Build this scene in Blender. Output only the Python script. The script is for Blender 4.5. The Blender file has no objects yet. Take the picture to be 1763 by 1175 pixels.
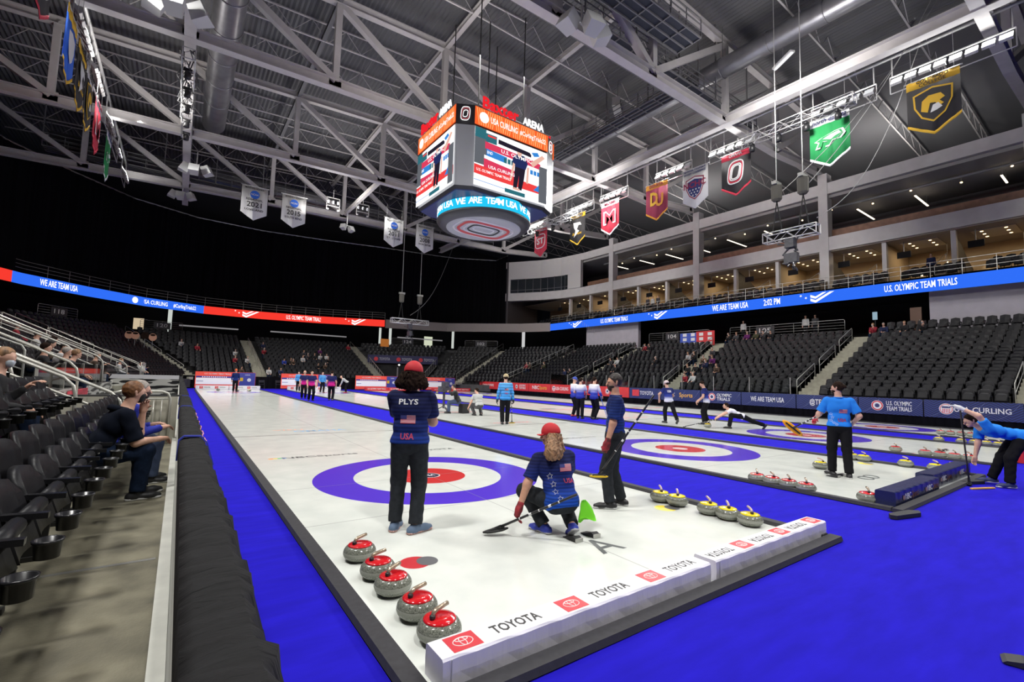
import bpy, math, random
import numpy as np
from mathutils import Vector, Matrix
from mathutils.bvhtree import BVHTree
R = math.radians
D = bpy.data
SC = bpy.context.scene
COL = SC.collection

# ---------------------------------------------------------------- camera
YAW, PIT, ROL = 0.6178, 0.0800, 0.0279
CAMP = Vector((-3.5697, -7.3454, 1.6834))
fw = Vector((math.sin(YAW)*math.cos(PIT), math.cos(YAW)*math.cos(PIT), math.sin(PIT)))
rt = Vector((math.cos(YAW), -math.sin(YAW), 0)); upv = rt.cross(fw)
r2 = rt*math.cos(ROL) + upv*math.sin(ROL); u2 = -rt*math.sin(ROL) + upv*math.cos(ROL)
cd = D.cameras.new('camera'); cam = D.objects.new('camera', cd); COL.objects.link(cam)
cam.matrix_world = Matrix(((r2.x, u2.x, -fw.x, CAMP.x), (r2.y, u2.y, -fw.y, CAMP.y), (r2.z, u2.z, -fw.z, CAMP.z), (0, 0, 0, 1)))
cd.sensor_width = 36; cd.lens = 799.91/1763*36; cd.clip_start = .05; cd.clip_end = 400
SC.camera = cam
FOC = 799.91
def project(p):
    d = Vector(p)-CAMP; z = d.dot(fw)
    if z < .05: return None
    return (881.5+FOC*d.dot(r2)/z, 587.5-FOC*d.dot(u2)/z, z)

# ---------------------------------------------------------------- world, exposure
w = D.worlds.new('world'); SC.world = w; w.use_nodes = True
w.node_tree.nodes['Background'].inputs[0].default_value = (.62, .72, 1, 1)
w.node_tree.nodes['Background'].inputs[1].default_value = .05
SC.view_settings.view_transform = 'Standard'; SC.view_settings.look = 'None'
SC.view_settings.exposure = 0.0; SC.view_settings.gamma = 1; SC.view_settings.use_curve_mapping = False
cy = SC.cycles
cy.max_bounces = 5; cy.diffuse_bounces = 3; cy.glossy_bounces = 3; cy.transparent_max_bounces = 8; cy.transmission_bounces = 3
cy.caustics_reflective = False; cy.caustics_refractive = False; cy.sample_clamp_indirect = 3; cy.use_denoising = True

def area(name, loc, target, sx, sy, power, color=(1, 1, 1), spread=180):
    l = D.lights.new(name, 'AREA'); l.shape = 'RECTANGLE'; l.size = sx; l.size_y = sy; l.energy = power; l.color = color; l.spread = R(spread)
    o = D.objects.new(name, l); COL.objects.link(o); o.location = loc
    o.rotation_euler = (Vector(target)-Vector(loc)).to_track_quat('-Z', 'Y').to_euler()
    return o
# rink lamps: the two rows of floodlights, and an added overhead fill line without fixtures
LAMP_R = [(26.4, -1.6), (26.4, 9.3), (26.4, 14.0), (26.4, 19.8), (26.4, 24.2), (26.4, 30.5)]
LAMP_L = [(-8.4, -3.0), (-8.4, 8.0), (-8.4, 16.0), (-8.4, 25.5), (-8.4, 33.0), (-8.4, 38.5)]
for x, y in LAMP_R:
    area('rink_light', (x-.3, y, 17.6), (11.5, y, 0), 1.0, 3.0, 1010, (1, .985, .95), 100)
for x, y in LAMP_L:
    area('rink_light', (x+.3, y, 17.6), (7, y, 0), 1.0, 3.0, 930, (1, .985, .95), 110)
for y in (-6, 2, 14.6, 26.6, 38.6):
    area('overhead_fill_light', (10.8, y, 20.4), (10.8, y, 0), 5, .8, 400, (1, .985, .95), 150)  # added fill pointing down at the ice, no lamp hangs here
for x, y in ((44, 6), (44, 24), (-6, 2.6), (-6, 26.6), (7, 14.6), (7, 38), (20, 2.6), (20, 26.6), (32, 14.6), (32, 36)):
    area('roof_fill_light', (x, y, 16.8 if x < 40 else 19.3), (x, y, 30), 3, 3, 430, (1, .95, .90))  # added upward fill that brightens steel and deck, not a fixture
for x in (-2, 11, 24):
    area('rink_light', (x, -13.5, 17.6), (x, -5, 0), 1.0, 3.0, 780, (1, .985, .95), 130)  # unseen lamps added behind the camera to light the near board faces
for y in (4, 20, 36):
    area('stand_light', (20, y, 17.5), (42, y+2, 11), 1.5, 1.5, 520, (1, .97, .93), 120)

# ---------------------------------------------------------------- materials
MATS = {}
def nd(nt, t, **k):
    n = nt.nodes.new(t)
    for a, b in k.items(): setattr(n, a, b)
    return n
def M(name, col=(.5, .5, .5), rough=.6, metal=0, noise=0, scale=8, bump=0, bscale=None, emis=0, ecol=None, spec=None, aniso=None, coat=0):
    if name in MATS: return MATS[name]
    m = D.materials.new(name); m.use_nodes = True; nt = m.node_tree; b = nt.nodes['Principled BSDF']
    b.inputs['Base Color'].default_value = (*col, 1); b.inputs['Roughness'].default_value = rough; b.inputs['Metallic'].default_value = metal
    if spec is not None: b.inputs['Specular IOR Level'].default_value = spec
    if coat: b.inputs['Coat Weight'].default_value = coat; b.inputs['Coat Roughness'].default_value = .08
    if emis:
        b.inputs['Emission Color'].default_value = (*(ecol or col), 1); b.inputs['Emission Strength'].default_value = emis
    tc = None
    if noise or bump:
        tc = nd(nt, 'ShaderNodeTexCoord'); mp = nd(nt, 'ShaderNodeMapping'); nt.links.new(tc.outputs['Object'], mp.inputs[0])
        if aniso: mp.inputs['Scale'].default_value = aniso
    if noise:
        n = nd(nt, 'ShaderNodeTexNoise'); n.inputs['Scale'].default_value = scale; n.inputs['Detail'].default_value = 4
        nt.links.new(mp.outputs[0], n.inputs['Vector'])
        r = nd(nt, 'ShaderNodeValToRGB'); e = r.color_ramp.elements
        e[0].position = .3; e[1].position = .7
        e[0].color = (*[max(0, c*(1-noise)) for c in col], 1); e[1].color = (*[min(1, c*(1+noise)) for c in col], 1)
        nt.links.new(n.outputs['Fac'], r.inputs[0]); nt.links.new(r.outputs[0], b.inputs['Base Color'])
    if bump:
        n2 = nd(nt, 'ShaderNodeTexNoise'); n2.inputs['Scale'].default_value = bscale or scale; n2.inputs['Detail'].default_value = 3
        nt.links.new(mp.outputs[0], n2.inputs['Vector'])
        bp = nd(nt, 'ShaderNodeBump'); bp.inputs['Strength'].default_value = bump; bp.inputs['Distance'].default_value = .02
        nt.links.new(n2.outputs['Fac'], bp.inputs['Height']); nt.links.new(bp.outputs[0], b.inputs['Normal'])
    MATS[name] = m; return m
def glow(name, col, s):
    if name in MATS: return MATS[name]
    m = D.materials.new(name); m.use_nodes = True; nt = m.node_tree; nt.nodes.clear()
    e = nd(nt, 'ShaderNodeEmission'); o = nd(nt, 'ShaderNodeOutputMaterial'); e.inputs[0].default_value = (*col, 1); e.inputs[1].default_value = s
    nt.links.new(e.outputs[0], o.inputs[0]); MATS[name] = m; return m
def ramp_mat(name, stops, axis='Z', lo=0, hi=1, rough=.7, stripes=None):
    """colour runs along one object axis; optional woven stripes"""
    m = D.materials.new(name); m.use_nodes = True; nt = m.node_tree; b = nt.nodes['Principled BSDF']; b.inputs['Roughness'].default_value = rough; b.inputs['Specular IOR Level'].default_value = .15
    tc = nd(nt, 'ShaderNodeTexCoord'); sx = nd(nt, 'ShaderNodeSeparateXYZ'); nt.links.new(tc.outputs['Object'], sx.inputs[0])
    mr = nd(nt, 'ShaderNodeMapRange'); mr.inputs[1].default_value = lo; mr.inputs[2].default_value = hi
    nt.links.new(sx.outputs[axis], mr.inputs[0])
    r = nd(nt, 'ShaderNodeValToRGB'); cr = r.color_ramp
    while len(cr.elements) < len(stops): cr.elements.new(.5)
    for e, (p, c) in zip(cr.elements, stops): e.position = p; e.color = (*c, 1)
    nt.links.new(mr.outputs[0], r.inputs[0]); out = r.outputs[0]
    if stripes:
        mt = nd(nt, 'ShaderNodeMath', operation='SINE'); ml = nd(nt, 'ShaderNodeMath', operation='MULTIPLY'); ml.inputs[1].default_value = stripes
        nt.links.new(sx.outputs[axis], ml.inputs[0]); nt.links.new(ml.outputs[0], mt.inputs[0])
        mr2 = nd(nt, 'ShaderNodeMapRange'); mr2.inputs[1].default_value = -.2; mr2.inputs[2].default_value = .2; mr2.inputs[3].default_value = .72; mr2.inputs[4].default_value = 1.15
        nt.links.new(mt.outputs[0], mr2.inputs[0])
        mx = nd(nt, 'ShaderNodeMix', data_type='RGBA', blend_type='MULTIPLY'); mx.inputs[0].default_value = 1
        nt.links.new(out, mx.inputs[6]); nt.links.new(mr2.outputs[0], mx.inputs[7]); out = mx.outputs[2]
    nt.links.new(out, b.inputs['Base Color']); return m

# ---------------------------------------------------------------- object helpers
def tag(o, label=None, cat=None, group=None, kind=None):
    if label: o['label'] = label
    if cat: o['category'] = cat
    if group: o['group'] = group
    if kind: o['kind'] = kind
    return o
def empty(name, loc=(0, 0, 0), rz=0, label=None, cat=None, group=None):
    o = D.objects.new(name, None); COL.objects.link(o); o.location = loc; o.rotation_euler = (0, 0, rz); o.empty_display_size = .1
    return tag(o, label, cat, group)
class MB:
    def __init__(s): s.v = []; s.f = []; s.mi = []; s.m = []; s.cur = 0
    def mat(s, m):
        if m not in s.m: s.m.append(m)
        s.cur = s.m.index(m); return s
    def add(s, vs, fs):
        b = len(s.v); s.v += [tuple(v) for v in vs]; s.f += [tuple(b+i for i in f) for f in fs]; s.mi += [s.cur]*len(fs); return s
    def box(s, a, b):
        x0, y0, z0 = [min(p, q) for p, q in zip(a, b)]; x1, y1, z1 = [max(p, q) for p, q in zip(a, b)]
        return s.add([(x0, y0, z0), (x1, y0, z0), (x1, y1, z0), (x0, y1, z0), (x0, y0, z1), (x1, y0, z1), (x1, y1, z1), (x0, y1, z1)],
                     [(0, 3, 2, 1), (4, 5, 6, 7), (0, 1, 5, 4), (1, 2, 6, 5), (2, 3, 7, 6), (3, 0, 4, 7)])
    def bar(s, p, q, w, h, up=(0, 0, 1)):
        p, q = Vector(p), Vector(q); d = (q-p).normalized(); u = Vector(up)
        if abs(d.dot(u)) > .99: u = Vector((1, 0, 0))
        sd = d.cross(u).normalized(); u = sd.cross(d)
        a, b = sd*w/2, u*h/2
        vs = [p-a-b, p+a-b, p+a+b, p-a+b, q-a-b, q+a-b, q+a+b, q-a+b]
        return s.add(vs, [(0, 1, 2, 3), (7, 6, 5, 4), (0, 4, 5, 1), (1, 5, 6, 2), (2, 6, 7, 3), (3, 7, 4, 0)])
    def ibeam(s, p, q, w, h, t=.04):
        p, q = Vector(p), Vector(q); z = Vector((0, 0, h/2-t/2))
        s.bar(p+z, q+z, w, t); s.bar(p-z, q-z, w, t); return s.bar(p, q, t, h-2*t)
    def tube(s, pts, r, n=8, closed=False):
        pts = [Vector(p) for p in pts]; rr = r if isinstance(r, (list, tuple)) else [r]*len(pts)
        b = len(s.v); u = None
        for i, p in enumerate(pts):
            a = pts[i-1] if i > 0 else (pts[-1] if closed else p); c = pts[i+1] if i < len(pts)-1 else (pts[0] if closed else p)
            d = (c-a).normalized() if (c-a).length > 1e-9 else Vector((0, 0, 1))
            if u is None:
                u = Vector((0, 0, 1)) if abs(d.z) < .9 else Vector((1, 0, 0))
            sd = d.cross(u)
            if sd.length < 1e-6: sd = d.cross(Vector((1, 0, 0)))
            sd.normalize(); u = sd.cross(d).normalized()
            for k in range(n):
                t = 2*math.pi*k/n; s.v.append(tuple(p+(sd*math.cos(t)+u*math.sin(t))*rr[i]))
        m = len(pts)
        for i in range(m if closed else m-1):
            for k in range(n):
                j = (i+1) % m; s.f.append((b+i*n+k, b+i*n+(k+1) % n, b+j*n+(k+1) % n, b+j*n+k)); s.mi.append(s.cur)
        if not closed:
            s.f.append(tuple(b+k for k in reversed(range(n)))); s.f.append(tuple(b+(m-1)*n+k for k in range(n))); s.mi += [s.cur]*2
        return s
    def lathe(s, prof, c=(0, 0, 0), n=24, sx=1, sy=1):
        b = len(s.v)
        for r, z in prof:
            for k in range(n):
                t = 2*math.pi*k/n; s.v.append((c[0]+r*math.cos(t)*sx, c[1]+r*math.sin(t)*sy, c[2]+z))
        for i in range(len(prof)-1):
            for k in range(n):
                s.f.append((b+i*n+k, b+i*n+(k+1) % n, b+(i+1)*n+(k+1) % n, b+(i+1)*n+k)); s.mi.append(s.cur)
        s.f.append(tuple(b+k for k in reversed(range(n)))); s.f.append(tuple(b+(len(prof)-1)*n+k for k in range(n))); s.mi += [s.cur]*2
        return s
    def prism(s, poly, o, ax, ay, th):
        """outline poly (2-D) in the frame o, ax, ay, extruded by th along ax x ay"""
        o, ax, ay = Vector(o), Vector(ax), Vector(ay); nz = ax.cross(ay).normalized()*th; n = len(poly)
        vs = [o+ax*p[0]+ay*p[1] for p in poly]; vs += [v+nz for v in vs]
        return s.add(vs, [tuple(reversed(range(n))), tuple(range(n, 2*n))]+[(i, (i+1) % n, n+(i+1) % n, n+i) for i in range(n)])
    def build(s, name, mat=None, parent=None, smooth=False, loc=None):
        me = D.meshes.new(name); me.from_pydata(s.v, [], s.f)
        ms = s.m or ([mat] if mat else [])
        for m in ms: me.materials.append(m)
        if s.m: me.polygons.foreach_set('material_index', s.mi)
        if smooth: me.polygons.foreach_set('use_smooth', [True]*len(s.f))
        me.update()
        o = D.objects.new(name, me); COL.objects.link(o)
        if parent: o.parent = parent
        if loc: o.location = loc
        return o
def struct(o): o['kind'] = 'structure'; return o
def frame(o, ax, ay):
    ax = Vector(ax).normalized(); ay = Vector(ay).normalized(); az = ax.cross(ay).normalized(); o = Vector(o)
    return Matrix(((ax.x, ay.x, az.x, o.x), (ax.y, ay.y, az.y, o.y), (ax.z, ay.z, az.z, o.z), (0, 0, 0, 1)))
def text(s, o, ax, ay, h, mat, parent=None, width=None, bold=0., align='CENTER', depth=.002, name='lettering', shear=0, space=1.):
    """writing of cap height h, centred on o, reading along ax, up along ay (parent space)"""
    c = D.curves.new(name, 'FONT'); c.body = s; c.align_x = align; c.align_y = 'CENTER'; c.size = h/.70
    c.extrude = depth; c.offset = bold*h; c.materials.append(mat); c.shear = shear; c.space_character = space; c.resolution_u = 2
    tmp = D.objects.new('tmp_text', c); me = D.meshes.new_from_object(tmp); D.objects.remove(tmp); me.name = name
    n = len(me.vertices); co = np.empty(n*3); me.vertices.foreach_get('co', co); co = co.reshape(-1, 3)
    mt = frame(o, ax, ay)
    if width and n:
        d = co[:, 0].max()-co[:, 0].min(); cx = 0 if align != 'CENTER' else (co[:, 0].max()+co[:, 0].min())/2
        co[:, 0] = (co[:, 0]-cx)*width/max(d, 1e-6); me.vertices.foreach_set('co', co.ravel()); me.update()
    ob = D.objects.new(name, me); COL.objects.link(ob)
    if parent: ob.parent = parent
    ob.matrix_local = mt
    return ob
def copy_tree(o, parent=None):
    c = o.copy(); COL.objects.link(c)
    if parent: c.parent = parent
    for ch in o.children: copy_tree(ch, c)
    return c
ORD = ['first', 'second', 'third', 'fourth', 'fifth', 'sixth', 'seventh', 'eighth', 'ninth', 'tenth', 'eleventh', 'twelfth', 'thirteenth', 'fourteenth',
       'fifteenth', 'sixteenth', 'seventeenth', 'eighteenth', 'nineteenth', 'twentieth']
ORD += ['twenty-'+x for x in ORD[:9]]+['thirtieth']
rnd = random.Random(7)
X3, Y3, Z3 = (1, 0, 0), (0, 1, 0), (0, 0, 1)
# ================================================================ floor, ice, carpet
carpet = M('blue_carpet', (.014, .008, .42), .95, noise=.13, scale=3, bump=.25, bscale=5, aniso=(.6, 2.2, 1), spec=.1)
foam = M('grey_foam', (.032, .031, .036), .8, noise=.15, scale=20)
blackcloth = M('black_cloth', (.009, .009, .010), .8, noise=.3, scale=6, bump=1.0, bscale=7, aniso=(.7, 6, .7), spec=.3)
concrete = M('concrete', (.19, .175, .125), .5, noise=.45, scale=3.5, bump=.15, bscale=60)
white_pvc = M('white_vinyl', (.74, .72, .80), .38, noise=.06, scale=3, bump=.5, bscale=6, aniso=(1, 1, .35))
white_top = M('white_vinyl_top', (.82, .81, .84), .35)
navy_pvc = M('navy_vinyl', (.018, .022, .075), .25, bump=.3, bscale=9)
red_print = M('red_print', (.62, .035, .05), .45)
white_print = M('white_print', (.8, .8, .8), .5)
black_print = M('black_print', (.02, .02, .02), .5)
dark_print = M('ice_grey_print', (.07, .08, .08), .4)

fl = struct(MB().box((-3.6, -16, -.06), (26.2, 47.5, -.02)).build('floor', M('arena_slab', (.02, .02, .025), .8)))
SHX = [0, 7.05, 14.25, 21.75]
Y0, Y1 = -5.0, 39.75
def ice_material(i):
    m = D.materials.new('ice'); m.use_nodes = True; nt = m.node_tree; b = nt.nodes['Principled BSDF']
    b.inputs['Roughness'].default_value = .16; b.inputs['IOR'].default_value = 1.31; b.inputs['Coat Weight'].default_value = .25; b.inputs['Coat Roughness'].default_value = .1
    tc = nd(nt, 'ShaderNodeTexCoord'); sx = nd(nt, 'ShaderNodeSeparateXYZ'); nt.links.new(tc.outputs['Object'], sx.inputs[0])
    def math_(op, a, c=None):
        n = nd(nt, 'ShaderNodeMath', operation=op)
        for k, v in enumerate((a, c)):
            if v is None: continue
            if isinstance(v, (int, float)): n.inputs[k].default_value = v
            else: nt.links.new(v, n.inputs[k])
        return n.outputs[0]
    x, y = sx.outputs['X'], sx.outputs['Y']
    # distance to the nearer tee
    yf = math_('SUBTRACT', 17.37, math_('ABSOLUTE', math_('SUBTRACT', y, 17.37)))
    r = math_('SQRT', math_('ADD', math_('MULTIPLY', x, x), math_('MULTIPLY', yf, yf)))
    n = nd(nt, 'ShaderNodeTexNoise'); n.inputs['Scale'].default_value = 2.2; n.inputs['Detail'].default_value = 6; nt.links.new(tc.outputs['Object'], n.inputs['Vector'])
    base = nd(nt, 'ShaderNodeValToRGB'); e = base.color_ramp.elements; e[0].position = .3; e[1].position = .75
    e[0].color = (.66, .69, .65, 1); e[1].color = (.79, .81, .76, 1); nt.links.new(n.outputs['Fac'], base.inputs[0])
    col = base.outputs[0]
    def mix(fac, c, prev):
        mx = nd(nt, 'ShaderNodeMix', data_type='RGBA'); nt.links.new(fac, mx.inputs[0]); nt.links.new(prev, mx.inputs[6])
        if isinstance(c, tuple): mx.inputs[7].default_value = (*c, 1)
        else: nt.links.new(c, mx.inputs[7])
        return mx.outputs[2]
    def line(v, at, wd): return math_('LESS_THAN', math_('ABSOLUTE', math_('SUBTRACT', v, at)), wd)
    col = mix(math_('LESS_THAN', r, 1.829), (.10, .045, .60), col)
    col = mix(math_('LESS_THAN', r, 1.219), base.outputs[0], col)
    col = mix(math_('LESS_THAN', r, .61), (.60, .045, .045), col)
    col = mix(math_('LESS_THAN', r, .185), (.78, .78, .78), col)
    if i == 0:
        col = mix(math_('LESS_THAN', r, .165), (.06, .05, .09), col)
    lines = math_('MAXIMUM', line(yf, 0, .008), math_('MAXIMUM', line(yf, -1.829, .008), line(x, 0, .007)))
    col = mix(math_('MULTIPLY', lines, .55), (.25, .25, .25), col)
    hog = line(yf, 6.4, .03)
    col = mix(math_('MULTIPLY', hog, .85), (.10, .10, .10), col)
    nt.links.new(col, b.inputs['Base Color'])
    n3 = nd(nt, 'ShaderNodeTexNoise'); n3.inputs['Scale'].default_value = 90; n3.inputs['Detail'].default_value = 1; nt.links.new(tc.outputs['Object'], n3.inputs['Vector'])
    bp = nd(nt, 'ShaderNodeBump'); bp.inputs['Strength'].default_value = .12; bp.inputs['Distance'].default_value = .004
    nt.links.new(n3.outputs['Fac'], bp.inputs['Height']); nt.links.new(bp.outputs[0], b.inputs['Normal'])
    return m
SHN = ['nearest the dasher wall', 'second from the dasher wall', 'third from the dasher wall', 'beside the far banner boards']
ICE = []
for i, sx in enumerate(SHX):
    o = MB().box((-2.36, Y0-.02, -.03), (2.36, Y1, 0)).build('ice_sheet', ice_material(i), loc=(sx, 0, 0)); struct(o); ICE.append(o)
    tag(o, 'white curling sheet with blue and red rings, '+SHN[i])
    def mark(s, x, y, h, m, width=None, rot=0, bold=.02, **k):
        a = (math.cos(rot), math.sin(rot), 0); c = (-math.sin(rot), math.cos(rot), 0)
        t = text(s, (x, y, .0008), a, c, h, m, o, width, bold, depth=.0002, name='ice_lettering', **k); return t
    letter = 'ABCD'[i]
    if i == 0:
        mark('A', .08, -3.93, .36, dark_print, .34, rot=R(0), bold=.01)
        mark('NBCSports', -1.1, 2.72, .17, black_print, 1.45)
        fe = MB()
        for k, c in enumerate([(.8, .25, .02), (.8, .6, .05), (.1, .5, .15), (.1, .25, .6)]):
            fe.mat(M('feather_%d' % k, c)); fe.lathe([(.0, 0), (.055, .0004), (.0, .0008)], (-2.02+k*.075, 2.74, .0004), 10, 1, .9)
        fe.build('peacock_mark', None, o)
        mark('TOYOTA', 1.3, 2.47, .17, dark_print, 1.0)
        mark('VISIT', -.85, 7.55, .13, M('orange_print', (.75, .2, .08)), .9, bold=.01)
        mark('OMAHA', -.1, 7.1, .3, M('steel_blue_print', (.12, .28, .5)), 1.45)
        mark('USA', 0, 0, .09, white_print, .2)
        mark('TOYOTA   NBC', .4, 28.0, .25, black_print, 3.4)
    else:
        mark('NBCSports', -1.1, 2.72, .17, black_print, 1.6); mark('TOYOTA', 1.3, 2.6, .17, dark_print, 1.1)
        mark('USA CURLING', -.2, 12.4, .45, M('curl_red_print', (.5, .06, .08)), 3.0)
        el = MB().lathe([(.0, 0), (.62, .0005), (.5, .0008)], (-.6, 13.1, .0002), 24, 1, .35); el.build('ring_mark', dark_print, o)
        mark('USA', 0, 0, .09, red_print, .2)
        mark('VISIT OMAHA', -.2, 7.2, .25, M('curl_red_print', (.5, .06, .08)), 1.8)
# printed stone discs on the ice beside the real ones
def disc_mark(i, x, y, col, rot=.5):
    m = MB().mat(M('disc_'+col, (.55, .03, .04) if col == 'red' else (.85, .65, .03), .4)).lathe([(0, 0), (.14, .0006), (.0, .001)], (0, 0, .0003), 20)
    m.mat(M('disc_grey', (.13, .13, .14), .4)).lathe([(0, 0), (.13, .0006), (.0, .001)], (.11, 0, .0016), 20, .75, .8)
    o = m.build('disc_mark', None, ICE[i]); o.location = (x, y, 0); o.rotation_euler = (0, 0, rot)
disc_mark(0, -1.72, -3.33, 'red', -.2); disc_mark(0, 1.86, -3.36, 'yellow', -.3); disc_mark(1, 2.0, -3.35, 'yellow', -.3); disc_mark(2, -2.0, -3.3, 'red', 0); disc_mark(3, -2.0, -3.3, 'red', 0)
# figure eight mark behind the second house
m8 = MB()
for k in (-1, 1): m8.tube([(k*.13+.13*math.cos(t), .12*math.sin(t), .001) for t in [j*math.pi/10 for j in range(20)]], .012, 4, True)
o8 = m8.build('ring_mark', dark_print, ICE[1]); o8.location = (.10, -4.0, 0)

# carpets
def carpet_strip(x0, x1, y0, y1, label, z=-.004):
    n = max(2, int((y1-y0)/1.2)); g = MB(); rr = random.Random(int(x0*10)+3)
    nx = max(2, int((x1-x0)/.25)); ny = int((y1-y0)/.3)
    nx, ny = min(nx, 60), min(ny, 90)
    vs = []; fs = []
    for j in range(ny+1):
        for i in range(nx+1):
            x = x0+(x1-x0)*i/nx; y = y0+(y1-y0)*j/ny
            h = .006*math.sin(y*4.1+1.5*math.sin(x*1.1+y*.2))*math.sin(y*.9+x*.3)+.003*math.sin(x*3+y*1.7)
            e = 0 if i in (0, nx) or j in (0, ny) else 1
            vs.append((x, y, z-.004+h*e))
    for j in range(ny):
        for i in range(nx):
            a = j*(nx+1)+i; fs.append((a, a+1, a+nx+2, a+nx+1))
    g.add(vs, fs); return tag(struct(g.build('carpet', carpet, smooth=True)), label)
carpet_strip(-3.3, -2.5, -5.2, 43.8, 'blue carpet runner between the dasher wall and the first sheet')
carpet_strip(2.5, 4.55, Y0-.1, 43.8, 'blue carpet runner between the first and second sheets')
carpet_strip(9.55, 11.75, Y0-.1, 43.8, 'blue carpet runner between the second and third sheets')
carpet_strip(16.75, 19.25, Y0-.1, 43.8, 'blue carpet runner between the third and fourth sheets')
carpet_strip(24.25, 25.15, Y0-.1, 43.8, 'narrow blue carpet along the far banner boards')
carpet_strip(-3.3, 25.2, -13.5, -5.07, 'wide blue carpet apron in front of all the sheets')
carpet_strip(-3.3, 25.2, 39.9, 43.8, 'blue carpet at the far end behind the sheets', -.012)
# foam curbs
def foam_strip(p, q, w, label, group=None):
    p, q = Vector(p), Vector(q); d = (q-p).normalized(); s = Vector((-d.y, d.x, 0))*w/2
    g = MB(); t = Vector((0, 0, .045)); k = s*.82
    g.add([p-s, p+s, q+s, q-s, p-k+t, p+k+t, q+k+t, q-k+t], [(3, 2, 1, 0), (4, 5, 6, 7), (0, 1, 5, 4), (1, 2, 6, 5), (2, 3, 7, 6), (3, 0, 4, 7)])
    return tag(g.build('foam_curb', foam), label, 'foam curb', group)
for i, sx in enumerate(SHX):
    for s in (-1, 1):
        foam_strip((sx+s*2.43, Y0-.055, 0), (sx+s*2.43, Y1, 0), .14, 'long grey foam curb on the %s edge of the sheet %s' % ('left' if s < 0 else 'right', SHN[i]))
    foam_strip((sx-2.5, Y0-.13, 0), (sx+2.5, Y0-.13, 0), .14, 'grey foam curb across the near end of the sheet '+SHN[i])
# ---------------------------------------------------------------- backboards
def toyota_mark(parent, o, ax, ay, s):
    """red square with three white ovals, side s"""
    o, ax, ay = Vector(o), Vector(ax), Vector(ay); nz = ax.cross(ay)
    b = MB().mat(red_print).prism([(-s*.62, -s*.5), (s*.62, -s*.5), (s*.62, s*.5), (-s*.62, s*.5)], o, ax, ay, .0012)
    b.mat(white_print)
    for a, c, dx, dy in ((.40, .27, 0, 0), (.12, .27, 0, 0), (.26, .11, 0, .14)):
        pts = [o+nz*.0016+ax*(a*s*math.cos(t)+dx*s)+ay*(c*s*math.sin(t)+dy*s) for t in [k*math.pi/12 for k in range(24)]]
        b.tube(pts, s*.018, 4, True)
    b.build('emblem', None, parent)
def backboard(x0, x1, y, look, label, flip=False, n=3, h=.17, wd=.21, group=None):
    e = empty('backboard', ((x0+x1)/2, y, 0), 0, label, 'backboard', group); L = (x1-x0)/2
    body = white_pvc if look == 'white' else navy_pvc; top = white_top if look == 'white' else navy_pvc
    g = MB().mat(body); nn = 24; vs = []
    sec = [(-wd/2, 0), (-wd/2-.004, h*.5), (-wd/2, h-.012), (-wd/2+.012, h), (wd/2-.012, h), (wd/2, h-.012), (wd/2+.004, h*.5), (wd/2, 0)]
    for k in range(nn+1):
        x = -L+2*L*k/nn
        for (yy, zz) in sec: vs.append((x, yy+(.004*math.sin(k*2.1) if zz not in (0, h) else 0), zz))
    for k in range(nn):
        for j in range(7):
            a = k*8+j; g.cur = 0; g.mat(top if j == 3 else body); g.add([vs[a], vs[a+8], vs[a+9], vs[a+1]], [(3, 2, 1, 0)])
    g.mat(body); g.add([vs[k] for k in range(8)], [tuple(range(8))]); g.add([vs[nn*8+k] for k in range(8)], [tuple(reversed(range(8)))])
    g.build('padded_body', None, e)
    if look == 'white':
        MB().box((-L+.05, -wd/2-.006, .01), (-L+.055, -wd/2-.003, h-.01)).build('seam', M('seam_grey', (.5, .5, .55)), e)
    ax, ay = (Vector((1, 0, 0)), Vector((0, 1, 0))) if not flip else (Vector((-1, 0, 0)), Vector((0, -1, 0)))
    for k in range(n):
        c = -L+2*L*(k+.5)/n
        if look == 'white':
            sgn = -1 if not flip else 1
            toyota_mark(e, (c+sgn*.24, 0, h+.0005), ax, ay, .155)
            text('TOYOTA', (c-sgn*.14, 0, h+.001), ax, ay, .085, M('toyota_grey', (.05, .05, .05)), e, .36, .03, depth=.0005)
        elif look == 'navy':
            text('NBC', (c, -wd/2-.006, h*.5), X3, Z3, .085, white_print, e, .26, .03, depth=.0005)
            text('Sports', (c+.33, -wd/2-.006, h*.5), X3, Z3, .085, M('dim_orange_print', (.16, .06, .03)), e, .34, .02, depth=.0005, shear=.3)
            MB().lathe([(0, 0), (.045, .001), (0, .002)], n=9, sy=.8).build('emblem', M('dim_peach_print', (.4, .25, .2)), e).matrix_local = frame((c-.2, -wd/2-.007, h*.5), X3, Z3)
    return e
backboard(-2.32, .2, -4.93, 'white', 'white vinyl backboard with car maker lettering, nearer left half, corner by the red stones')
backboard(.28, 2.5, -4.93, 'white', 'white vinyl backboard with upside-down lettering, right half of the near end', True)
backboard(4.78, 6.95, -4.93, 'navy', 'navy vinyl backboard with network lettering, left half at the second sheet', h=.22, wd=.24, n=2)
backboard(7.0, 9.55, -4.85, 'navy', 'navy vinyl backboard with network lettering, right half at the second sheet', h=.24, wd=.24, n=2)
o = MB().prism([(-.3, -.06), (.22, -.08), (.34, .0), (.2, .07), (-.26, .06), (-.34, 0)], (4.40, -5.25, 0), (.95, -.2, 0), (.2, .95, 0), .05).build('bag', M('bag_black', (.015, .015, .018), .7)); tag(o, 'flat black bag at the left corner of the navy backboard', 'bag')
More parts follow.
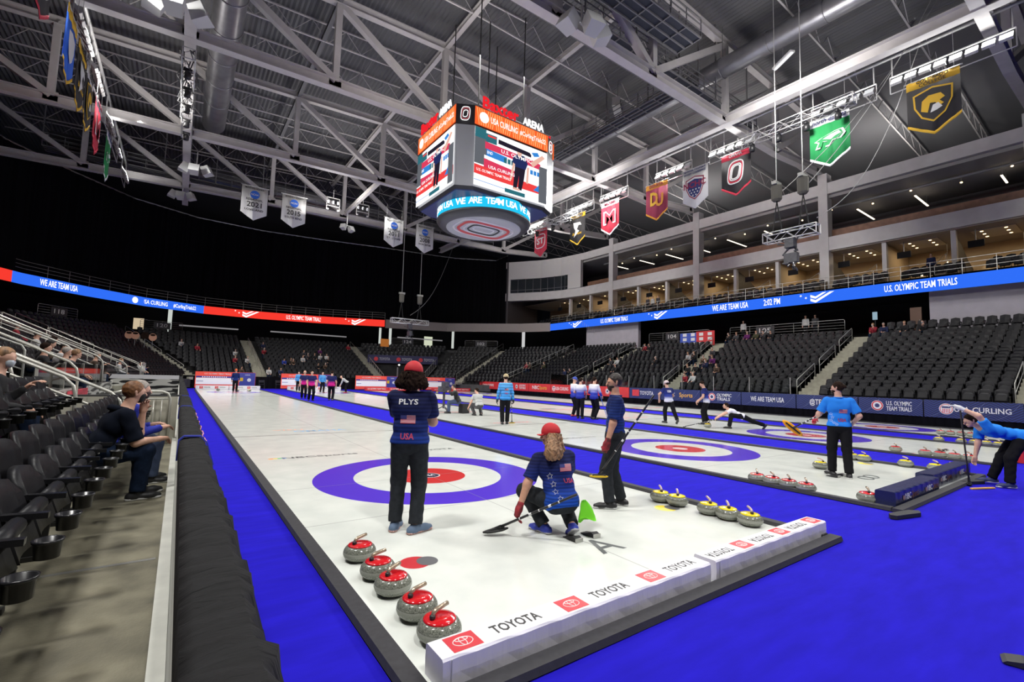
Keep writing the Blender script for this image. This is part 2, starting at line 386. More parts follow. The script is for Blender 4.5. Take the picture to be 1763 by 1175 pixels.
for i, sx in enumerate(SHX):
    for s in (0, 1):
        o = backboard(sx-2.4+2.42*s, sx+2.42*s-.02, 39.9, 'white' if i < 2 else 'red', 'low %s backboard at the far end, %s half, sheet %s' % ('white' if i < 2 else 'red', ('left', 'right')[s], SHN[i]), n=2, h=.36)
        if i < 2:
            for c in (-.6, .5): toyota_mark(o, (c-.2, -.112, .2), X3, Z3, .2); text('TOYOTA', (c+.22, -.113, .2), X3, Z3, .09, dark_print, o, .45, .02, depth=.0005)
        else:
            for ch in o.children:
                for q in range(len(ch.data.materials)): ch.data.materials[q] = red_print
            text('U.S. OLYMPIC TEAM TRIALS', (0, -.112, .2), X3, Z3, .13, white_print, o, 1.9, .02, depth=.0005)
# ---------------------------------------------------------------- hacks (rubber footholds)
def hack(x, y, label, rz=0):
    e = empty('hack', (x, y, 0), rz, label, 'foothold', 'rubber hacks behind the houses'); rub = M('black_rubber', (.015, .015, .017), .6); ss = M('hack_steel', (.55, .55, .52), .3, .8)
    for s in (-1, 1):
        MB().prism([(-.1, 0), (.1, 0), (.1, .035), (.06, .05), (-.02, .022), (-.1, .006)], (s*.13+.045, -.0, .004), (0, -1, 0), Z3, .09).build('foot_rubber', rub, e)
        MB().box((s*.13-.05, -.112, 0), (s*.13+.05, -.1, .042)).build('back_plate', ss, e)
    return e
hack(.06, -3.62, 'black rubber hack on the ice under the crouching player')
for i in (1, 2, 3): hack(SHX[i]-.35, -3.62, 'black rubber hack on the sheet '+SHN[i])

# ---------------------------------------------------------------- curling stones
def granite():
    m = D.materials.new('granite'); m.use_nodes = True; nt = m.node_tree; b = nt.nodes['Principled BSDF']; b.inputs['Roughness'].default_value = .13
    tc = nd(nt, 'ShaderNodeTexCoord'); n = nd(nt, 'ShaderNodeTexNoise'); n.inputs['Scale'].default_value = 130; n.inputs['Detail'].default_value = 4; n.inputs['Roughness'].default_value = .8
    nt.links.new(tc.outputs['Object'], n.inputs['Vector']); r = nd(nt, 'ShaderNodeValToRGB'); e = r.color_ramp.elements
    e[0].position = .36; e[0].color = (.03, .035, .028, 1); e[1].position = .62; e[1].color = (.30, .31, .26, 1); nt.links.new(n.outputs['Fac'], r.inputs[0])
    sx = nd(nt, 'ShaderNodeSeparateXYZ'); nt.links.new(tc.outputs['Object'], sx.inputs[0])
    a = nd(nt, 'ShaderNodeMath', operation='SUBTRACT'); a.inputs[1].default_value = .068; nt.links.new(sx.outputs['Z'], a.inputs[0])
    c = nd(nt, 'ShaderNodeMath', operation='ABSOLUTE'); nt.links.new(a.outputs[0], c.inputs[0])
    l = nd(nt, 'ShaderNodeMath', operation='LESS_THAN'); l.inputs[1].default_value = .017; nt.links.new(c.outputs[0], l.inputs[0])
    mx = nd(nt, 'ShaderNodeMix', data_type='RGBA'); nt.links.new(r.outputs[0], mx.inputs[6]); mx.inputs[7].default_value = (.33, .34, .30, 1)
    ml = nd(nt, 'ShaderNodeMath', operation='MULTIPLY'); ml.inputs[1].default_value = .7; nt.links.new(l.outputs[0], ml.inputs[0]); nt.links.new(ml.outputs[0], mx.inputs[0])
    nt.links.new(mx.outputs[2], b.inputs['Base Color'])
    rr = nd(nt, 'ShaderNodeMapRange'); rr.inputs[3].default_value = .12; rr.inputs[4].default_value = .6; nt.links.new(l.outputs[0], rr.inputs[0]); nt.links.new(rr.outputs[0], b.inputs['Roughness'])
    return m
gran = granite()
capm = {'red': M('stone_red', (.62, .012, .018), .12, coat=.6), 'yellow': M('stone_yellow', (.85, .66, .01), .18, coat=.5), 'grey': M('stone_grey', (.2, .2, .22), .2)}
hand = M('handle_metal', (.42, .33, .24), .25, .5); handy = M('handle_pale', (.55, .42, .40), .3, .2); hub = M('handle_hub', (.03, .02, .02), .4)
stone_proto = {}
def stone(x, y, col, rot, label, group):
    key = col
    if key not in stone_proto:
        e = empty('curling_stone')
        prof = [(.06, .0), (.085, .004), (.116, .018), (.137, .042), (.1445, .064), (.1445, .074), (.139, .096), (.124, .118), (.105, .130), (.06, .133)]
        MB().lathe(prof, n=36).build('stone_body', gran, e, True)
        MB().lathe([(.106, .128), (.107, .135), (.098, .142), (.06, .151), (.02, .155)], n=30).build('cap', capm[col], e, True)
        h = MB().mat(hub).lathe([(.017, .14), (.02, .168), (.012, .176)], (-.062, 0, 0), 12)
        h.mat(hand if col == 'red' else handy).tube([(-.062, 0, .166), (-.055, 0, .184), (-.03, 0, .197), (.015, 0, .202), (.066, 0, .206)], [.012, .0145, .015, .015, .014], 10)
        h.build('handle', None, e, True)
        MB().lathe([(.0, .146), (.009, .1475), (.0, .149)], (.055, -.045, -.001), 10).build('sticker', M('sticker_blue', (.25, .5, .85)), e)
        stone_proto[key] = e; o = e
    else: o = copy_tree(stone_proto[key])
    o.location = (x, y, 0); o.rotation_euler = (0, 0, rot); return tag(o, label, 'curling stone', group)
def row(lst, col, rot, where, group):
    for k, (x, y) in enumerate(lst):
        stone(x, y, col, rot+rnd.uniform(-.2, .2), '%s-topped granite curling stone, %s %s' % (col, ORD[k], where), group)
row([(-2.1, -4.56), (-2.1, -4.22), (-2.11, -3.79), (-2.11, -3.45), (-2.12, -3.0)], 'red', .35, 'from the near corner on the first sheet', 'red stones on the first sheet')
row([(2.14, -4.36), (2.14, -4.08), (2.14, -3.82), (2.13, -3.36), (2.11, -3.1)], 'yellow', .9, 'from the near end on the first sheet', 'yellow stones on the first sheet')
row([(4.86, -4.7), (4.72, -3.92), (4.74, -3.65), (4.74, -3.39), (4.76, -3.12)], 'red', .7, 'from the backboard on the second sheet', 'red stones on the second sheet')
row([(9.42, -4.73), (9.42, -4.47), (9.44, -3.97), (9.4, -3.22), (9.42, -2.98)], 'yellow', .8, 'from the backboard on the second sheet', 'yellow stones on the second sheet')
stone(7.34, -3.12, 'yellow', 1.2, 'lone yellow-topped curling stone beside the player in blue', 'yellow stones on the second sheet')
row([(12.1, -4.5), (12.1, -4.24), (12.1, -3.97), (12.12, -3.68), (12.28, -3.03)], 'red', .7, 'from the near end on the third sheet', 'red stones on the third sheet')
row([(17.0, -4.28), (17.0, -4.02), (17.0, -3.75), (16.98, -3.45), (16.82, -2.94)], 'yellow', .8, 'from the near end on the third sheet', 'yellow stones on the third sheet')
row([(20.45, -3.35), (20.45, -3.07), (20.45, -2.8), (20.45, -2.5), (20.45, -2.22)], 'red', .6, 'from the near end on the fourth sheet', 'red stones on the fourth sheet')
row([(23.9, -4.6), (23.9, -4.2), (23.9, -3.8)], 'yellow', .6, 'from the near end on the fourth sheet', 'yellow stones on the fourth sheet')
stone(-.9, 37.9, 'grey', .3, 'dark stone left of the man in navy at the far end', 'stones at the far end')
stone(.35, 36.6, 'yellow', .3, 'yellow-topped stone at the feet of the man in navy at the far end', 'stones at the far end')
stone(1.25, 36.9, 'yellow', .3, 'yellow-topped stone right of the man in navy at the far end', 'stones at the far end')
for k, (x, y) in enumerate([(15.6, 36.5), (17.0, 34.0)]): stone(x, y, 'yellow', .3, 'small yellow-topped stone on the third sheet far end, '+('left', 'right')[k]+' one', 'stones at the far end')
# ================================================================ dasher wall on the left with its black drape
steel = M('brushed_steel', (.42, .42, .40), .35, .6)
pale_wall = M('pale_wall', (.50, .48, .40), .6, noise=.06, scale=4)
white_curb = M('white_curb', (.72, .72, .66), .5, noise=.08, scale=6)
blue_strap = M('blue_strap', (.05, .07, .5), .6)
def drape(x0, x1, y0, y1, h):
    """ruched cloth over the wall: top and the flared rink side"""
    sec = [(x0-.004, h*.86), (x0-.006, h*.93), (x0, h), (x0+.03, h+.012), ((x0+x1)/2, h+.016), (x1-.02, h+.01), (x1+.01, h-.02), (x1+.05, h*.8), (x1+.16, h*.45), (x1+.28, h*.16), (x1+.33, .012)]
    n = max(6, int((y1-y0)/.028)); g = MB(); m = len(sec); vs = []
    for j in range(n+1):
        y = y0+(y1-y0)*j/n
        for i, (x, z) in enumerate(sec):
            a = .015 if 2 <= i <= 6 else ((.02, .013, .008, .003)[i-7] if i > 6 else .003)
            wv = 1-2*abs(math.sin(y*21+i*.35+1.6*math.sin(y*4.3)))+math.sin(y*63+i*.9+math.sin(y*9)*1.7)*.3+math.sin(y*11+i*.2)*.5
            vs.append((x+(a*wv*.9 if i > 5 else 0), y+.01*math.sin(y*20+i*.7), z+(a*wv*.7 if 2 <= i < 8 else 0)))
    fs = [(j*m+i, j*m+i+1, (j+1)*m+i+1, (j+1)*m+i) for j in range(n) for i in range(m-1)]
    g.add(vs, fs); return g
wall = struct(MB().box((-3.52, -13.5, 0), (-3.39, 41.5, 1.05)).build('wall_left_dasher', M('dasher_white', (.72, .72, .68), .5)))
MBt = MB()
for z in (.45, .75, .98): MBt.box((-3.532, -13.5, z), (-3.52, 41.5, z+.02))
struct(MBt.build('trim_1', M('kick_grey', (.35, .35, .32), .5)))
struct(MB().box((-3.60, -13.5, .18), (-3.53, 41.5, .34)).build('trim_2', white_curb))
dr = [(-8.2, -2.4), (-2.37, 1.7), (1.73, 5.2), (5.23, 9.0), (9.03, 14), (14.03, 20), (20.03, 27), (27.03, 34), (34.03, 41.4)]
for k, (a, b) in enumerate(dr):
    o = drape(-3.53, -3.37, a, b, 1.075).build('dasher_drape', blackcloth, None, True)
    tag(o, 'ruched black cloth over the dasher wall, %s panel from the camera' % ORD[k], 'drape', 'black cloth panels on the dasher wall')
for k, y in enumerate((-2.385, 1.715, 5.215)):
    pts = [(-3.54, y, .9), (-3.535, y, 1.07), (-3.5, y, 1.105), (-3.38, y, 1.1), (-3.33, y, 1.04), (-3.27, y, .84)]
    g = MB()
    for p, q in zip(pts[:-1], pts[1:]): g.bar(p, q, .035, .012, (0, 0, 1) if abs(p[0]-q[0]) > .04 else (1, 0, 0))
    tag(g.build('cable_strap', blue_strap), 'blue strap across the black draped wall, %s from the camera' % ORD[k], 'strap', 'blue straps on the drape')
pk = MB().tube([(-3.335+.01*math.sin(k), -2.3+k*.1, 1.03+.008*math.sin(k*2.3)) for k in range(38)], .005, 5)
tag(pk.build('cable', M('pink_cable', (.75, .32, .32), .5)), 'thin pink cord running along the edge of the draped wall', 'cable')
# walkway
def speckled(name, c):
    return concrete
struct(MB().box((-4.50, -13.5, .1), (-3.60, 4.0, .25)).build('floor_walkway', concrete))
tag(MB().box((-4.35, -2.87, .25), (-3.62, -2.83, .253)).build('expansion_strip', steel), 'thin metal joint strip across the concrete walkway', 'floor strip')
# ================================================================ seating tiers
N = 12
PATH = [((25.9, -14), (36, -14)), ((25.9, -4.0), (36, -4.0)), ((25.9, 4.9), (36, 4.9)), ((25.9, 14.2), (36, 15.6)), ((25.9, 25.2), (36, 24.2)),
        ((25.9, 35.5), (36, 33.9)), ((23.5, 42.0), (32.2, 44.5)), ((20.3, 44.5), (27.0, 49.5)), ((15.8, 46), (15.0, 56)), ((3.3, 46), (2.6, 57)), ((-2.6, 44.3), (-8.5, 53)), ((-5.3, 36), (-15.2, 42)),
        ((-5.6, 24), (-16.2, 27)), ((-5.6, 15.4), (-16.4, 15.4)), ((-5.6, 6.3), (-16.4, 6.3))]
PATH = [(Vector((*a, 0)), Vector((*b, 0))) for a, b in PATH]
def pt(k, t, n):
    a = PATH[k][0].lerp(PATH[k][1], n/N); b = PATH[k+1][0].lerp(PATH[k+1][1], n/N); p = a.lerp(b, t); p.z = .82+.373*n; return p
g = MB()
for k in range(len(PATH)-1):
    if k == 7: nlo = 6
    else: nlo = 0
    for n in range(nlo, N):
        z = Vector((0, 0, .373)); a0, a1, b0, b1 = pt(k, 0, n), pt(k, 1, n), pt(k, 0, n+1), pt(k, 1, n+1)
        g.add([a0, a1, b1-z, b0-z, b1, b0, a0-z*2, a1-z*2], [(0, 1, 2, 3), (3, 2, 4, 5), (6, 7, 1, 0)])
for n in range(6, N): pass
struct(g.build('seating_tier', M('tier_concrete', (.06, .06, .062), .8, noise=.2, scale=2)))
# end walls of the tiers
LZ = lambda n: .25+(.30*n if n < 2 else .30+.37*(n-1))
# left lower bank beside the camera (rows of its own)
g = MB()
for n in range(0, 12):
    x = -4.50-.82*n; g.box((x-.82, -13.5, .1), (x, 3.0, LZ(n+1)))
struct(g.build('seating_tier', M('tier_concrete_dark', (.07, .068, .055), .7, noise=.3, scale=3)))
# concourse: floor ring behind the rows and the dark back wall
def ring(name, inner, outer, z0, z1, mat, th=None):
    g = MB()
    for a, b, c, d in zip(inner[:-1], inner[1:], outer[:-1], outer[1:]):
        g.add([(*a, z0), (*b, z0), (*d, z1), (*c, z1)], [(0, 1, 2, 3)])
    return g.build(name, mat)
RIB = [(35.6, -14), (35.6, 39.2), (33.6, 43.2), (26.4, 50.6), (18.4, 53.2), (10.7, 56.0), (4.1, 57.0), (-1.8, 56.5), (-7, 53.9), (-11, 49.7), (-14.4, 45.4), (-15.6, 42.5), (-16.4, 36), (-16.9, 20), (-16.9, -14)]
def off(path, d):
    P = [Vector(p) for p in path]; out = []
    for i, p in enumerate(P):
        a = P[max(0, i-1)]; b = P[min(len(P)-1, i+1)]; t = (b-a).normalized(); nrm = Vector((t.y, -t.x)); out.append(tuple(p+nrm*d))
    return out
TOP = [(36, -14), (36, 34), (35.2, 40), (32.2, 44.5), (27, 49.5), (15, 56), (2.6, 57), (-8.5, 53), (-15.2, 42), (-16.4, 25), (-16.4, -14)]
OUT = [(44, -14), (44, 34), (42, 44), (39, 50), (34, 56), (18, 63), (1, 64), (-14, 60), (-22, 48), (-24, 25), (-24, -14)]
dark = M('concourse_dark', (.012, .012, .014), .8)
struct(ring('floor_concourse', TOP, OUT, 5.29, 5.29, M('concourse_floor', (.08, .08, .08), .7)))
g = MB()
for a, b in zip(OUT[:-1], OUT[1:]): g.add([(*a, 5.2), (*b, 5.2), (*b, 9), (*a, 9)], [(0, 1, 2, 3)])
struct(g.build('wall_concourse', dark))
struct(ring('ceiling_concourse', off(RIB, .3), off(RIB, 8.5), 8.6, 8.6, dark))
# pale wall blocks behind the right-hand tiers
blk = M('grey_block_wall', (.42, .40, .45), .7, noise=.05, scale=2)
struct(MB().box((36.6, 25.6, 5.3), (37, 33.5, 8.6)).build('wall_right_upper_block', blk))
struct(MB().box((36.6, -14, 5.3), (37, 1.5, 8.6)).build('wall_right_near_block', blk))
# more rows above the platform level at the near right block
g = MB()
for n in range(0, 3): g.box((36+.84*n-.84, -14, 5.0), (36+.84*n, 3.8, 5.3+.3*n))
struct(g.build('seating_tier', MATS['tier_concrete']))
# platforms with railings and section numbers
def railing(p, q, h, label, group, posts=None, mat=None, bars=2, name='railing', rr=.022):
    p, q = Vector(p), Vector(q); L = (q-p).length; n = posts or max(2, int(L/1.5)+1); mat = mat or steel
    e = empty(name, p, 0, label, 'railing', group); d = q-p; up = Vector((0, 0, h))
    MB().tube([(0, 0, 0), up-Vector((0, 0, .08)), up+d.normalized()*.06, d+up-d.normalized()*.06, d+up-Vector((0, 0, .08)), d], rr, 6).build('handrail', mat, e, True)
    for b in range(1, bars):
        z = up*(b/bars); MB().tube([z, d+z], rr*.7, 6).build('rail', mat, e, True)
    for k in range(1, n-1):
        o = MB().tube([d*(k/(n-1)), d*(k/(n-1))+up], rr*.8, 6).build('post', mat, e, True)
    return e
SECN = {2: ('105', 3, 15), 3: ('104', 15, 25)}
plat_m = M('platform_concrete', (.30, .29, .27), .7, noise=.15, scale=3)
sign_m = M('sign_dark', (.03, .03, .035), .5)
def platform(p, q, num, pos, depth=1.5, z=5.3, facing=None):
    p, q = Vector((*p, 0)), Vector((*q, 0)); d = (q-p).normalized(); nrm = Vector(facing).normalized()
    g = MB(); a, b = p-nrm*.1, q-nrm*.1
    g.add([(a.x, a.y, z-.15), (b.x, b.y, z-.15), (b.x, b.y, z+.35), (a.x, a.y, z+.35), *[(v.x-nrm.x*depth, v.y-nrm.y*depth, z+.35) for v in (b, a)]], [(0, 1, 2, 3), (3, 2, 4, 5)])
    struct(g.build('platform', plat_m))
    railing((p.x-nrm.x*.15, p.y-nrm.y*.15, z+.35), (q.x-nrm.x*.15, q.y-nrm.y*.15, z+.35), 1.05, 'steel guard railing above section %s' % num, 'platform railings', bars=5, rr=.02)
    c = p.lerp(q, pos)+nrm*.02; rt_ = nrm.cross(Vector((0, 0, 1)))*-1
    e = empty('section_sign', (c.x, c.y, z+.95), 0, 'dark section sign reading %s on the platform railing' % num, 'sign', 'section signs')
    MB().prism([(-.75, -.35), (.75, -.35), (.75, .35), (-.75, .35)], -nrm*.12, rt_, Z3, .03).build('sign_panel', sign_m, e)
    text(num, -nrm*.08, rt_, Z3, .38, M('sign_white', (.6, .6, .6)), e, .95, .01)
platform((36, 15.0), (36, 6.2), '105', .35, facing=(-1, 0, 0))
platform((36, 23.8), (36, 17.0), '104', .42, facing=(-1, 0, 0))
platform((31.6, 45.6), (28.2, 48.6), '102', .5, facing=(-.66, -.75, 0))
platform((19.6, 53.4), (23.6, 52.0), '124', .5, facing=(-.33, -.94, 0))
platform((-3.6, 55.2), (-7.2, 54.0), '120', .5, facing=(.3, -.95, 0))
platform((-11.2, 48.5), (-13.2, 45.6), '118', .5, facing=(.83, -.55, 0))
# stairs between the blocks
stair_m = M('stair_concrete', (.36, .35, .28), .7, noise=.15, scale=4)
def stairs(k, wd=1.15, label=''):
    a, b = PATH[k]; d = (b-a); L = d.length; d.normalize(); s = Vector((-d.y, d.x, 0))*wd/2; g = MB(); m = N*2
    for i in range(m):
        p = a+d*(L*(i/m)); q = a+d*(L*((i+1)/m)+.02); z = .82+.373*N*(i+1)/m
        if i == 0: p = p-d*.35
        g.add([(*(p-s).xy, z-.25), (*(p+s).xy, z-.25), (*(q+s).xy, z-.25), (*(q-s).xy, z-.25), (*(p-s).xy, z), (*(p+s).xy, z), (*(q+s).xy, z), (*(q-s).xy, z)],
              [(0, 3, 2, 1), (4, 5, 6, 7), (0, 1, 5, 4), (1, 2, 6, 5), (2, 3, 7, 6), (3, 0, 4, 7)])
    struct(g.build('stairs', stair_m))
    return d, s
whitish = M('rail_pale', (.50, .50, .46), .35, .4)
STN = {1: 'nearest the right edge', 2: 'left of the near right-hand block', 3: 'beside section 105', 4: 'left of section 104', 5: 'at the right-hand corner', 6: 'in the far right corner', 8: 'right of the middle of the far stand',
       9: 'behind the first sheet', 10: 'in the far left corner', 11: 'on the left bank, far', 12: 'on the left bank, second', 13: 'on the left bank, middle', 14: 'on the left bank, near'}
for k in STN:
    d, s = stairs(k)
    a, b = PATH[k]; L = (b-a).length
    segs = ((.5, 3.0), (3.7, 6.2), (6.9, 9.2)) if k not in (5,) else ((.3, L-.6),)
    for j, (u, v) in enumerate(segs):
        off_ = s*.9 if k not in (9,) else s*0
        p = a+d*u+off_; q = a+d*v+off_; sl = .373*N/L
        p.z = .82+sl*u+.1; q.z = .82+sl*v+.1
        railing(p, q, .92, 'stair handrail %s, %s flight up' % (STN[k], ORD[j]), 'stair handrails', posts=2 if k != 5 else 9, mat=whitish if k < 6 or k > 10 else steel, bars=2)
# ---------------------------------------------------------------- seats
seat_m = M('seat_black', (.010, .010, .0125), .42, spec=.24); seat_edge = M('seat_arm', (.010, .010, .012), .26); seat_leg = M('seat_leg', (.02, .02, .02), .5)
def shell(w, h, t, bend, nx, ny, lean, roundtop=.06):
    """curved panel: x across, z up, front at -y (faces -y)"""
    vs = []; fs = []
    for side in (0, 1):
        for j in range(ny+1):
            v = j/ny
            for i in range(nx+1):
                u = i/nx*2-1; x = u*w/2*(1-.1*v*v); zz = v*h-(roundtop*(u**4) if j == ny else 0)
                y = -bend*(u*u)+lean*v+(t if side else 0)
                vs.append((x, y, zz))
    n1 = (nx+1)*(ny+1)
    for j in range(ny):
        for i in range(nx):
            a = j*(nx+1)+i; fs.append((a, a+1, a+nx+2, a+nx+1)); fs.append((n1+a, n1+a+nx+1, n1+a+nx+2, n1+a+1))
    for i in range(nx): fs.append((i, n1+i, n1+i+1, i+1)); a = ny*(nx+1)+i; fs.append((a, a+1, n1+a+1, n1+a))
    for j in range(ny): a = j*(nx+1); fs.append((a, a+nx+1, n1+a+nx+1, n1+a)); a += nx; fs.append((a, n1+a, n1+a+nx+1, a+nx+1))
    return vs, fs
def make_seat():
    """tip-up arm chair facing -y, floor at z = 0, back at y = .45"""
    e = empty('stadium_seat')
    vs, fs = shell(.47, .57, .035, .05, 8, 6, .09); g = MB().mat(seat_m).add([(x, y+.30, z+.40) for x, y, z in vs], fs)
    g.build('backrest', None, e, True)
    # folded seat, pivoting up in front of the back
    vs, fs = shell(.43, .40, .05, .03, 6, 4, .13); MB().mat(seat_m).add([(x, y+.14, z+.40) for x, y, z in vs], fs).build('seat', None, e, True)
    a = MB().mat(seat_edge); a.bar((.255, .40, .66), (.255, .02, .645), .045, .03).build('armrest', None, e)
    a = MB().mat(seat_leg); a.bar((.255, .34, .02), (.255, .30, .64), .03, .09, (0, 1, 0)).bar((.255, .24, .02), (.255, .42, .02), .06, .03).build('support_leg', None, e)
    return e
def make_arm_seat():
    e = make_seat()
    g = MB().mat(seat_edge)
    g.lathe([(.045, -.07), (.05, 0), (.056, .0), (.058, .012), (.048, .012), (.04, -.065)], (.255, -.055, .63), 20).build('cup_holder', None, e, True)
    g = MB().mat(seat_m).tube([(-.205, .13, .62), (.205, .13, .62)], .04, 12).build('seat_roll', None, e, True)
    g = MB().mat(M('number_plate', (.35, .35, .33), .4)).box((.12, .105, .568), (.16, .115, .585)).build('number_plate', None, e)
    return e
SE = [] # (pos, rz, where-label, group, kind)
BL = {0: 'block right of the stairs at the right edge', 1: 'large block at the right', 2: 'section 105 block', 3: 'section 104 block', 4: 'block under the grey wall', 5: 'right corner block', 6: 'far right corner block',
      7: 'block above the tunnel', 8: 'far block right of the middle stairs', 9: 'far left block', 10: 'left corner block', 11: 'left bank far block', 12: 'left bank third block', 13: 'left bank second block'}
for k in range(len(PATH)-1):
    for n in range(N):
        if k == 7 and n < 6: continue
        a, b = pt(k, 0, n), pt(k, 1, n); d = b-a; L = d.length; d.normalize(); m = int((L-1.3)/.54); o0 = (L-m*.54)/2
        # outward normal (away from the rink)
        mid = (a+b)/2; nrm = Vector((d.y, -d.x, 0)); c = Vector((10.5, 20, 0))
        if nrm.dot(mid-c) < 0: nrm = -nrm
        rz = math.atan2(nrm.y, nrm.x)-math.pi/2
        for i in range(m):
            p = a+d*(o0+.54*(i+.5))+nrm*.18; SE.append((p, rz, '%s row, %s seat, %s' % (ORD[n], ORD[min(i, 29)] if i < 30 else 'end', BL[k]), 'seats in the '+BL[k]))
for n in range(1):
    for i in range(32): SE.append((Vector((36+.84*n-.6, -13.4+.54*i, 5.3+.3*n)), -math.pi/2, '%s high row, %s seat, upper right' % (ORD[n], ORD[min(i, 29)]), 'seats in the upper right rows'))
# left bank rows next to the camera
NEAR = []
OCC = [(-4.02, -.25), (-4.02, .8)]
for n in range(0, 9):
    for i in range(24 if n else 26):
        y = -8.4+.475*i if n == 0 else -8.2+.475*i
        if n and y > 2.4: continue
        if n == 0 and y > 3.6: continue
        p = Vector((-4.06-.82*n, y, LZ(n))); NEAR.append((p, math.pi/2, n, i))
inview = lambda p: (lambda q: q and -40 < q[0] < 1800 and -40 < q[1] < 1210)(project(p+Vector((0, 0, .8))))
sp = make_seat(); sa = make_arm_seat(); used = [0, 0]
cnt = 0
for (p, rz, n, i) in NEAR:
    if not inview(p) and not inview(p+Vector((.3, .3, 0))): continue
    o = sa if not used[1] else copy_tree(sa); used[1] = 1; cnt += 1
    o.location = p; o.rotation_euler = (0, 0, rz+math.pi if False else rz)
    tag(o, 'black arm seat with cup holder, %s row by the walkway, %s from the camera' % (ORD[n], ORD[min(i, 29)]), 'seat', 'black arm seats beside the walkway')
vis = sorted([s for s in SE if inview(s[0])], key=lambda s: (s[0]-CAMP).length)
keep = vis[:max(0, 296-cnt)]; rest = vis[len(keep):]
for p, rz, lb, gp in keep:
    o = sp if not used[0] else copy_tree(sp); used[0] = 1
    o.location = p; o.rotation_euler = (0, 0, rz); tag(o, 'black tip-up seat, '+lb, 'seat', gp)
# the many small seats farther off, one object
vs, fs = shell(.47, .55, .03, .05, 2, 2, .09); V = [(x, y+.30, z+.40) for x, y, z in vs]; F = list(fs)
vs, fs = shell(.43, .34, .05, .03, 2, 1, .12); b0 = len(V); V += [(x, y+.14, z+.42) for x, y, z in vs]; F += [tuple(b0+i for i in f) for f in fs]
b0 = len(V); V += [(.24, .1, .60), (.28, .1, .60), (.28, .4, .60), (.24, .4, .60), (.24, .1, .66), (.28, .1, .66), (.28, .4, .66), (.24, .4, .66)]
F += [tuple(b0+i for i in f) for f in ((4, 5, 6, 7), (0, 1, 5, 4), (1, 2, 6, 5), (3, 0, 4, 7), (0, 3, 2, 1))]
b0 = len(V); V += [(.25, .3, 0), (.28, .3, 0), (.28, .36, 0), (.25, .36, 0), (.25, .3, .6), (.28, .3, .6), (.28, .36, .6), (.25, .36, .6)]
F += [tuple(b0+i for i in f) for f in ((0, 1, 5, 4), (1, 2, 6, 5), (2, 3, 7, 6), (3, 0, 4, 7))]
V = np.array(V); allV = []; allF = []
for p, rz, lb, gp in rest:
    c, s = math.cos(rz), math.sin(rz); W = V@np.array([[c, s, 0], [-s, c, 0], [0, 0, 1]])+np.array(p)
    b0 = len(allV)*len(V); allV.append(W); allF += [tuple(b0+i for i in f) for f in F]
me = D.meshes.new('distant_seats'); me.from_pydata(np.vstack(allV).tolist(), [], allF); me.materials.append(seat_m); me.update()
o = D.objects.new('distant_seats', me); COL.objects.link(o); tag(o, 'rows of small black seats in the far stands and corners', 'seats', None, 'stuff')
# ================================================================ LED ribbon boards
led_case = M('led_case', (.03, .03, .03), .6); fascia = M('bare_fascia', (.24, .21, .20), .7)
blue_led = glow('led_blue', (.03, .16, .95), 1.0); red_led = glow('led_red', (.95, .045, .03), 1.0); white_led = glow('led_white', (1, 1, 1), 1.15)
def band(path, z0, z1, mat, name, th=.12, parent=None):
    g = MB(); g.mat(mat); O = off(path, th)
    c = Vector((10, 20, 0))
    if (Vector((*O[0], 0))-c).length < (Vector((*path[0], 0))-c).length: O = off(path, -th)
    for a, b, p, q in zip(path[:-1], path[1:], O[:-1], O[1:]):
        g.mat(mat).add([(*a, z0), (*b, z0), (*b, z1), (*a, z1)], [(0, 1, 2, 3)])
        g.mat(led_case).add([(*a, z0), (*b, z0), (*q, z0), (*p, z0), (*a, z1), (*b, z1), (*q, z1), (*p, z1)], [(0, 1, 2, 3), (4, 5, 6, 7), (3, 2, 6, 7)])
    return g.build(name, None, parent)
def along(path, xy):
    """nearest spot on the path, moved a little inwards, with the reading direction (left to right seen from the rink)"""
    best = None; p = Vector(xy)
    for a, b in zip(path[:-1], path[1:]):
        a, b = Vector(a), Vector(b); d = b-a; t = max(0, min(1, (p-a).dot(d)/d.dot(d))); q = a+d*t
        if best is None or (q-p).length < best[0]: best = ((q-p).length, q, d.normalized())
    _, q, d = best; nrm = Vector((d.y, -d.x))
    if nrm.dot(Vector((10, 20))-q) < 0: nrm = -nrm
    # reading direction r with r x up = out of the board towards the rink
    r = Vector((-nrm.y, nrm.x)); q = q+nrm*.03
    return Vector((q.x, q.y, 0)), Vector((r.x, r.y, 0))
def chevron(e, path, xy, z, s):
    q, r = along(path, xy); g = MB().mat(white_led); q = q+Vector((0, 0, z))
    for pl in ([(-.9, .05), (-.45, -.12), (.45, .42), (.15, .42), (-.45, .1), (-.9, .3)], [(-.9, -.3), (-.45, -.5), (1.1, .42), (.75, .42), (-.45, -.25), (-.9, -.05)]):
        g.prism([(a*s, b*s) for a, b in pl], q, r, Z3, .01)
    for c in (-1.3, -1.75): g.prism([(c*s+.12*s*(1 if k % 2 else .45)*math.cos(k*math.pi/5+.3), (.05 if c > -1.5 else .3)*s+.12*s*(1 if k % 2 else .45)*math.sin(k*math.pi/5+.3)) for k in range(10)], q, r, Z3, .01)
    g.build('led_emblem', None, e)
def led_text(e, path, xy, s, h, width, z=8.5):
    q, r = along(path, xy); return text(s, q+Vector((0, 0, z)), r, Z3, h, white_led, e, width, .02, depth=.005, name='led_lettering')
RR = RIB[0:2]
e = empty('ribbon_board', (0, 0, 0), 0, 'long blue LED ribbon board over the right-hand stands', 'LED board')
band(RR, 8.04, 8.92, blue_led, 'led_panel', parent=e)
led_text(e, RR, (35.6, 1.75), 'U.S. OLYMPIC TEAM TRIALS', .44, 3.7); led_text(e, RR, (35.6, 11.1), '2:02 PM', .5, 1.3); led_text(e, RR, (35.6, 14.7), 'WE ARE TEAM USA', .5, 3.3)
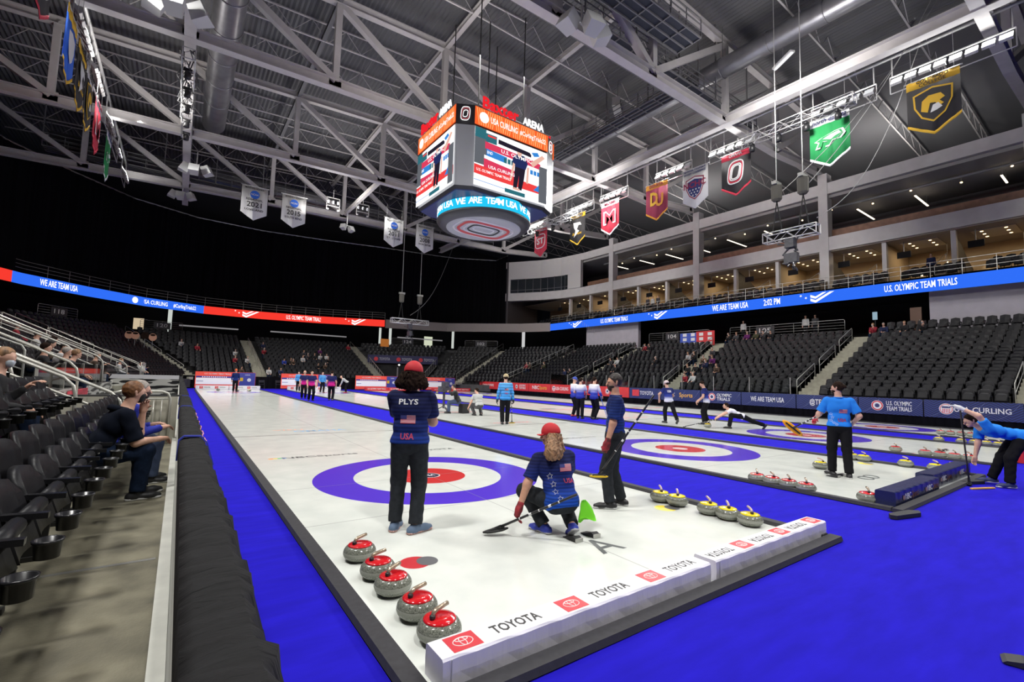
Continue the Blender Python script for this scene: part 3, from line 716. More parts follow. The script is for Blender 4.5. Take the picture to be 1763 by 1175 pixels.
led_text(e, RR, (35.6, 28.2), 'U.S. OLYMPIC TEAM TRIALS', .46, 4.0); chevron(e, RR, (35.6, 7.5), 8.48, .8); chevron(e, RR, (35.6, 22.0), 8.48, .8); chevron(e, RR, (35.6, 34.1), 8.48, .8)
struct(band(RIB[1:4]+[(18.5, 53.2)], 7.95, 9.1, fascia, 'trim_3'))
LEND = (-14.75, 44.6)
FAR = [(18.4, 53.2), (10.7, 56.0), (4.1, 57.0), (-1.8, 56.5)]
e = empty('ribbon_board', (0, 0, 0), 0, 'red LED ribbon board over the far stand', 'LED board')
band(FAR, 8.1, 9.0, red_led, 'led_panel', parent=e)
led_text(e, FAR, (8.9, 56.2), 'U.S. OLYMPIC TEAM TRIALS', .5, 4.1, 8.55); chevron(e, FAR, (2.9, 57), 8.55, .9); chevron(e, FAR, (15.3, 54.6), 8.55, .9)
LFT = [(-1.8, 56.5), (-7, 53.9), (-11, 49.7), (-14.4, 45.4), LEND]
e = empty('ribbon_board', (0, 0, 0), 0, 'blue LED ribbon board in the far left corner', 'LED board')
band(LFT, 8.1, 9.0, blue_led, 'led_panel', parent=e)
led_text(e, LFT, (-12.6, 47.8), 'WE ARE TEAM USA', .52, 3.2, 8.55); led_text(e, LFT, (-6.2, 54.3), 'USA CURLING', .42, 2.4, 8.55); led_text(e, LFT, (-3.6, 55.6), '#CurlingTrials22', .4, 2.3, 8.55)
q, r = along(LFT, (-7.9, 53.2)); MB().mat(white_led).lathe([(0, 0), (.32, .01), (0, .02)], (0, 0, 0), 16).build('led_emblem', None, e).matrix_local = frame(q+Vector((0, 0, 8.55)), r, Z3)
e = empty('ribbon_board', (0, 0, 0), 0, 'red LED ribbon board end at the left edge', 'LED board')
band([LEND, (-15.45, 43), (-16.0, 40), (-16.4, 36), (-16.9, 20), (-16.9, -14)], 8.1, 9.0, red_led, 'led_panel', parent=e)
# upper deck front rail over the ribbons
for path, lb in ((off(RR, .15), 'right'), (off(FAR, -.15), 'far'), (off(LFT, -.15), 'left corner')):
    g = MB()
    for z in (9.35, 9.65, 9.95): g.tube([(*p, z) for p in path], .018, 5)
    for a, b in zip(path[:-1], path[1:]):
        a, b = Vector(a), Vector(b); n = int((b-a).length/1.5)
        for k in range(n): p = a.lerp(b, k/n); g.bar((*p, 8.95), (*p, 9.95), .03, .03)
    tag(g.build('guard_rail', steel), 'thin steel guard rail on top of the %s LED ribbon' % lb, 'railing')
# ================================================================ black curtain round the upper bowl
cur = M('curtain_black', (.004, .004, .0055), .9, noise=.5, scale=.7, aniso=(6, 6, .15), spec=.1)
CP = off(RIB[3:], -1.0); CP = [(34.3, 48.6), (32.5, 52)]+CP[1:]
CP = [(35.3, 49.2), (33.5, 53), (27.5, 58)]+off(RIB[4:], 0)
CP = [(35.2, 48.9), (35.5, 52.5), (30, 55.5), (26.8, 56.2), (19.2, 57.2), (11, 59), (4, 60), (-3, 59.4), (-8.8, 56.4), (-13, 51.4), (-16.4, 46.4), (-18.2, 40), (-18.8, 20), (-18.8, -14)]
g = MB(); P = [Vector(p) for p in CP]; vs = []; 
for a, b in zip(P[:-1], P[1:]):
    n = max(2, int((b-a).length/.18)); d = (b-a).normalized(); nr = Vector((d.y, -d.x))
    for k in range(n):
        p = a.lerp(b, k/n)+nr*.06*math.sin(k*1.35+math.sin(k*.31)*2); vs.append(p)
m = len(vs); g.add([(v.x, v.y, 9.1) for v in vs]+[(v.x, v.y, 19.9) for v in vs], [(k, k+1, m+k+1, m+k) for k in range(m-1)])
tag(g.build('curtain', cur, smooth=True), 'huge black curtain closing off the upper bowl', 'curtain')
tag(MB().tube([(*p, 19.95) for p in CP], .07, 6).build('curtain_pipe', steel), 'long thin pipe along the top of the black curtain', 'pipe')
# upper deck slab behind the ribbons so nothing shows below the curtain
struct(ring('floor_upper_deck', off(RIB, .1), [(44, -14), (44, 40), (40, 50), (33, 58), (20, 62), (11, 64), (4, 65), (-4, 64), (-10, 60), (-16, 56), (-20, 52), (-21, 44), (-21, 36), (-21, 20), (-21, -14)], 9.05, 9.05, dark))

# ================================================================ right-hand facade with suites
fac = M('facade_white', (.58, .56, .56), .6, noise=.05, scale=1.5); fac2 = M('facade_soffit', (.30, .29, .29), .7); wood = M('wood_rail', (.20, .10, .06), .5, noise=.2, scale=3)
suite_w = M('suite_wall', (.50, .38, .24), .7); suite_d = M('suite_dark_wall', (.05, .045, .04), .6, noise=.3, scale=9); cont = M('mullion', (.16, .16, .17), .4)
FX = 40
FP = [(FX, -14), (FX, 37.6), (39.4, 41.5), (38.2, 44.6), (35.2, 49.2)]
def wallband(path, z0, z1, th, mat, name):
    g = MB()
    for a, b in zip(path[:-1], path[1:]):
        a, b = Vector(a), Vector(b); d = (b-a).normalized(); nr = Vector((d.y, -d.x))*th
        g.add([(*a, z0), (*b, z0), (*(b+nr), z0), (*(a+nr), z0), (*a, z1), (*b, z1), (*(b+nr), z1), (*(a+nr), z1)], [(0, 3, 2, 1), (4, 5, 6, 7), (0, 1, 5, 4), (2, 3, 7, 6), (3, 0, 4, 7), (1, 2, 6, 5)])
    return struct(g.build(name, mat))
wallband(FP, 13.1, 14.25, .8, fac, 'wall_right_middle_beam')
wallband(FP, 18.0, 18.95, .8, fac, 'wall_right_top_beam')
for k in range(5):
    y = -3.1+11.95*k
    if k == 4: continue
    struct(MB().box((FX-.05, y-.35, 8.9), (FX+.85, y+.35, 19.8)).build('column', fac))
for k in range(-2, 15):
    y = -3.1+11.95/3*k
    if k % 3 == 0 and k <= 9: continue
    if y > 42: continue
    struct(MB().box((FX+.35, y-.14, 9.9), (FX+.75, y+.14, 13.1)).build('trim_post', fac))
struct(MB().box((FX+.3, -14, 17.7), (48, 52, 17.95)).build('ceiling_upper_lounge', fac2))
struct(MB().box((47.8, -14, 9), (48, 56, 18)).build('wall_right_back', M('lounge_wall', (.06, .06, .07), .7)))
struct(MB().box((FX+.8, -14, 13.2), (48, 52, 13.35)).build('floor_lounge', dark))
struct(MB().tube([(FX+2.2, -14, 17.4), (FX+2.2, 36, 17.4)], .12, 8).build('trim_4', cont))
struct(MB().box((FX-.2, -14, 9.55), (48, 52, 9.75)).build('floor_suites', M('suite_floor', (.1, .08, .06), .7)))
struct(MB().box((FX+.2, -14, 13.02), (46.5, 52, 13.1)).build('ceiling_suites', M('suite_ceiling', (.34, .30, .25), .7)))
struct(MB().box((46.3, -14, 9.6), (46.5, 52, 13.1)).build('wall_suites_back', suite_w))
for k in range(4):
    a, b = -3.1+11.95*k+.4, -3.1+11.95*(k+1)-.4
    if k == 3: b = 37.5
    tag(MB().box((FX+.6, a, 14.27), (FX+.66, b, 14.95)).build('wood_balustrade', wood), 'brown balustrade of the upper lounge, %s bay from the near right' % ORD[k], 'balustrade', 'brown lounge balustrades')
tag(MB().box((FX+.6, -14, 14.27), (FX+.66, -3.5, 14.95)).build('wood_balustrade', wood), 'brown balustrade of the upper lounge cut by the right edge', 'balustrade', 'brown lounge balustrades')
warm = glow('lamp_warm', (1, .72, .38), 5.0); warmw = glow('lamp_soft', (1, .86, .66), 3.0)
for k, (y, w_) in enumerate([(-1.4, 2.0), (3.3, 3.4), (7.1, 3.9), (14.8, 1.6), (18.6, 3.8), (22.4, 3), (26.2, 3.4), (30, 2.8), (33.9, 2.4)]):
    e = empty('linear_lamp', (42.2, y, 16.8), 0, 'glowing linear pendant lamp in the upper lounge, %s from the right edge' % ORD[k], 'lamp', 'linear pendant lamps in the lounge')
    MB().box((0, -.06, -.04), (w_, .06, 0)).build('light_tube', warmw, e); MB().bar((.3, 0, 0), (.3, 0, .9), .015, .015).build('hanger', cont, e); MB().bar((w_-.3, 0, 0), (w_-.3, 0, .9), .015, .015).build('hanger', cont, e)
for k in range(14):
    e = empty('spot_lamp', (41.6+(k % 2)*.9, -2+k*2.7, 17.0), 0, 'tiny spot lamp under the lounge ceiling, %s from the right edge' % ORD[k], 'lamp', 'tiny lounge ceiling spots')
    MB().bar((0, 0, .08), (0, 0, .7), .02, .02).build('hanger', cont, e); MB().lathe([(.0, 0), (.07, .01), (.07, .08), (0, .1)], n=8).build('bulb', warm, e)
for k in range(13):
    y = -5.1+11.95/3*(k)
    # suite bay between posts, centre y
    if y > 45: break
    if k % 2: struct(MB().box((FX+.9, y-1.99, 9.75), (46.3, y-1.9, 13.0)).build('partition', suite_w))
    else: struct(MB().add([(FX+.9, y-1.95, 9.75), (46.2, y-1.95, 9.75), (46.2, y-1.95, 11.2), (44.6, y-1.95, 11.6), (43, y-1.95, 12.4), (FX+.9, y-1.95, 13)]+[(FX+.9, y-1.87, 9.75), (46.2, y-1.87, 9.75), (46.2, y-1.87, 11.2), (44.6, y-1.87, 11.6), (43, y-1.87, 12.4), (FX+.9, y-1.87, 13)],
            [(0, 1, 2, 3, 4, 5), (11, 10, 9, 8, 7, 6), (5, 4, 10, 11), (4, 3, 9, 10), (3, 2, 8, 9), (0, 5, 11, 6)]).build('partition', suite_d))
    e = empty('downlight_panel', (42.8, y+.2, 13.0), 0, 'ceiling panel of six small downlights, %s suite from the right edge' % ORD[k], 'ceiling lamp', 'downlight panels in the suites')
    MB().box((-1.3, -1.1, -.03), (1.3, 1.1, -.0)).build('panel', M('panel_pale', (.55, .5, .42), .6), e)
    for a in (-.9, 0, .9):
        for b in (-.6, .6): MB().lathe([(0, -.05), (.09, -.045), (.09, -.03)], (a, b, 0), 8).build('bulb', warm, e)
    tv = empty('ceiling_screen', (FX+1.2, y+1.0, 12.0), 0, 'dark hanging television, %s suite from the right edge' % ORD[k], 'television', 'hanging televisions in the suites')
    MB().box((-.04, -.42, -.24), (.04, .42, .24)).build('screen', M('tv_black', (.008, .008, .01), .6, spec=.1), tv); MB().bar((0, 0, .24), (0, 0, 1.0), .04, .04).build('hanger', cont, tv)
    pl = empty('pendant_lamp', (FX+3.6, y-1.0, 11.3), 0, 'glowing glass pendant, %s suite from the right edge' % ORD[k], 'lamp', 'glass pendants in the suites')
    MB().lathe([(.02, .2), (.06, .1), (.1, 0), (.05, -.08), (.0, -.09)], n=10).build('bulb', warm, pl, True); MB().bar((0, 0, .18), (0, 0, 1.73), .012, .012).build('hanger', cont, pl)
    l = D.lights.new('suite_light', 'AREA'); l.size = 2.0; l.energy = 55; l.color = (1, .78, .5); lo = D.objects.new('suite_light', l); COL.objects.link(lo); lo.location = (43.2, y, 12.85)
    sc_ = empty('wall_sconce', (46.2, y+1.2, 11.2), 0, 'warm wall sconce at the back, %s suite from the right edge' % ORD[k], 'lamp', 'wall sconces in the suites')
    MB().box((-.08, -.12, -.1), (0, .12, .1)).build('lamp_shade', warmw, sc_)
# terrace rows in front of the suites
g = MB()
for n in range(3): g.box((36.6+1.1*n, -14, 8.6), (37.7+1.1*n, 45, 8.95+.32*n))
struct(g.build('suite_terrace', dark))
allV = []; allF = []
Vs = V.copy()
for n in range(3):
    for i in range(86):
        y = -8+.6*i
        if (i % 7) in (5, 6) or y > 43: continue
        c, s = math.cos(-math.pi/2), math.sin(-math.pi/2); W = Vs@np.array([[c, s, 0], [-s, c, 0], [0, 0, 1]])+np.array((36.75+1.1*n, y, 8.96+.32*n))
        b0 = len(allV)*len(Vs); allV.append(W); allF += [tuple(b0+i_ for i_ in f) for f in F]
me = D.meshes.new('suite_seats'); me.from_pydata(np.vstack(allV).tolist(), [], allF); me.materials.append(seat_m); me.update()
o = D.objects.new('suite_seats', me); COL.objects.link(o); tag(o, 'rows of dark armchairs on the terrace below the suites', 'seats', None, 'stuff')
for k in range(12):
    y = -7.1+3.983*k
    e = empty('terrace_divider', (36.6, y, 8.95), 0, 'sloping beige divider on the suite terrace, %s from the right edge' % ORD[k], 'divider', 'terrace dividers')
    MB().add([(0, -.25, 0), (3.2, -.25, 0), (3.2, -.25, 1.5), (0, -.25, .35), (0, .25, 0), (3.2, .25, 0), (3.2, .25, 1.5), (0, .25, .35)], [(0, 1, 2, 3), (7, 6, 5, 4), (3, 2, 6, 7), (0, 3, 7, 4)]).build('divider_panel', M('divider_beige', (.22, .18, .15), .7), e)
    MB().tube([(0, .3, .3), (0, .3, .95), (3.0, .3, 2.3), (3.0, .3, 1.4)], .02, 5).build('handrail', steel, e)
# press box at the far end of the facade
PB = [(39.75, 38.0), (39.3, 41.5), (38.1, 44.6), (35.25, 49.1)]
wallband(PB, 16.3, 18.0, .5, M('press_white', (.58, .56, .56), .6), 'wall_press_box_upper')
wallband([PB[0], (39.5, 40.3)], 14.25, 16.3, .5, MATS['press_white'], 'wall_press_box_side')
wallband([(35.6, 48.6), PB[3]], 14.25, 16.3, .5, MATS['press_white'], 'wall_press_box_end')
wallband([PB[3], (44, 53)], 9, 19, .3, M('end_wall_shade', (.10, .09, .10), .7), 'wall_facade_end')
gl = M('dark_glass', (.02, .025, .03), .06, spec=.8)
e = empty('press_window', (0, 0, 0), 0, 'dark glazed press box window band at the facade end', 'window')
g = MB()
for a, b in zip([(39.5, 40.3)]+PB[1:-1], PB[1:-1]+[(35.6, 48.6)]):
    a, b = Vector(a), Vector(b); d = (b-a).normalized(); nr = Vector((d.y, -d.x))*.2
    MB().add([(*(a+nr), 14.3), (*(b+nr), 14.3), (*(b+nr), 16.3), (*(a+nr), 16.3), (*(a+nr*1.3), 14.3), (*(b+nr*1.3), 14.3), (*(b+nr*1.3), 16.3), (*(a+nr*1.3), 16.3)], [(0, 1, 2, 3), (7, 6, 5, 4), (3, 2, 6, 7)]).build('pane', gl, e)
    n = max(2, int((b-a).length/1.0))
    for k in range(n+1): p = a.lerp(b, k/n)+nr*.8; g.bar((*p, 14.25), (*p, 16.3), .05, .05)
    g.bar((*(a+nr*.8), 14.7), (*(b+nr*.8), 14.7), .05, .05)
g.build('mullions', cont, e)
# ================================================================ tunnel, far curtain rail, tunnel banner
e = empty('tunnel_entrance', (0, 0, 0), 0, 'dark tunnel opening in the far right stand under a sponsor banner', 'tunnel')
a, b = pt(7, .03, 6), pt(7, .97, 6); a0, b0 = pt(7, .03, 0), pt(7, .97, 0)
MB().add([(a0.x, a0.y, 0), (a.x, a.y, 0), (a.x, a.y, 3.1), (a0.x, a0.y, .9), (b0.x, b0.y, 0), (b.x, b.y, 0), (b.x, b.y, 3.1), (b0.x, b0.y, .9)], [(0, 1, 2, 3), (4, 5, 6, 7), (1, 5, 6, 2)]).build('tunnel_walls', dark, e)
MB().box((-.06, -.06, 0), (.06, .06, 2.6)).build('light_pole', steel, e).location = (a0.lerp(b0, .62).x, a0.y+1.2, 0)
MB().lathe([(0, -.1), (.14, 0), (0, .1)], n=10).build('bulb', glow('lamp_plain', (1, .95, .85), 4), e, True).location = (a0.lerp(b0, .55).x, a0.y+1.5, 2.9)
def sloped(e, p, q, name='side_rail'):
    g = MB(); g.tube([p, q], .05, 6)
    for k in range(9): c = Vector(p).lerp(Vector(q), k/8); g.bar(c, (c.x, c.y, c.z-.9), .04, .04)
    g.tube([Vector(p)-Vector((0, 0, .9)), Vector(q)-Vector((0, 0, .9))], .04, 6); g.build(name, steel, e)
sloped(e, (b0.x, b0.y, 1.7), (b.x, b.y, 4.0)); sloped(e, (a0.x, a0.y, 1.7), (a.x, a.y, 4.0))
d = (b-a).normalized(); d.z = 0
nrm = Vector((d.y, -d.x, 0)); nrm = nrm if nrm.dot(Vector((10, 20, 0))-a) > 0 else -nrm
rd = Vector((-nrm.y, nrm.x, 0))
e = empty('tunnel_banner', (0, 0, 0), 0, 'dark blue sponsor banner over the tunnel entrance', 'banner')
c = (a+b)/2+nrm*.3; c.z = 3.65; L = (b-a).length
MB().prism([(-L/2, -.5), (L/2, -.5), (L/2, .5), (-L/2, .5)], c, rd, Z3, .05).build('banner_cloth', M('banner_navy', (.03, .03, .09), .7), e)
for k in (-1, 0, 1):
    cc = c+rd*(k*L*.32)+nrm*.06; text('TOYOTA', cc+rd*.5, rd, Z3, .34, M('soft_white', (.45, .45, .5), .6), e, 1.3, .02)
    MB().lathe([(0, 0), (.26, .01), (0, .02)], n=14).build('emblem', red_print, e).matrix_local = frame(cc-rd*.55, rd, Z3)
# black pipe-and-drape at the far end of the floor
g = MB(); xs = [i*.12 for i in range(int(29/.12))]; m = len(xs)
vs = [(-3.3+x, 43.9+.04*math.sin(x*9+math.sin(x)*3), 0) for x in xs]+[(-3.3+x, 43.9+.04*math.sin(x*9+math.sin(x)*3), 1.15) for x in xs]
g.add(vs, [(k, k+1, m+k+1, m+k) for k in range(m-1)]); tag(g.build('floor_drape', cur, smooth=True), 'black drape across the far end of the floor', 'drape')
# tarps for the boards on the right side
# ================================================================ banner boards along the right
nav = D.materials.new('banner_chevron'); nav.use_nodes = True; nt = nav.node_tree; b_ = nt.nodes['Principled BSDF']; b_.inputs['Roughness'].default_value = .5
tc = nd(nt, 'ShaderNodeTexCoord'); sx_ = nd(nt, 'ShaderNodeSeparateXYZ'); nt.links.new(tc.outputs['Object'], sx_.inputs[0])
def mth(op, a, c=None):
    n = nd(nt, 'ShaderNodeMath', operation=op)
    for k, v in enumerate((a, c)):
        if v is None: continue
        if isinstance(v, (int, float)): n.inputs[k].default_value = v
        else: nt.links.new(v, n.inputs[k])
    return n.outputs[0]
tri = mth('ABSOLUTE', mth('SUBTRACT', mth('FRACT', mth('MULTIPLY', sx_.outputs['Y'], .8)), .5))
wv = mth('SINE', mth('MULTIPLY', mth('ADD', sx_.outputs['Z'], mth('MULTIPLY', tri, .8)), 62))
rr_ = nd(nt, 'ShaderNodeValToRGB'); ee = rr_.color_ramp.elements; ee[0].position = .35; ee[0].color = (.008, .013, .055, 1); ee[1].position = .6; ee[1].color = (.022, .04, .2, 1)
mm = nd(nt, 'ShaderNodeMapRange'); mm.inputs[1].default_value = -1; nt.links.new(wv, mm.inputs[0]); nt.links.new(mm.outputs[0], rr_.inputs[0]); nt.links.new(rr_.outputs[0], b_.inputs['Base Color'])
banner_red = M('banner_red', (.62, .03, .035), .5, noise=.08, scale=1)
gold = M('gold_print', (.75, .4, .05)); LX = 25.22
struct(MB().box((LX+.1, -14, 0), (LX+.25, 41, 1.2)).build('wall_right_dasher', M('dasher_black', (.015, .015, .018), .6)))
g = MB(); n = int(52/.1); vs = [(LX+.06+.015*math.sin(k*1.3), -14+k*.1, 0) for k in range(n)]+[(LX+.06+.015*math.sin(k*1.3), -14+k*.1, .45) for k in range(n)]
g.add(vs, [(k, k+1, n+k+1, n+k) for k in range(n-1)]); tag(g.build('skirt_cloth', cur, smooth=True), 'black pleated skirt below the banner boards on the right', 'cloth')
def bboard(y0, y1, kind, items, label):
    """y0 > y1: reads from far to near"""
    e = empty('banner_board', (LX, (y0+y1)/2, 0), 0, label, 'banner board'); L = (y0-y1)/2
    MB().box((0, -L, .42), (.05, L, 1.22)).build('banner_sheet', banner_red if kind == 'red' else nav, e)
    for it in items:
        k, s, c = it[0], it[1], it[2]
        q = (-.004, -c, it[4] if len(it) > 4 else .83)
        if k == 't': text(s, q, (0, -1, 0), Z3, it[3], white_print if len(it) < 6 else it[5], e, it[6] if len(it) > 6 else None, .02, depth=.002)
        else:
            col = {'w': white_print, 'r': red_print, 'n': M('seal_navy', (.03, .04, .15))}
            for j, (r_, m_) in enumerate(((.25, 'w'), (.235, 'r'), (.18, 'w'), (.1, 'n')) if s == 'seal' else ((.25, 'w'), (.225, 'r'), (.2, 'w'))):
                MB().lathe([(r_, 0), (r_, .004), (0, .0045+.001*j)], n=24).build('emblem', col[m_], e).matrix_local = frame((-.002-.002*j, -c, .83), (0, -1, 0), Z3)
    for it in items:
        if it[0] == 's' and it[1] == 'usa':
            for j in range(5): MB().box((-.014, -it[2]-.13+.058*j, .66), (-.008, -it[2]-.105+.058*j, .84)).build('emblem_stripe', red_print, e)
            MB().box((-.014, -it[2]-.15, .87), (-.008, -it[2]+.15, .95)).build('emblem_band', M('seal_navy', (.03, .04, .15)), e)
    if kind != 'red':
        g = MB().mat(M('streak_white', (.3, .34, .5), .6))
        for j in range(3):
            c = -L+(j+.5)*2*L/3; pts = [(-.003, c+.9*t-.45, .45+.72*(1-t)**2) for t in [i/8 for i in range(9)]]
            for p, q in zip(pts[:-1], pts[1:]): g.bar(p, q, .004, .02, (1, 0, 0))
        g.build('streak', None, e)
    return e
def bb(y0, y1, kind, label, em=None, *tx):
    m = (y0+y1)/2; its = [] if em is None else [('s', em[0], m-em[1])]
    for t in tx: its.append(('t', t[0], m-t[1], t[3], t[4] if len(t) > 4 else .83, t[5] if len(t) > 5 else white_print, t[2]))
    return bboard(y0, y1, kind, its, label)
bb(40.5, 33.05, 'red', 'red banner board section, farthest, behind the player in light blue', None, ('DRAGPIPE', 37.6, 2.3, .26))
bb(33, 30.05, 'red', 'red banner board section with white round emblem and two text lines', ('seal', 32.1), ('US OLYMPIC', 31.1, 1.1, .2, .96), ('TEAM TRIALS', 31.1, 1.1, .2, .70))
bb(30, 26.65, 'red', 'red banner board section with network lettering', None, ('NBC', 28.9, 1.1, .34), ('Sports', 27.75, 1.1, .34, .83, gold))
bb(26.6, 22.0, 'red', 'red banner board section with round emblem and one long line of white lettering', ('usa', 26.15), ('USA CURLING', 25.0, 1.7, .3))
bb(21.95, 17.15, 'red', 'red banner board section just left of the bearded player', ('seal', 19.4), ('TEAM', 18.75, .7, .2))
bb(17.1, 14.2, 'blue', 'blue patterned banner board section with car maker lettering', None, ('TOYOTA', 15.45, 1.25, .28))
MB().box((LX-.012, 16.15, .6), (LX-.002, 16.8, 1.08)).build('emblem', red_print, D.objects['banner_board.005']).location = (-LX, -15.65, 0)
bb(14.15, 11.0, 'blue', 'blue patterned banner board section with gold Sports lettering', None, ('NBC', 13.4, .8, .28), ('Sports', 12.1, 1.05, .3, .83, gold))
bb(10.95, 8.2, 'blue', 'blue patterned banner board section behind the sliding player', ('seal', 10.15), ('OLYMPIC', 9.3, 1.0, .2, .95), ('TRIALS', 9.35, .9, .2, .7))
bb(8.15, 5.0, 'blue', 'blue patterned banner board section with one white line between two aisles of stairs', None, ('WE ARE TEAM USA', 6.6, 1.95, .28))
bb(4.95, 2.0, 'blue', 'blue patterned banner board section behind the player with the orange broom', None, ('@TEAMUSA', 3.5, 1.55, .28))
bb(1.95, -.6, 'blue', 'blue patterned banner board section with the red seal and two text lines', ('seal', 1.17), ('U.S. OLYMPIC', .3, 1.0, .2, .96), ('TEAM TRIALS', .3, 1.0, .2, .70))
bb(-.65, -3.85, 'blue', 'blue patterned banner board section at the right edge', ('usa', -1.43), ('USA CURLING', -2.6, 1.8, .23))
# glass behind the boards
glass = D.materials.new('rink_glass'); glass.use_nodes = True; gt = glass.node_tree; gt.nodes.clear()
o_ = nd(gt, 'ShaderNodeOutputMaterial'); mxs = nd(gt, 'ShaderNodeMixShader'); tr = nd(gt, 'ShaderNodeBsdfTransparent'); gs = nd(gt, 'ShaderNodeBsdfGlossy'); gs.inputs['Roughness'].default_value = .05; tr.inputs[0].default_value = (.93, .95, .95, 1)
fr = nd(gt, 'ShaderNodeFresnel'); fr.inputs[0].default_value = 1.35; gt.links.new(fr.outputs[0], mxs.inputs[0]); gt.links.new(tr.outputs[0], mxs.inputs[1]); gt.links.new(gs.outputs[0], mxs.inputs[2]); gt.links.new(mxs.outputs[0], o_.inputs[0])
for k in range(9):
    y = 5.4+k*2.4
    e = empty('glass_panel', (LX+.3, y, 1.2), 0, 'clear rink glass panel behind the boards, %s from the wide stairs' % ORD[k], 'glass panel', 'rink glass panels on the right')
    MB().box((0, .03, 0), (.012, 2.37, .95)).build('pane', glass, e); MB().bar((0, 0, 0), (0, 0, .97), .04, .04).build('post', steel, e)
# ================================================================ roof
tsteel = M('roof_steel', (.56, .54, .54), .5, noise=.06, scale=2); dsteel = M('roof_steel_dark', (.16, .16, .17), .6); galv = M('galvanised_duct', (.30, .30, .32), .36, .7, noise=.15, scale=1.5)
deck = D.materials.new('roof_deck'); deck.use_nodes = True; nt = deck.node_tree; b_ = nt.nodes['Principled BSDF']; b_.inputs['Base Color'].default_value = (.085, .087, .095, 1); b_.inputs['Roughness'].default_value = .6
tc = nd(nt, 'ShaderNodeTexCoord'); sx_ = nd(nt, 'ShaderNodeSeparateXYZ'); nt.links.new(tc.outputs['Object'], sx_.inputs[0])
wv = mth('SINE', mth('MULTIPLY', sx_.outputs['X'], 2*math.pi/.3)); bp = nd(nt, 'ShaderNodeBump'); bp.inputs['Strength'].default_value = .9; bp.inputs['Distance'].default_value = .05
nt.links.new(wv, bp.inputs['Height']); nt.links.new(bp.outputs[0], b_.inputs['Normal'])
# mth() adds its nodes to whichever tree nt names, which is the deck's here
def zdeck(x): return 26.0-.045*abs(x-14)
g = MB(); xs = [-36+.15*k for k in range(int(98/.15))]
g = MB(); n = len(xs); vs = []
for x in xs:
    z = zdeck(x)+.045*(1 if int(x/.15+1000) % 2 else -1); vs += [(x, -16, z), (x, 66, z)]
g.add(vs, [(2*k, 2*k+2, 2*k+3, 2*k+1) for k in range(n-1)]); struct(g.build('ceiling', M('roof_deck_metal', (.12, .122, .13), .6)))
NX = [-18.5, -11.4, -4.3, 2.8, 9.95, 17.1, 24.6, 31.5, 38.9]
def zb(x): return -.12+zb_(x)
def zb_(x): return 18.35+.8*min(1, max(0, (x+18.5)/26)) if x < 12 else 19.15+(.7*max(0, (x-31)/8))
def ztp(x): return 24.75-.04*abs(x-17)
TY = [-3.3, 8.7, 20.6, 32.6, 44.6]
TN = ['nearest overhead', 'second from the camera', 'third from the camera, at the scoreboard', 'fourth, behind the scoreboard', 'farthest over the curtain']
for ti, y in enumerate(TY):
    e = empty('roof_truss', (0, y, 0), 0, 'large pale steel roof truss across the hall, '+TN[ti], 'roof truss', 'roof trusses')
    g = MB(); gt_ = MB()
    for a, b in zip(NX[:-1], NX[1:]):
        g.ibeam((a, 0, zb(a)), (b, 0, zb(b)), .5, .6, .06); gt_.ibeam((a, 0, ztp(a)), (b, 0, ztp(b)), .42, .5, .05)
    g.build('bottom_chord', tsteel, e); gt_.build('top_chord', tsteel, e)
    for i, x in enumerate(NX):
        if 0 < i < 8: MB().bar((x, 0, zb(x)+.2), (x, 0, ztp(x)-.2), .36, .36).build('vertical_post', tsteel, e)
        MB().box((x-.35, -.03, zb(x)-.1), (x+.35, .03, zb(x)+.5)).build('gusset_plate', tsteel, e)
    for i in range(8):
        a, b = (NX[i], NX[i+1]) if i < 5 else (NX[i+1], NX[i])
        MB().bar((a, 0, ztp(a)-.15), (b, 0, zb(b)+.2), .38, .38).build('diagonal_brace', tsteel, e)
# beams along the hall
def ybeam(x, z, y0, y1, w, h, label, mat=tsteel):
    o = MB().ibeam((x, y0, z), (x, y1, z), w, h, .05).build('roof_beam', mat); return tag(o, label, 'roof beam', 'roof beams along the hall')
ybeam(-4.3, 18.65, -14, 50, .5, .55, 'pale beam running away overhead on the left')
ybeam(24.6, 19.0, -14, 50, .5, .65, 'long pale beam above the right row of floodlights')
ybeam(9.95, 24.5, -14, 50, .3, .4, 'pale beam high in the roof left of the scoreboard hangers')
ybeam(17.1, 24.6, -14, 50, .3, .4, 'pale beam high in the roof on the ridge line')
ybeam(2.8, 24.2, -14, 50, .24, .34, 'thinner beam high in the roof, left of the ridge', dsteel)
ybeam(10.1, 19.3, 32.8, 44.4, .3, .4, 'short low beam between the two farthest trusses')
ybeam(31.5, 24.0, -14, 50, .24, .34, 'thin beam high over the right-hand stands', dsteel)
for k, (y0, y1) in enumerate(((20.8, 26.6), (32.8, 38.6))):
    tag(MB().bar((10.1, y0, 19.3), (16.9, y1+5.6, 24.4), .22, .22).build('roof_brace', tsteel), 'sloping brace between trusses behind the scoreboard, %s one' % ('near', 'far')[k], 'roof brace')
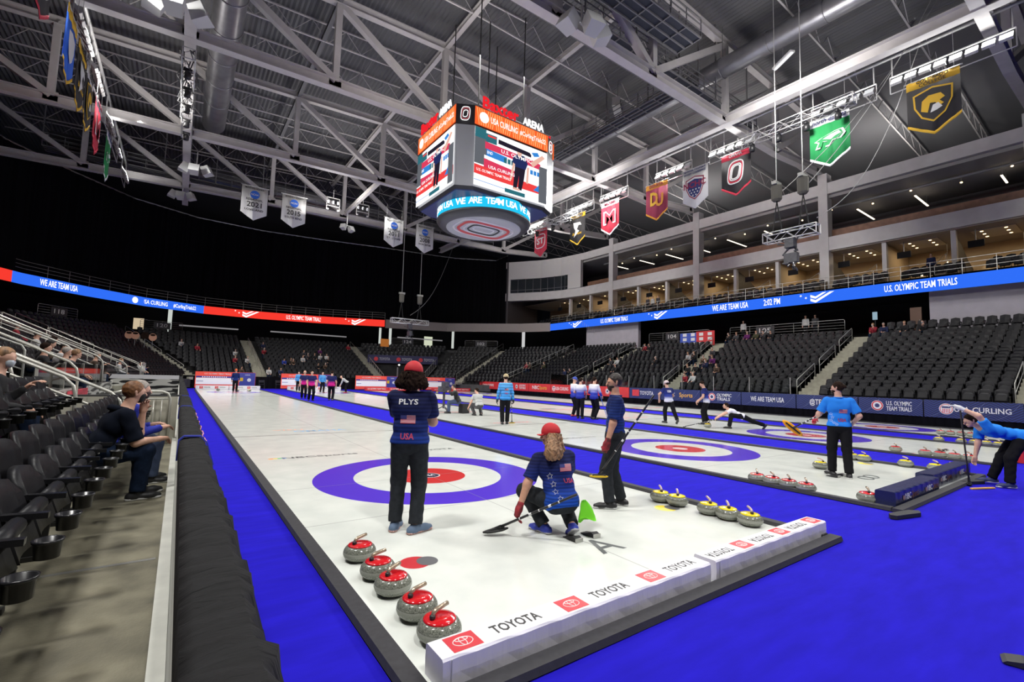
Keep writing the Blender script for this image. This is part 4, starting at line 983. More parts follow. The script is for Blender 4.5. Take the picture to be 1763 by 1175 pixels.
# open web joists
def joist(x0, x1, y, z, dep, label):
    e = empty('roof_joist', (0, y, 0), 0, label, 'roof joist', 'open web roof joists')
    g = MB(); zz = lambda x: zdeck(x)-.18
    n = int((x1-x0)/1.1); xs = [x0+(x1-x0)*k/n for k in range(n+1)]
    MB().bar((x0, 0, zz(x0)), ((14 if x0 < 14 < x1 else x1), 0, zz(14 if x0 < 14 < x1 else x1)), .1, .08).build('top_chord', tsteel, e)
    g.bar((x0, 0, zz(x0)-dep), ((x0+x1)/2, 0, zz((x0+x1)/2)-dep), .1, .08).bar(((x0+x1)/2, 0, zz((x0+x1)/2)-dep), (x1, 0, zz(x1)-dep), .1, .08); g.build('bottom_chord', tsteel, e)
    w_ = MB()
    for k in range(n):
        a, b = xs[k], xs[k+1]
        w_.bar((a, 0, zz(a)-(dep if k % 2 else 0)), (b, 0, zz(b)-(0 if k % 2 else dep)), .035, .035)
    o = w_.build('web_bars', tsteel, e)
k = 0
for ti in range(-1, 5):
    yy = (TY[ti] if ti >= 0 else TY[0]-11.95)
    for q in (1, 2):
        y = yy+11.95*q/3
        for (x0, x1, s) in ((-18, 9.8, 'left half'), (10.1, 38, 'right half'), (38.2, 58, 'over the suites')):
            joist(x0, x1, y, 0, 1.25, 'open web joist under the deck, %s, %s from the near end' % (s, ORD[k]))
        k += 1
for x in (-14.8, -8, -.8, 6.2, 13.5, 20.8, 28, 35):
    g = MB()
    for ti in range(-1, 5):
        yy = (TY[ti] if ti >= 0 else TY[0]-11.95); a, b = yy+11.95/3, yy+11.95*2/3; z = zdeck(x)-.2
        g.bar((x, a, z-1.2), (x, b, z-1.2), .05, .05).bar((x, a, z-1.2), (x, (a+b)/2, z), .04, .04).bar((x, b, z-1.2), (x, (a+b)/2, z), .04, .04)
    tag(g.build('joist_bridging', dsteel), 'thin cross bridging between the joists, line %d metres across from the left beam' % int(x+15), 'roof bracing', 'roof bracing lines')
# ducts
def duct(x, z, r, y0, y1, label):
    e = empty('air_duct', (x, 0, z), 0, label, 'duct'); MB().tube([(0, y0+(y1-y0)*k/20, 0) for k in range(21)], r, 28).build('duct_tube', galv, e, True)
    for k in range(int((y1-y0)/3)):
        y = y0+.5+3*k; MB().tube([((r+.02)*math.cos(t), y, (r+.02)*math.sin(t)) for t in [j*math.pi/12 for j in range(24)]], .035, 5, True).build('duct_band', galv, e, True)
        if k % 2: MB().bar((0, y, r), (0, y, 25.2-z), .03, .03).build('hanger', dsteel, e)
duct(-2.7, 21.8, .80, -13, 37, 'big round metal duct running away overhead on the left')
duct(24.0, 22.3, .62, -13, 44, 'long round spiral duct under the roof on the right')
tag(MB().tube([(-14, 47.5, 21.2), (30, 47.5, 21.2)], .7, 20).build('air_duct', galv, None, True), 'round duct crossing behind the farthest truss', 'duct')
tag(MB().tube([(-14, 50, 20.4), (30, 50, 20.4)], .25, 10).build('roof_pipe', galv, None, True), 'pipe crossing above the black curtain', 'pipe')
# catwalks
def catwalk(p, q, wd, label, panels=True):
    p, q = Vector(p), Vector(q); d = (q-p); L = d.length; d.normalize(); s = Vector((-d.y, d.x, 0))*wd/2
    e = empty('catwalk', (0, 0, 0), 0, label, 'catwalk', 'catwalks under the roof')
    g = MB(); n = int(L/1.3)
    for k in range(n+1): c = p+d*(L*k/n); g.bar(c-s, c+s, .06, .05)
    for m_ in (-1, -.33, .33, 1): g.bar(p+s*m_, q+s*m_, .06, .1)
    g.build('floor_frame', dsteel, e)
    MB().add([p-s+Vector((0, 0, .06)), p+s+Vector((0, 0, .06)), q+s+Vector((0, 0, .06)), q-s+Vector((0, 0, .06))], [(0, 1, 2, 3)]).build('floor_mesh', M('catwalk_mesh', (.022, .026, .04), .7), e)
    for m_ in (-1, 1):
        g = MB()
        for z in (.4, .75, 1.1): g.bar(p+s*m_+Vector((0, 0, z)), q+s*m_+Vector((0, 0, z)), .05, .05)
        for k in range(0, n+1): c = p+d*(L*k/n)+s*m_; g.bar(c, c+Vector((0, 0, 1.1)), .04, .04)
        g.build('side_rail', dsteel, e)
    for k in range(0, n+1, 3):
        c = p+d*(L*k/n)-s; MB().bar(c, (c.x, c.y, zdeck(c.x)-.1), .07, .07).build('hanger', dsteel, e)
catwalk((8, 9.6, 20.2), (29, 9.6, 20.2), 1.5, 'dark catwalk with mesh floor crossing overhead beside the second truss')
catwalk((7.5, 7.0, 20.2), (18, 7.0, 20.2), 1.5, 'dark catwalk end with square mesh floor over the near rink')
catwalk((21.5, 9, 20.6), (21.5, 34, 20.6), 1.1, 'narrow catwalk running away beside the right duct')
catwalk((-14, 45.6, 19.6), (30, 45.6, 19.6), 1.3, 'catwalk along the farthest truss above the white banners')
# ---------------------------------------------------------------- floodlights on pipes
lampw = glow('flood_glow', (1, .985, .94), 16); lampd = M('flood_case', (.5, .5, .5), .4, .3); alu = M('truss_aluminium', (.62, .62, .62), .35, .5)
def floods(x, y0, y1, z, side, on, label):
    e = empty('floodlight_rack', (x, (y0+y1)/2, z), 0, label, 'floodlights', 'floodlight racks'); L = (y1-y0)/2
    MB().tube([(0, -L, 0), (0, L, 0)], .05, 8).build('rail', alu, e); MB().tube([(0, -L, -.9), (0, L, -.9)], .03, 6).build('lower_rail', alu, e)
    MB().bar((0, -L+.1, 0), (0, -L+.1, 1.1), .06, .06).build('hanger', alu, e); MB().bar((0, L-.1, 0), (0, L-.1, 1.1), .06, .06).build('hanger', alu, e)
    MB().bar((0, -L, -.9), (0, -L, 0), .05, .05).build('end_post', alu, e); MB().bar((0, L, -.9), (0, L, 0), .05, .05).build('end_post', alu, e)
    n = int((y1-y0)/.55)
    for k in range(n):
        y = -L+.3+k*(2*L-.6)/max(1, n-1)
        lit = on[k % len(on)] == '1'
        h = empty('lamp_head', (side*.1, y, -.35)); h.parent = e; h.rotation_euler = (0, side*R(-38), 0)
        MB().box((-.06, -.23, -.22), (.08, .23, .22)).build('lamp_case', lampd, h)
        MB().box((side*-.0+(.09 if side > 0 else -.075), -.215, -.205), (side*0+(.10 if side > 0 else -.065), .215, .205)).build('lamp_lens', lampw if lit else M('lens_off', (.75, .78, .82), .2), h)
for k, (y0, y1, on) in enumerate([(-4.2, .4, '1111111110'), (1.0, 4.2, '00100'), (7.6, 10.8, '011111'), (12.2, 15.4, '011110'), (18.2, 21.4, '01110'), (22.2, 26.0, '011110'), (28.8, 33.0, '0111100')]):
    floods(26.2, y0, y1, 18.2, -1, on, 'rack of floodlights over the right side, %s from the camera' % ORD[k])
for k, (y0, y1, on) in enumerate([(15.0, 17.6, '0000'), (20.4, 24.2, '0011111'), (25.2, 28.5, '00000'), (31.5, 34.5, '110000'), (35.2, 38.5, '001111'), (41.5, 44.5, '11110'), (2.0, 6.0, '1111')]):
    floods(-8.6, y0, y1, 18.2, 1, on, 'rack of floodlights over the left side, %s in line' % ORD[k])
tag(MB().tube([(-8.6, -10, 19.3), (-8.6, 48, 19.3)], .09, 8).build('lighting_pipe', alu, None, True), 'long pipe carrying the left floodlights', 'pipe')
tag(MB().tube([(26.2, -10, 19.3), (26.2, 40, 19.3)], .09, 8).build('lighting_pipe', alu, None, True), 'long pipe carrying the right floodlights', 'pipe')
# box truss with moving lights
def box_truss(p, q, s, label, heads=0, cams=False, cab=6.0):
    p, q = Vector(p), Vector(q); d = q-p; L = d.length; d.normalize(); u = Vector((0, 0, s/2)); v = d.cross(Vector((0, 0, 1))).normalized()*s/2
    e = empty('box_truss', p, 0, label, 'lighting truss'); Z0 = Vector((0, 0, 0)); g = MB(); n = max(2, int(L/(s*1.05)))
    for a in (u+v, u-v, -u+v, -u-v): MB().tube([a, d*L+a], .03, 6).build('chord_tube', alu, e, True)
    for k in range(n):
        a0, a1 = d*(L*k/n), d*(L*(k+1)/n)
        for w0, w1 in ((u+v, u-v), (u+v, -u+v), (-u+v, -u-v), (u-v, -u-v)):
            if k % 2: w0, w1 = w1, w0
            g.tube([a0+w0, a1+w1], .016, 4)
    for a0 in (Z0, d*L):
        for w0, w1 in ((u+v, u-v), (u+v, -u+v), (-u+v, -u-v), (u-v, -u-v)): g.tube([a0+w0, a0+w1], .03, 5)
    g.build('lacing', alu, e)
    hd = M('moving_head', (.02, .02, .022), .35)
    for k in range(heads):
        c = d*(L*(k+.5)/heads)-u*1.0-Vector((0, 0, .35)); h = MB().lathe([(.1, -.2), (.16, -.18), (.17, .08), (.1, .2)], c, 12); h.box(c+Vector((-.2, -.08, .18)), c+Vector((.2, .08, .34))); h.build('moving_head', hd, e, True)
    if cams:
        c = d*(L*.5)-u; h = MB(); r_ = random.Random(4)
        for k in range(26): a = c+Vector((r_.uniform(-.3, .3), r_.uniform(-.3, .3), -r_.uniform(.1, 1.7))); h.bar(a, a+Vector((r_.uniform(-.3, .3), r_.uniform(-.3, .3), r_.uniform(-.3, .3))), .06, .06)
        h.box(c+Vector((-.22, -.22, -.5)), c+Vector((.22, .22, -.0))).box(c+Vector((-.15, -.35, -1.3)), c+Vector((.15, .3, -.8))); h.build('camera_head', M('camera_dark', (.06, .06, .07), .4, noise=.4), e)
        for t in (.25, .75):
            for w0 in (-.25, .25): MB().tube([d*(L*t)+d*w0+u, d*(L*t)+Vector((0, 0, 2.0))], .03, 5).build('sling', M('sling_black', (.02, .02, .02), .8), e)
            c = d*(L*t)+Vector((0, 0, 2.0)); MB().lathe([(.18, 0), (.26, .1), (.28, .85), (.2, .9)], c, 10).build('chain_bag', M('chain_bag', (.10, .095, .08), .9), e)
            MB().box(c+Vector((-.32, -.12, .9)), c+Vector((.32, .12, 1.08))).build('hoist', steel, e); MB().bar(c+Vector((0, 0, 1.0)), c+Vector((0, 0, cab)), .03, .03).build('chain', alu, e)
    return e
box_truss((22.4, 5.2, 9.75), (22.4, 2.55, 9.75), .5, 'hanging aluminium truss with a camera head in front of the suites', cams=True, cab=13.5)
box_truss((14.3, 40, 7.5), (18.5, 40, 7.5), .5, 'small hanging aluminium truss before the far curtain', cams=True, cab=10.5)
box_truss((24.9, 1.6, 17.2), (24.9, 7.9, 17.2), .55, 'aluminium truss behind the green banner with black moving lights', heads=4)
box_truss((25.2, 23.0, 17.0), (25.2, 30.5, 17.0), .5, 'aluminium truss at the far right floodlights', heads=3)
box_truss((-4.3, 20.5, 17.6), (-4.3, 30.5, 17.6), .55, 'aluminium truss wrapped in cables under the left beam', heads=5)
g = MB(); r_ = random.Random(5)
for k in range(60): a = Vector((-4.3+r_.uniform(-.35, .35), 20.5+r_.uniform(0, 6), 17.6+r_.uniform(-.35, .4))); g.tube([a, a+Vector((r_.uniform(-.2, .2), r_.uniform(.1, .9), r_.uniform(-.25, .25))), a+Vector((r_.uniform(-.2, .2), r_.uniform(.6, 1.4), r_.uniform(-.2, .2)))], .03, 5)
tag(g.build('cable_bundle', M('cable_dark', (.05, .05, .055), .5, noise=.6, scale=3)), 'tangled dark cables over the left truss', 'cables')
# speakers
spm = M('speaker_white', (.52, .52, .52), .5)
def speakers(x, y, z, n, s, label, top=None):
    e = empty('speaker_cluster', (x, y, z), 0, label, 'loudspeakers', 'white loudspeaker clusters'); MB().bar((0, 0, 0), (0, 0, (top or 1.2)), .08, .08).build('hanger', alu, e); MB().bar((-s, 0, .1), (s, 0, .1), .06, .06).build('yoke', alu, e)
    for k in range(n):
        a = (k-(n-1)/2)*R(75)-R(100); c = Vector((math.cos(a)*s*.85, math.sin(a)*s*.85, -s*.4-(.25*s if k == 1 else 0)))
        h = MB().add([(-.4*s, -.45*s, -.35*s), (.4*s, -.45*s, -.35*s), (.3*s, .3*s, -.35*s), (-.3*s, .3*s, -.35*s), (-.4*s, -.35*s, .45*s), (.4*s, -.35*s, .45*s), (.3*s, .3*s, .45*s), (-.3*s, .3*s, .45*s)], [(0, 3, 2, 1), (4, 5, 6, 7), (0, 1, 5, 4), (1, 2, 6, 5), (2, 3, 7, 6), (3, 0, 4, 7)]).build('cabinet', spm, e)
        h.location = c; h.rotation_euler = (R(-20), 0, a+math.pi/2)
speakers(10.9, 8.0, 18.6, 3, 1.0, 'cluster of white loudspeakers high overhead above the scoreboard', 1.0)
speakers(-4.7, 17.6, 18.0, 3, .95, 'white loudspeakers at the top left beam', .8)
speakers(-3.6, 36.2, 17.6, 3, .85, 'three white loudspeakers below the left beam', 1.2)
speakers(-4.5, 44.6, 17.9, 3, .8, 'two white loudspeakers at the end of the left beam', 1.0)
speakers(10.1, 43.4, 17.6, 2, .7, 'small white loudspeaker hanging left of the scoreboard', 1.8)
for k, (x, y) in enumerate([(7.4, 38.6), (10.2, 38.4)]):
    e = empty('spot_cage', (x, y, 17.8), 0, 'small cage of white spotlights left of the scoreboard, %s one' % ('left', 'right')[k], 'spotlights', 'cages of small spotlights')
    g = MB()
    for z in (0, .8): g.bar((-.6, 0, z), (.6, 0, z), .06, .06)
    for x_ in (-.6, .6): g.bar((x_, 0, -.3), (x_, 0, .8), .06, .06)
    g.build('cage_frame', alu, e); MB().bar((0, 0, .8), (0, 0, 1.6), .05, .05).build('hanger', alu, e)
    for x_ in (-.45, 0, .45): MB().lathe([(.05, 0), (.1, .05), (.1, .25), (.04, .3)], (x_, 0, .25), 8).build('spot', M('lens_off', (.75, .78, .82), .2), e)
    MB().lathe([(.05, 0), (.12, .03), (.12, .1), (.04, .14)], (-.5, 0, -.4), 8).build('spot', spm, e); MB().lathe([(.05, 0), (.12, .03), (.12, .1), (.04, .14)], (.5, 0, -.4), 8).build('spot', spm, e)
# unit heater and strip lamps
e = empty('fan_unit', (23.0, 16.6, 23.0), R(35), 'white fan unit with four round fans beside the right duct', 'fan unit')
MB().box((-1.1, -.3, -.3), (1.1, .3, .35)).build('housing', spm, e)
for k in range(4): MB().lathe([(.22, 0), (.22, .02), (.0, .03)], n=18).build('fan', M('fan_dark', (.03, .03, .03), .5), e).matrix_local = frame((-.8+.53*k, -.3, 0), (1, 0, 0), Z3)
MB().bar((0, 0, .3), (0, 0, 2.3), .05, .05).build('hanger', dsteel, e)
e = empty('strip_lamp', (24.3, 4.9, 20.9), R(60), 'white strip lamp hanging below the right duct', 'lamp'); MB().box((-.8, -.15, 0), (.8, .15, .12)).build('housing', spm, e); MB().box((-.78, -.05, -.05), (.78, .05, 0)).build('light_tube', glow('lamp_cool', (.9, .95, 1), 2), e); MB().bar((0, 0, .1), (0, 0, 1.0), .03, .03).build('hanger', dsteel, e)
# ---------------------------------------------------------------- hanging banners
def pennant(x, y, w_, h_, dip, facing, label, group, base, head, trim, art, z=17.1, pipe=True):
    """facing: +1 seen from -x side, -1 seen from +x side, 0 faces -y"""
    rd = {1: Vector((0, -1, 0)), -1: Vector((0, 1, 0)), 0: Vector((1, 0, 0))}[facing]; e = empty('hanging_banner', (x, y, z), 0, label, 'banner', group)
    nr = rd.cross(Vector((0, 0, 1)))*-1; nr = rd.cross(Vector((0, 0, 1))); out = nr if facing != 0 else Vector((0, -1, 0))
    out = rd.cross(Vector((0, 0, 1)))
    def P(u, v): return (-w_/2+u*w_, v)
    nn = 16
    def strip(v0f, v1f, m, lift, name, u0=0, u1=1):
        g = MB(); vs = []
        for k in range(nn+1):
            u = u0+(u1-u0)*k/nn; t = 1-abs(u*2-1); wv = .022*math.sin(u*19)+.012*math.sin(u*41)
            for fz in (v0f, v1f):
                vs.append(rd*(-w_/2+u*w_)+Vector((0, 0, fz(t)))+out*(wv+lift))
        b = len(vs); vs += [v-out*.012 for v in vs]
        fs = [(2*k, 2*k+2, 2*k+3, 2*k+1) for k in range(nn)]+[(b+2*k+1, b+2*k+3, b+2*k+2, b+2*k) for k in range(nn)]
        fs += [(2*k, b+2*k, b+2*k+2, 2*k+2) for k in range(nn)]+[(2*k+1, 2*k+3, b+2*k+3, b+2*k+1) for k in range(nn)]
        g.add(vs, fs); return g.build(name, m, e, True)
    strip(lambda t: 0, lambda t: -h_-dip*t, base, 0, 'cloth')
    if head: strip(lambda t: 0, lambda t: -.42, head, .01, 'header')
    if trim: strip(lambda t: -h_-dip*t+.14, lambda t: -h_-dip*t-.01, trim, .012, 'border')
    MB().tube([rd*(-w_/2-.1), rd*(w_/2+.1)], .03, 6).build('top_pole', alu, e)
    for s in (-.8, .8): MB().tube([rd*(w_/2*s), rd*(w_/2*s)+Vector((0, 0, 1.9 if facing else 1.5))], .008, 4).build('cord', alu, e)
    art(e, rd, out)
    return e
def cm(n, c): return M('cloth_'+n, c, .75)
def T(e, rd, out, s, v, h, m, width=None, bold=.02, shear=0, u=0): return text(s, rd*u+Vector((0, 0, v))+out*.06, rd, Z3, h, m, e, width, bold, depth=.004, shear=shear)
def outline_o(e, rd, out, v, w_, h_, cols, slant=.12):
    for k, (s, m) in enumerate(cols):
        pts = []
        for j in range(28):
            t = j*2*math.pi/28; c, q = math.cos(t), math.sin(t)
            pts.append(rd*((w_*s)*math.copysign(abs(c)**.6, c)/2+slant*math.copysign(abs(q)**.7, q)*h_/2)+Vector((0, 0, v+(h_*(s if s > .6 else s*1.15))*math.copysign(abs(q)**.6, q)/2))+out*(.06+.003*k))
        MB().tube(pts, .045, 5, True).build('emblem', m, e)
W_ = cm('white', (.7, .7, .7)); K_ = cm('black', (.03, .028, .03)); R_ = cm('red', (.5, .03, .06)); G_ = cm('gold', (.7, .42, .03)); MR = cm('maroon', (.28, .03, .07)); GR = cm('green', (.01, .22, .06)); NV = cm('navy', (.03, .04, .16)); OR = cm('orange', (.65, .28, .03)); BL_ = cm('blue', (.02, .12, .6))
def shield(e, rd, out, v, s, m, lift=.05):
    MB().prism([(-.5*s, .45*s), (0, .58*s), (.5*s, .45*s), (.48*s, 0), (.3*s, -.4*s), (0, -.62*s), (-.3*s, -.4*s), (-.48*s, 0)], Vector((0, 0, v))+out*lift, rd, Z3, .008).build('emblem', m, e)
def art_colorado(e, rd, out):
    T(e, rd, out, 'COLORADO', -.13, .17, MATS['cloth_black'], 1.2); T(e, rd, out, 'COLLEGE', -.33, .17, MATS['cloth_black'], 1.0)
    shield(e, rd, out, -1.45, 1.5, G_, .05); shield(e, rd, out, -1.45, 1.35, K_, .062)
    MB().prism([(-.45, -.3), (-.4, .2), (-.15, .4), (.3, .35), (.45, .1), (.25, .0), (.4, -.2), (.2, -.3), (.1, -.05), (-.1, .0), (-.2, -.45)], Vector((0, 0, -1.4))+out*.075, rd, Z3, .008).build('emblem', G_, e)
    MB().prism([(-.1, -.5), (.0, -.15), (.2, -.1), (.35, -.35), (.15, -.45)], Vector((0, 0, -1.4))+out*.087, rd, Z3, .008).build('emblem', W_, e)
def art_und(e, rd, out):
    T(e, rd, out, 'north dakota', -.2, .3, MATS['cloth_navy'], 1.7, .0, .25)
    for m, s, lf in ((W_, 1, .05), (GR, .86, .062)):
        MB().prism([(-.75*s, -.05), (-.35*s, .12), (.3*s, .28*s), (.7*s, .3*s), (.82*s, .0), (.6*s, -.25*s), (.2*s, -.22*s), (.0, -.5*s), (-.2*s, -.5*s), (-.1*s, -.2*s), (-.35*s, -.15*s), (-.45*s, -.5*s), (-.7*s, -.5*s), (-.55*s, -.15*s)], Vector((0, 0, -1.3))+out*lf, rd, Z3, .008).build('emblem', m, e)
    MB().prism([(-.3, .0), (.1, .14), (.5, .2), (.6, .05), (.3, -.02), (.1, -.15)], Vector((0, 0, -1.3))+out*.076, rd, Z3, .008).build('emblem', W_, e)
def art_o(e, rd, out):
    T(e, rd, out, 'OMAHA', -.21, .2, W_, .9); outline_o(e, rd, out, -1.4, 1.0, 1.5, [(1.0, W_), (.86, R_), (.7, W_), (.5, W_)])
def art_nchc(e, rd, out):
    T(e, rd, out, 'NATIONAL COLLEGIATE', -.14, .14, NV, 1.7, .02); T(e, rd, out, 'HOCKEY CONFERENCE', -.36, .14, NV, 1.7, .02)
    shield(e, rd, out, -1.45, 1.45, MR, .05); shield(e, rd, out, -1.45, 1.3, W_, .06); shield(e, rd, out, -1.5, 1.15, NV, .07)
    T(e, rd, out + out*.6, 'NCHC', -1.25, .42, MR, 1.75, .03)
    for r_ in range(3):
        for c in range(4-r_): MB().lathe([(0, 0), (.06, .006), (0, .01)], n=5).build('star', W_, e).matrix_local = frame(rd*((c-(3-r_)/2)*.24)+Vector((0, 0, -1.62-.2*r_))+out*.085, rd, Z3)
def art_denver(e, rd, out): T(e, rd, out, 'DENVER', -.22, .24, MR, 1.3); T(e, rd, out, 'D', -1.3, 1.0, G_, .7, .05, 0, -.2); T(e, rd, out+out*.2, 'U', -1.5, .9, OR, .7, .05, 0, .3)
def art_miami(e, rd, out): T(e, rd, out, 'MIAMI', -.22, .24, MR, 1.2); T(e, rd, out, 'M', -1.5, 1.1, W_, 1.4, .06); T(e, rd, out+out*.2, 'M', -1.5, .95, R_, 1.15, .02)
def art_wmu(e, rd, out): T(e, rd, out, 'WESTERN', -.22, .22, K_, 1.4); MB().prism([(-.5, .6), (.4, .5), (.6, .2), (.2, .25), (.0, -.1), (.3, -.3), (-.1, -.6), (-.4, -.8), (-.2, -.2), (-.4, .1)], Vector((0, 0, -1.4))+out*.06, rd, Z3, .008).build('emblem', W_, e); T(e, rd, out, 'Broncos', -1.9, .25, G_, 1.2, .01, .2)
def art_stc(e, rd, out): outline_o(e, rd, out, -1.4, 1.5, 1.4, [(1, W_)], .1); T(e, rd, out, 'ST', -1.4, .6, W_, 1.1, .04)
RB = [(-1.42, 'dark banner with gold header, gold trim and animal head, nearest on the right', K_, G_, G_, art_colorado), (3.05, 'green banner with white hawk head below the aluminium truss', GR, W_, W_, art_und), (8.5, 'black banner with a large white and red letter O', K_, R_, R_, art_o),
      (11.5, 'white banner with dark blue starred shield', W_, None, None, art_nchc), (14.8, 'maroon and orange banner with two gold letters', MR, OR, OR, art_denver), (19.6, 'red banner with white M', R_, W_, W_, art_miami),
      (23.6, 'black banner with horse head and gold trim, right of the scoreboard', K_, G_, G_, art_wmu), (29.0, 'red banner with ST emblem, lowest beside the scoreboard', R_, None, R_, art_stc)]
for y, lb, base, head, trim, art in RB: pennant(25.5, y, 2.0, 2.35, .65, 1, lb, 'team banners on the right', base, head, trim, art)
LB = [(13.9, 'dark banner with red trim at the top left corner', K_, None, R_, art_o), (18.3, 'narrow looking blue banner with yellow trim, upper left', BL_, G_, G_, lambda e, r_, o: shield(e, r_, o, -1.4, 1.1, W_)),
      (20.8, 'black banner with gold border on the left, edge on', K_, G_, G_, art_wmu), (23.0, 'dark banner with white header and gold trim on the left', K_, W_, G_, art_colorado), (26.0, 'red banner seen edge on at the left', R_, W_, R_, art_miami), (30.5, 'green banner with white header seen edge on at the left', GR, W_, W_, art_und)]
for y, lb, base, head, trim, art in LB: pennant(-8.2, y, 2.0, 2.35, .65, -1, lb, 'team banners on the left', base, head, trim, art, z=16.2)
def art_ncaa(yr, city):
    def f(e, rd, out):
        T(e, rd, out, "MEN'S ICE HOCKEY", -.22, .15, K_, 1.6, .015)
        MB().lathe([(0, 0), (.38, .004), (0, .01)], n=22).build('emblem', BL_, e).matrix_local = frame(Vector((0, 0, -.78))+out*.055, rd, Z3)
        T(e, rd, out+out*.3, 'NCAA', -.78, .17, W_, .6, .02); T(e, rd, out, 'REGIONAL', -1.25, .19, K_, 1.35, .02); T(e, rd, out, yr, -1.72, .46, K_, 1.2, .02); T(e, rd, out, city, -2.2, .19, K_, 1.5, .02)
    return f
for x, yr, city in ((.9, '2021', 'LOVELAND'), (4.2, '2015', 'SOUTH BEND'), (14.1, '2011', 'ST. LOUIS'), (17.7, '2008', 'WORCESTER')):
    e = pennant(x, 40, 2.1, 2.5, .65, 0, 'white pennant with blue oval reading %s over the far rink' % yr, 'white championship pennants', W_, None, None, art_ncaa(yr, city), z=18.45)
    g = MB(); 
    for s in (-1, 1): g.box((s*1.06-.03, .0, -2.5), (s*1.06+.03, .02, 0))
    g.box((-1.06, 0, -.04), (1.06, .02, .03)).build('black_edge', K_, e)
# cables
for k, (p, q) in enumerate([((22.4, 4.6, 12.0), (29.5, -2.0, 25)), ((22.4, 3.2, 12.0), (27.5, -2.5, 25)), ((16.4, 40, 8.2), (24, 45, 18.5)), ((22.4, 2.6, 10.3), (26.2, -.8, 19.2))]):
    p, q = Vector(p), Vector(q); pts = [p.lerp(q, t/10)-Vector((0, 0, 1.2*math.sin(math.pi*t/10)*(1 if k < 2 else 1.5))) for t in range(11)]
    tag(MB().tube(pts, .018, 5).build('cable', M('cable_grey', (.35, .35, .35), .5)), 'thin hanging cable from the roof, %s of four' % ORD[k], 'cable', 'hanging cables')

# ================================================================ scoreboard
SBX, SBY = 11.0, 16.5
e = empty('scoreboard', (SBX, SBY, 10.9), 0, 'big hanging video scoreboard with round lower ring in the middle of the hall', 'scoreboard')
ob = M('board_orange', (.85, .14, .03)); gsh = M('board_grey', (.42, .43, .46), .25, .3); bk = M('board_black', (.012, .012, .016), .5)
hx, hy, bx, by = 3.45, 2.9, .9, .5
octo = [(-hx+bx, -hy), (hx-bx, -hy), (hx, -hy+by), (hx, hy-by), (hx-bx, hy), (-hx+bx, hy), (-hx, hy-by), (-hx, -hy+by)]
def octring(z0, z1, s0, s1, m, name):
    g = MB(); v0 = [(x*s0, y*s0, z0) for x, y in octo]; v1 = [(x*s1, y*s1, z1) for x, y in octo]
    g.add(v0+v1, [(k, (k+1) % 8, 8+(k+1) % 8, 8+k) for k in range(8)]+[tuple(reversed(range(8))), tuple(range(8, 16))]); return g.build(name, m, e)
octring(1.0, 4.35, .97, .99, gsh, 'case'); octring(4.35, 5.5, .985, .985, bk, 'header_case'); octring(.85, 1.0, .93, .97, bk, 'lower_edge')
octring(.80, .86, .92, .93, M('board_blue_under', (.02, .03, .12), .4), 'underside')
FACES = [((0, -hy, 0), (1, 0, 0), hx-bx), ((-hx, 0, 0), (0, -1, 0), hy-by), ((hx, 0, 0), (0, 1, 0), hy-by), ((0, hy, 0), (-1, 0, 0), hx-bx)]
def colr(n, c, s=1.0): return glow('px_'+n, c, s)
PW = colr('white', (1, 1, 1), 1.25); PR = colr('crimson', (.75, .05, .12)); PR2 = colr('red', (.9, .06, .06)); PT = colr('teal', (.03, .16, .2)); PB_ = colr('blue', (.04, .25, .7)); PN = colr('navy', (.02, .03, .12)); PK = colr('dark', (.02, .015, .03)); PG = colr('grey', (.13, .14, .16)); PS = colr('skin', (.85, .5, .4)); PO = colr('orange', (1, .14, .03), 1.0); PO2 = colr('orange_light', (1, .30, .10)); PC = colr('cyan', (.02, .6, .95), 1.0)
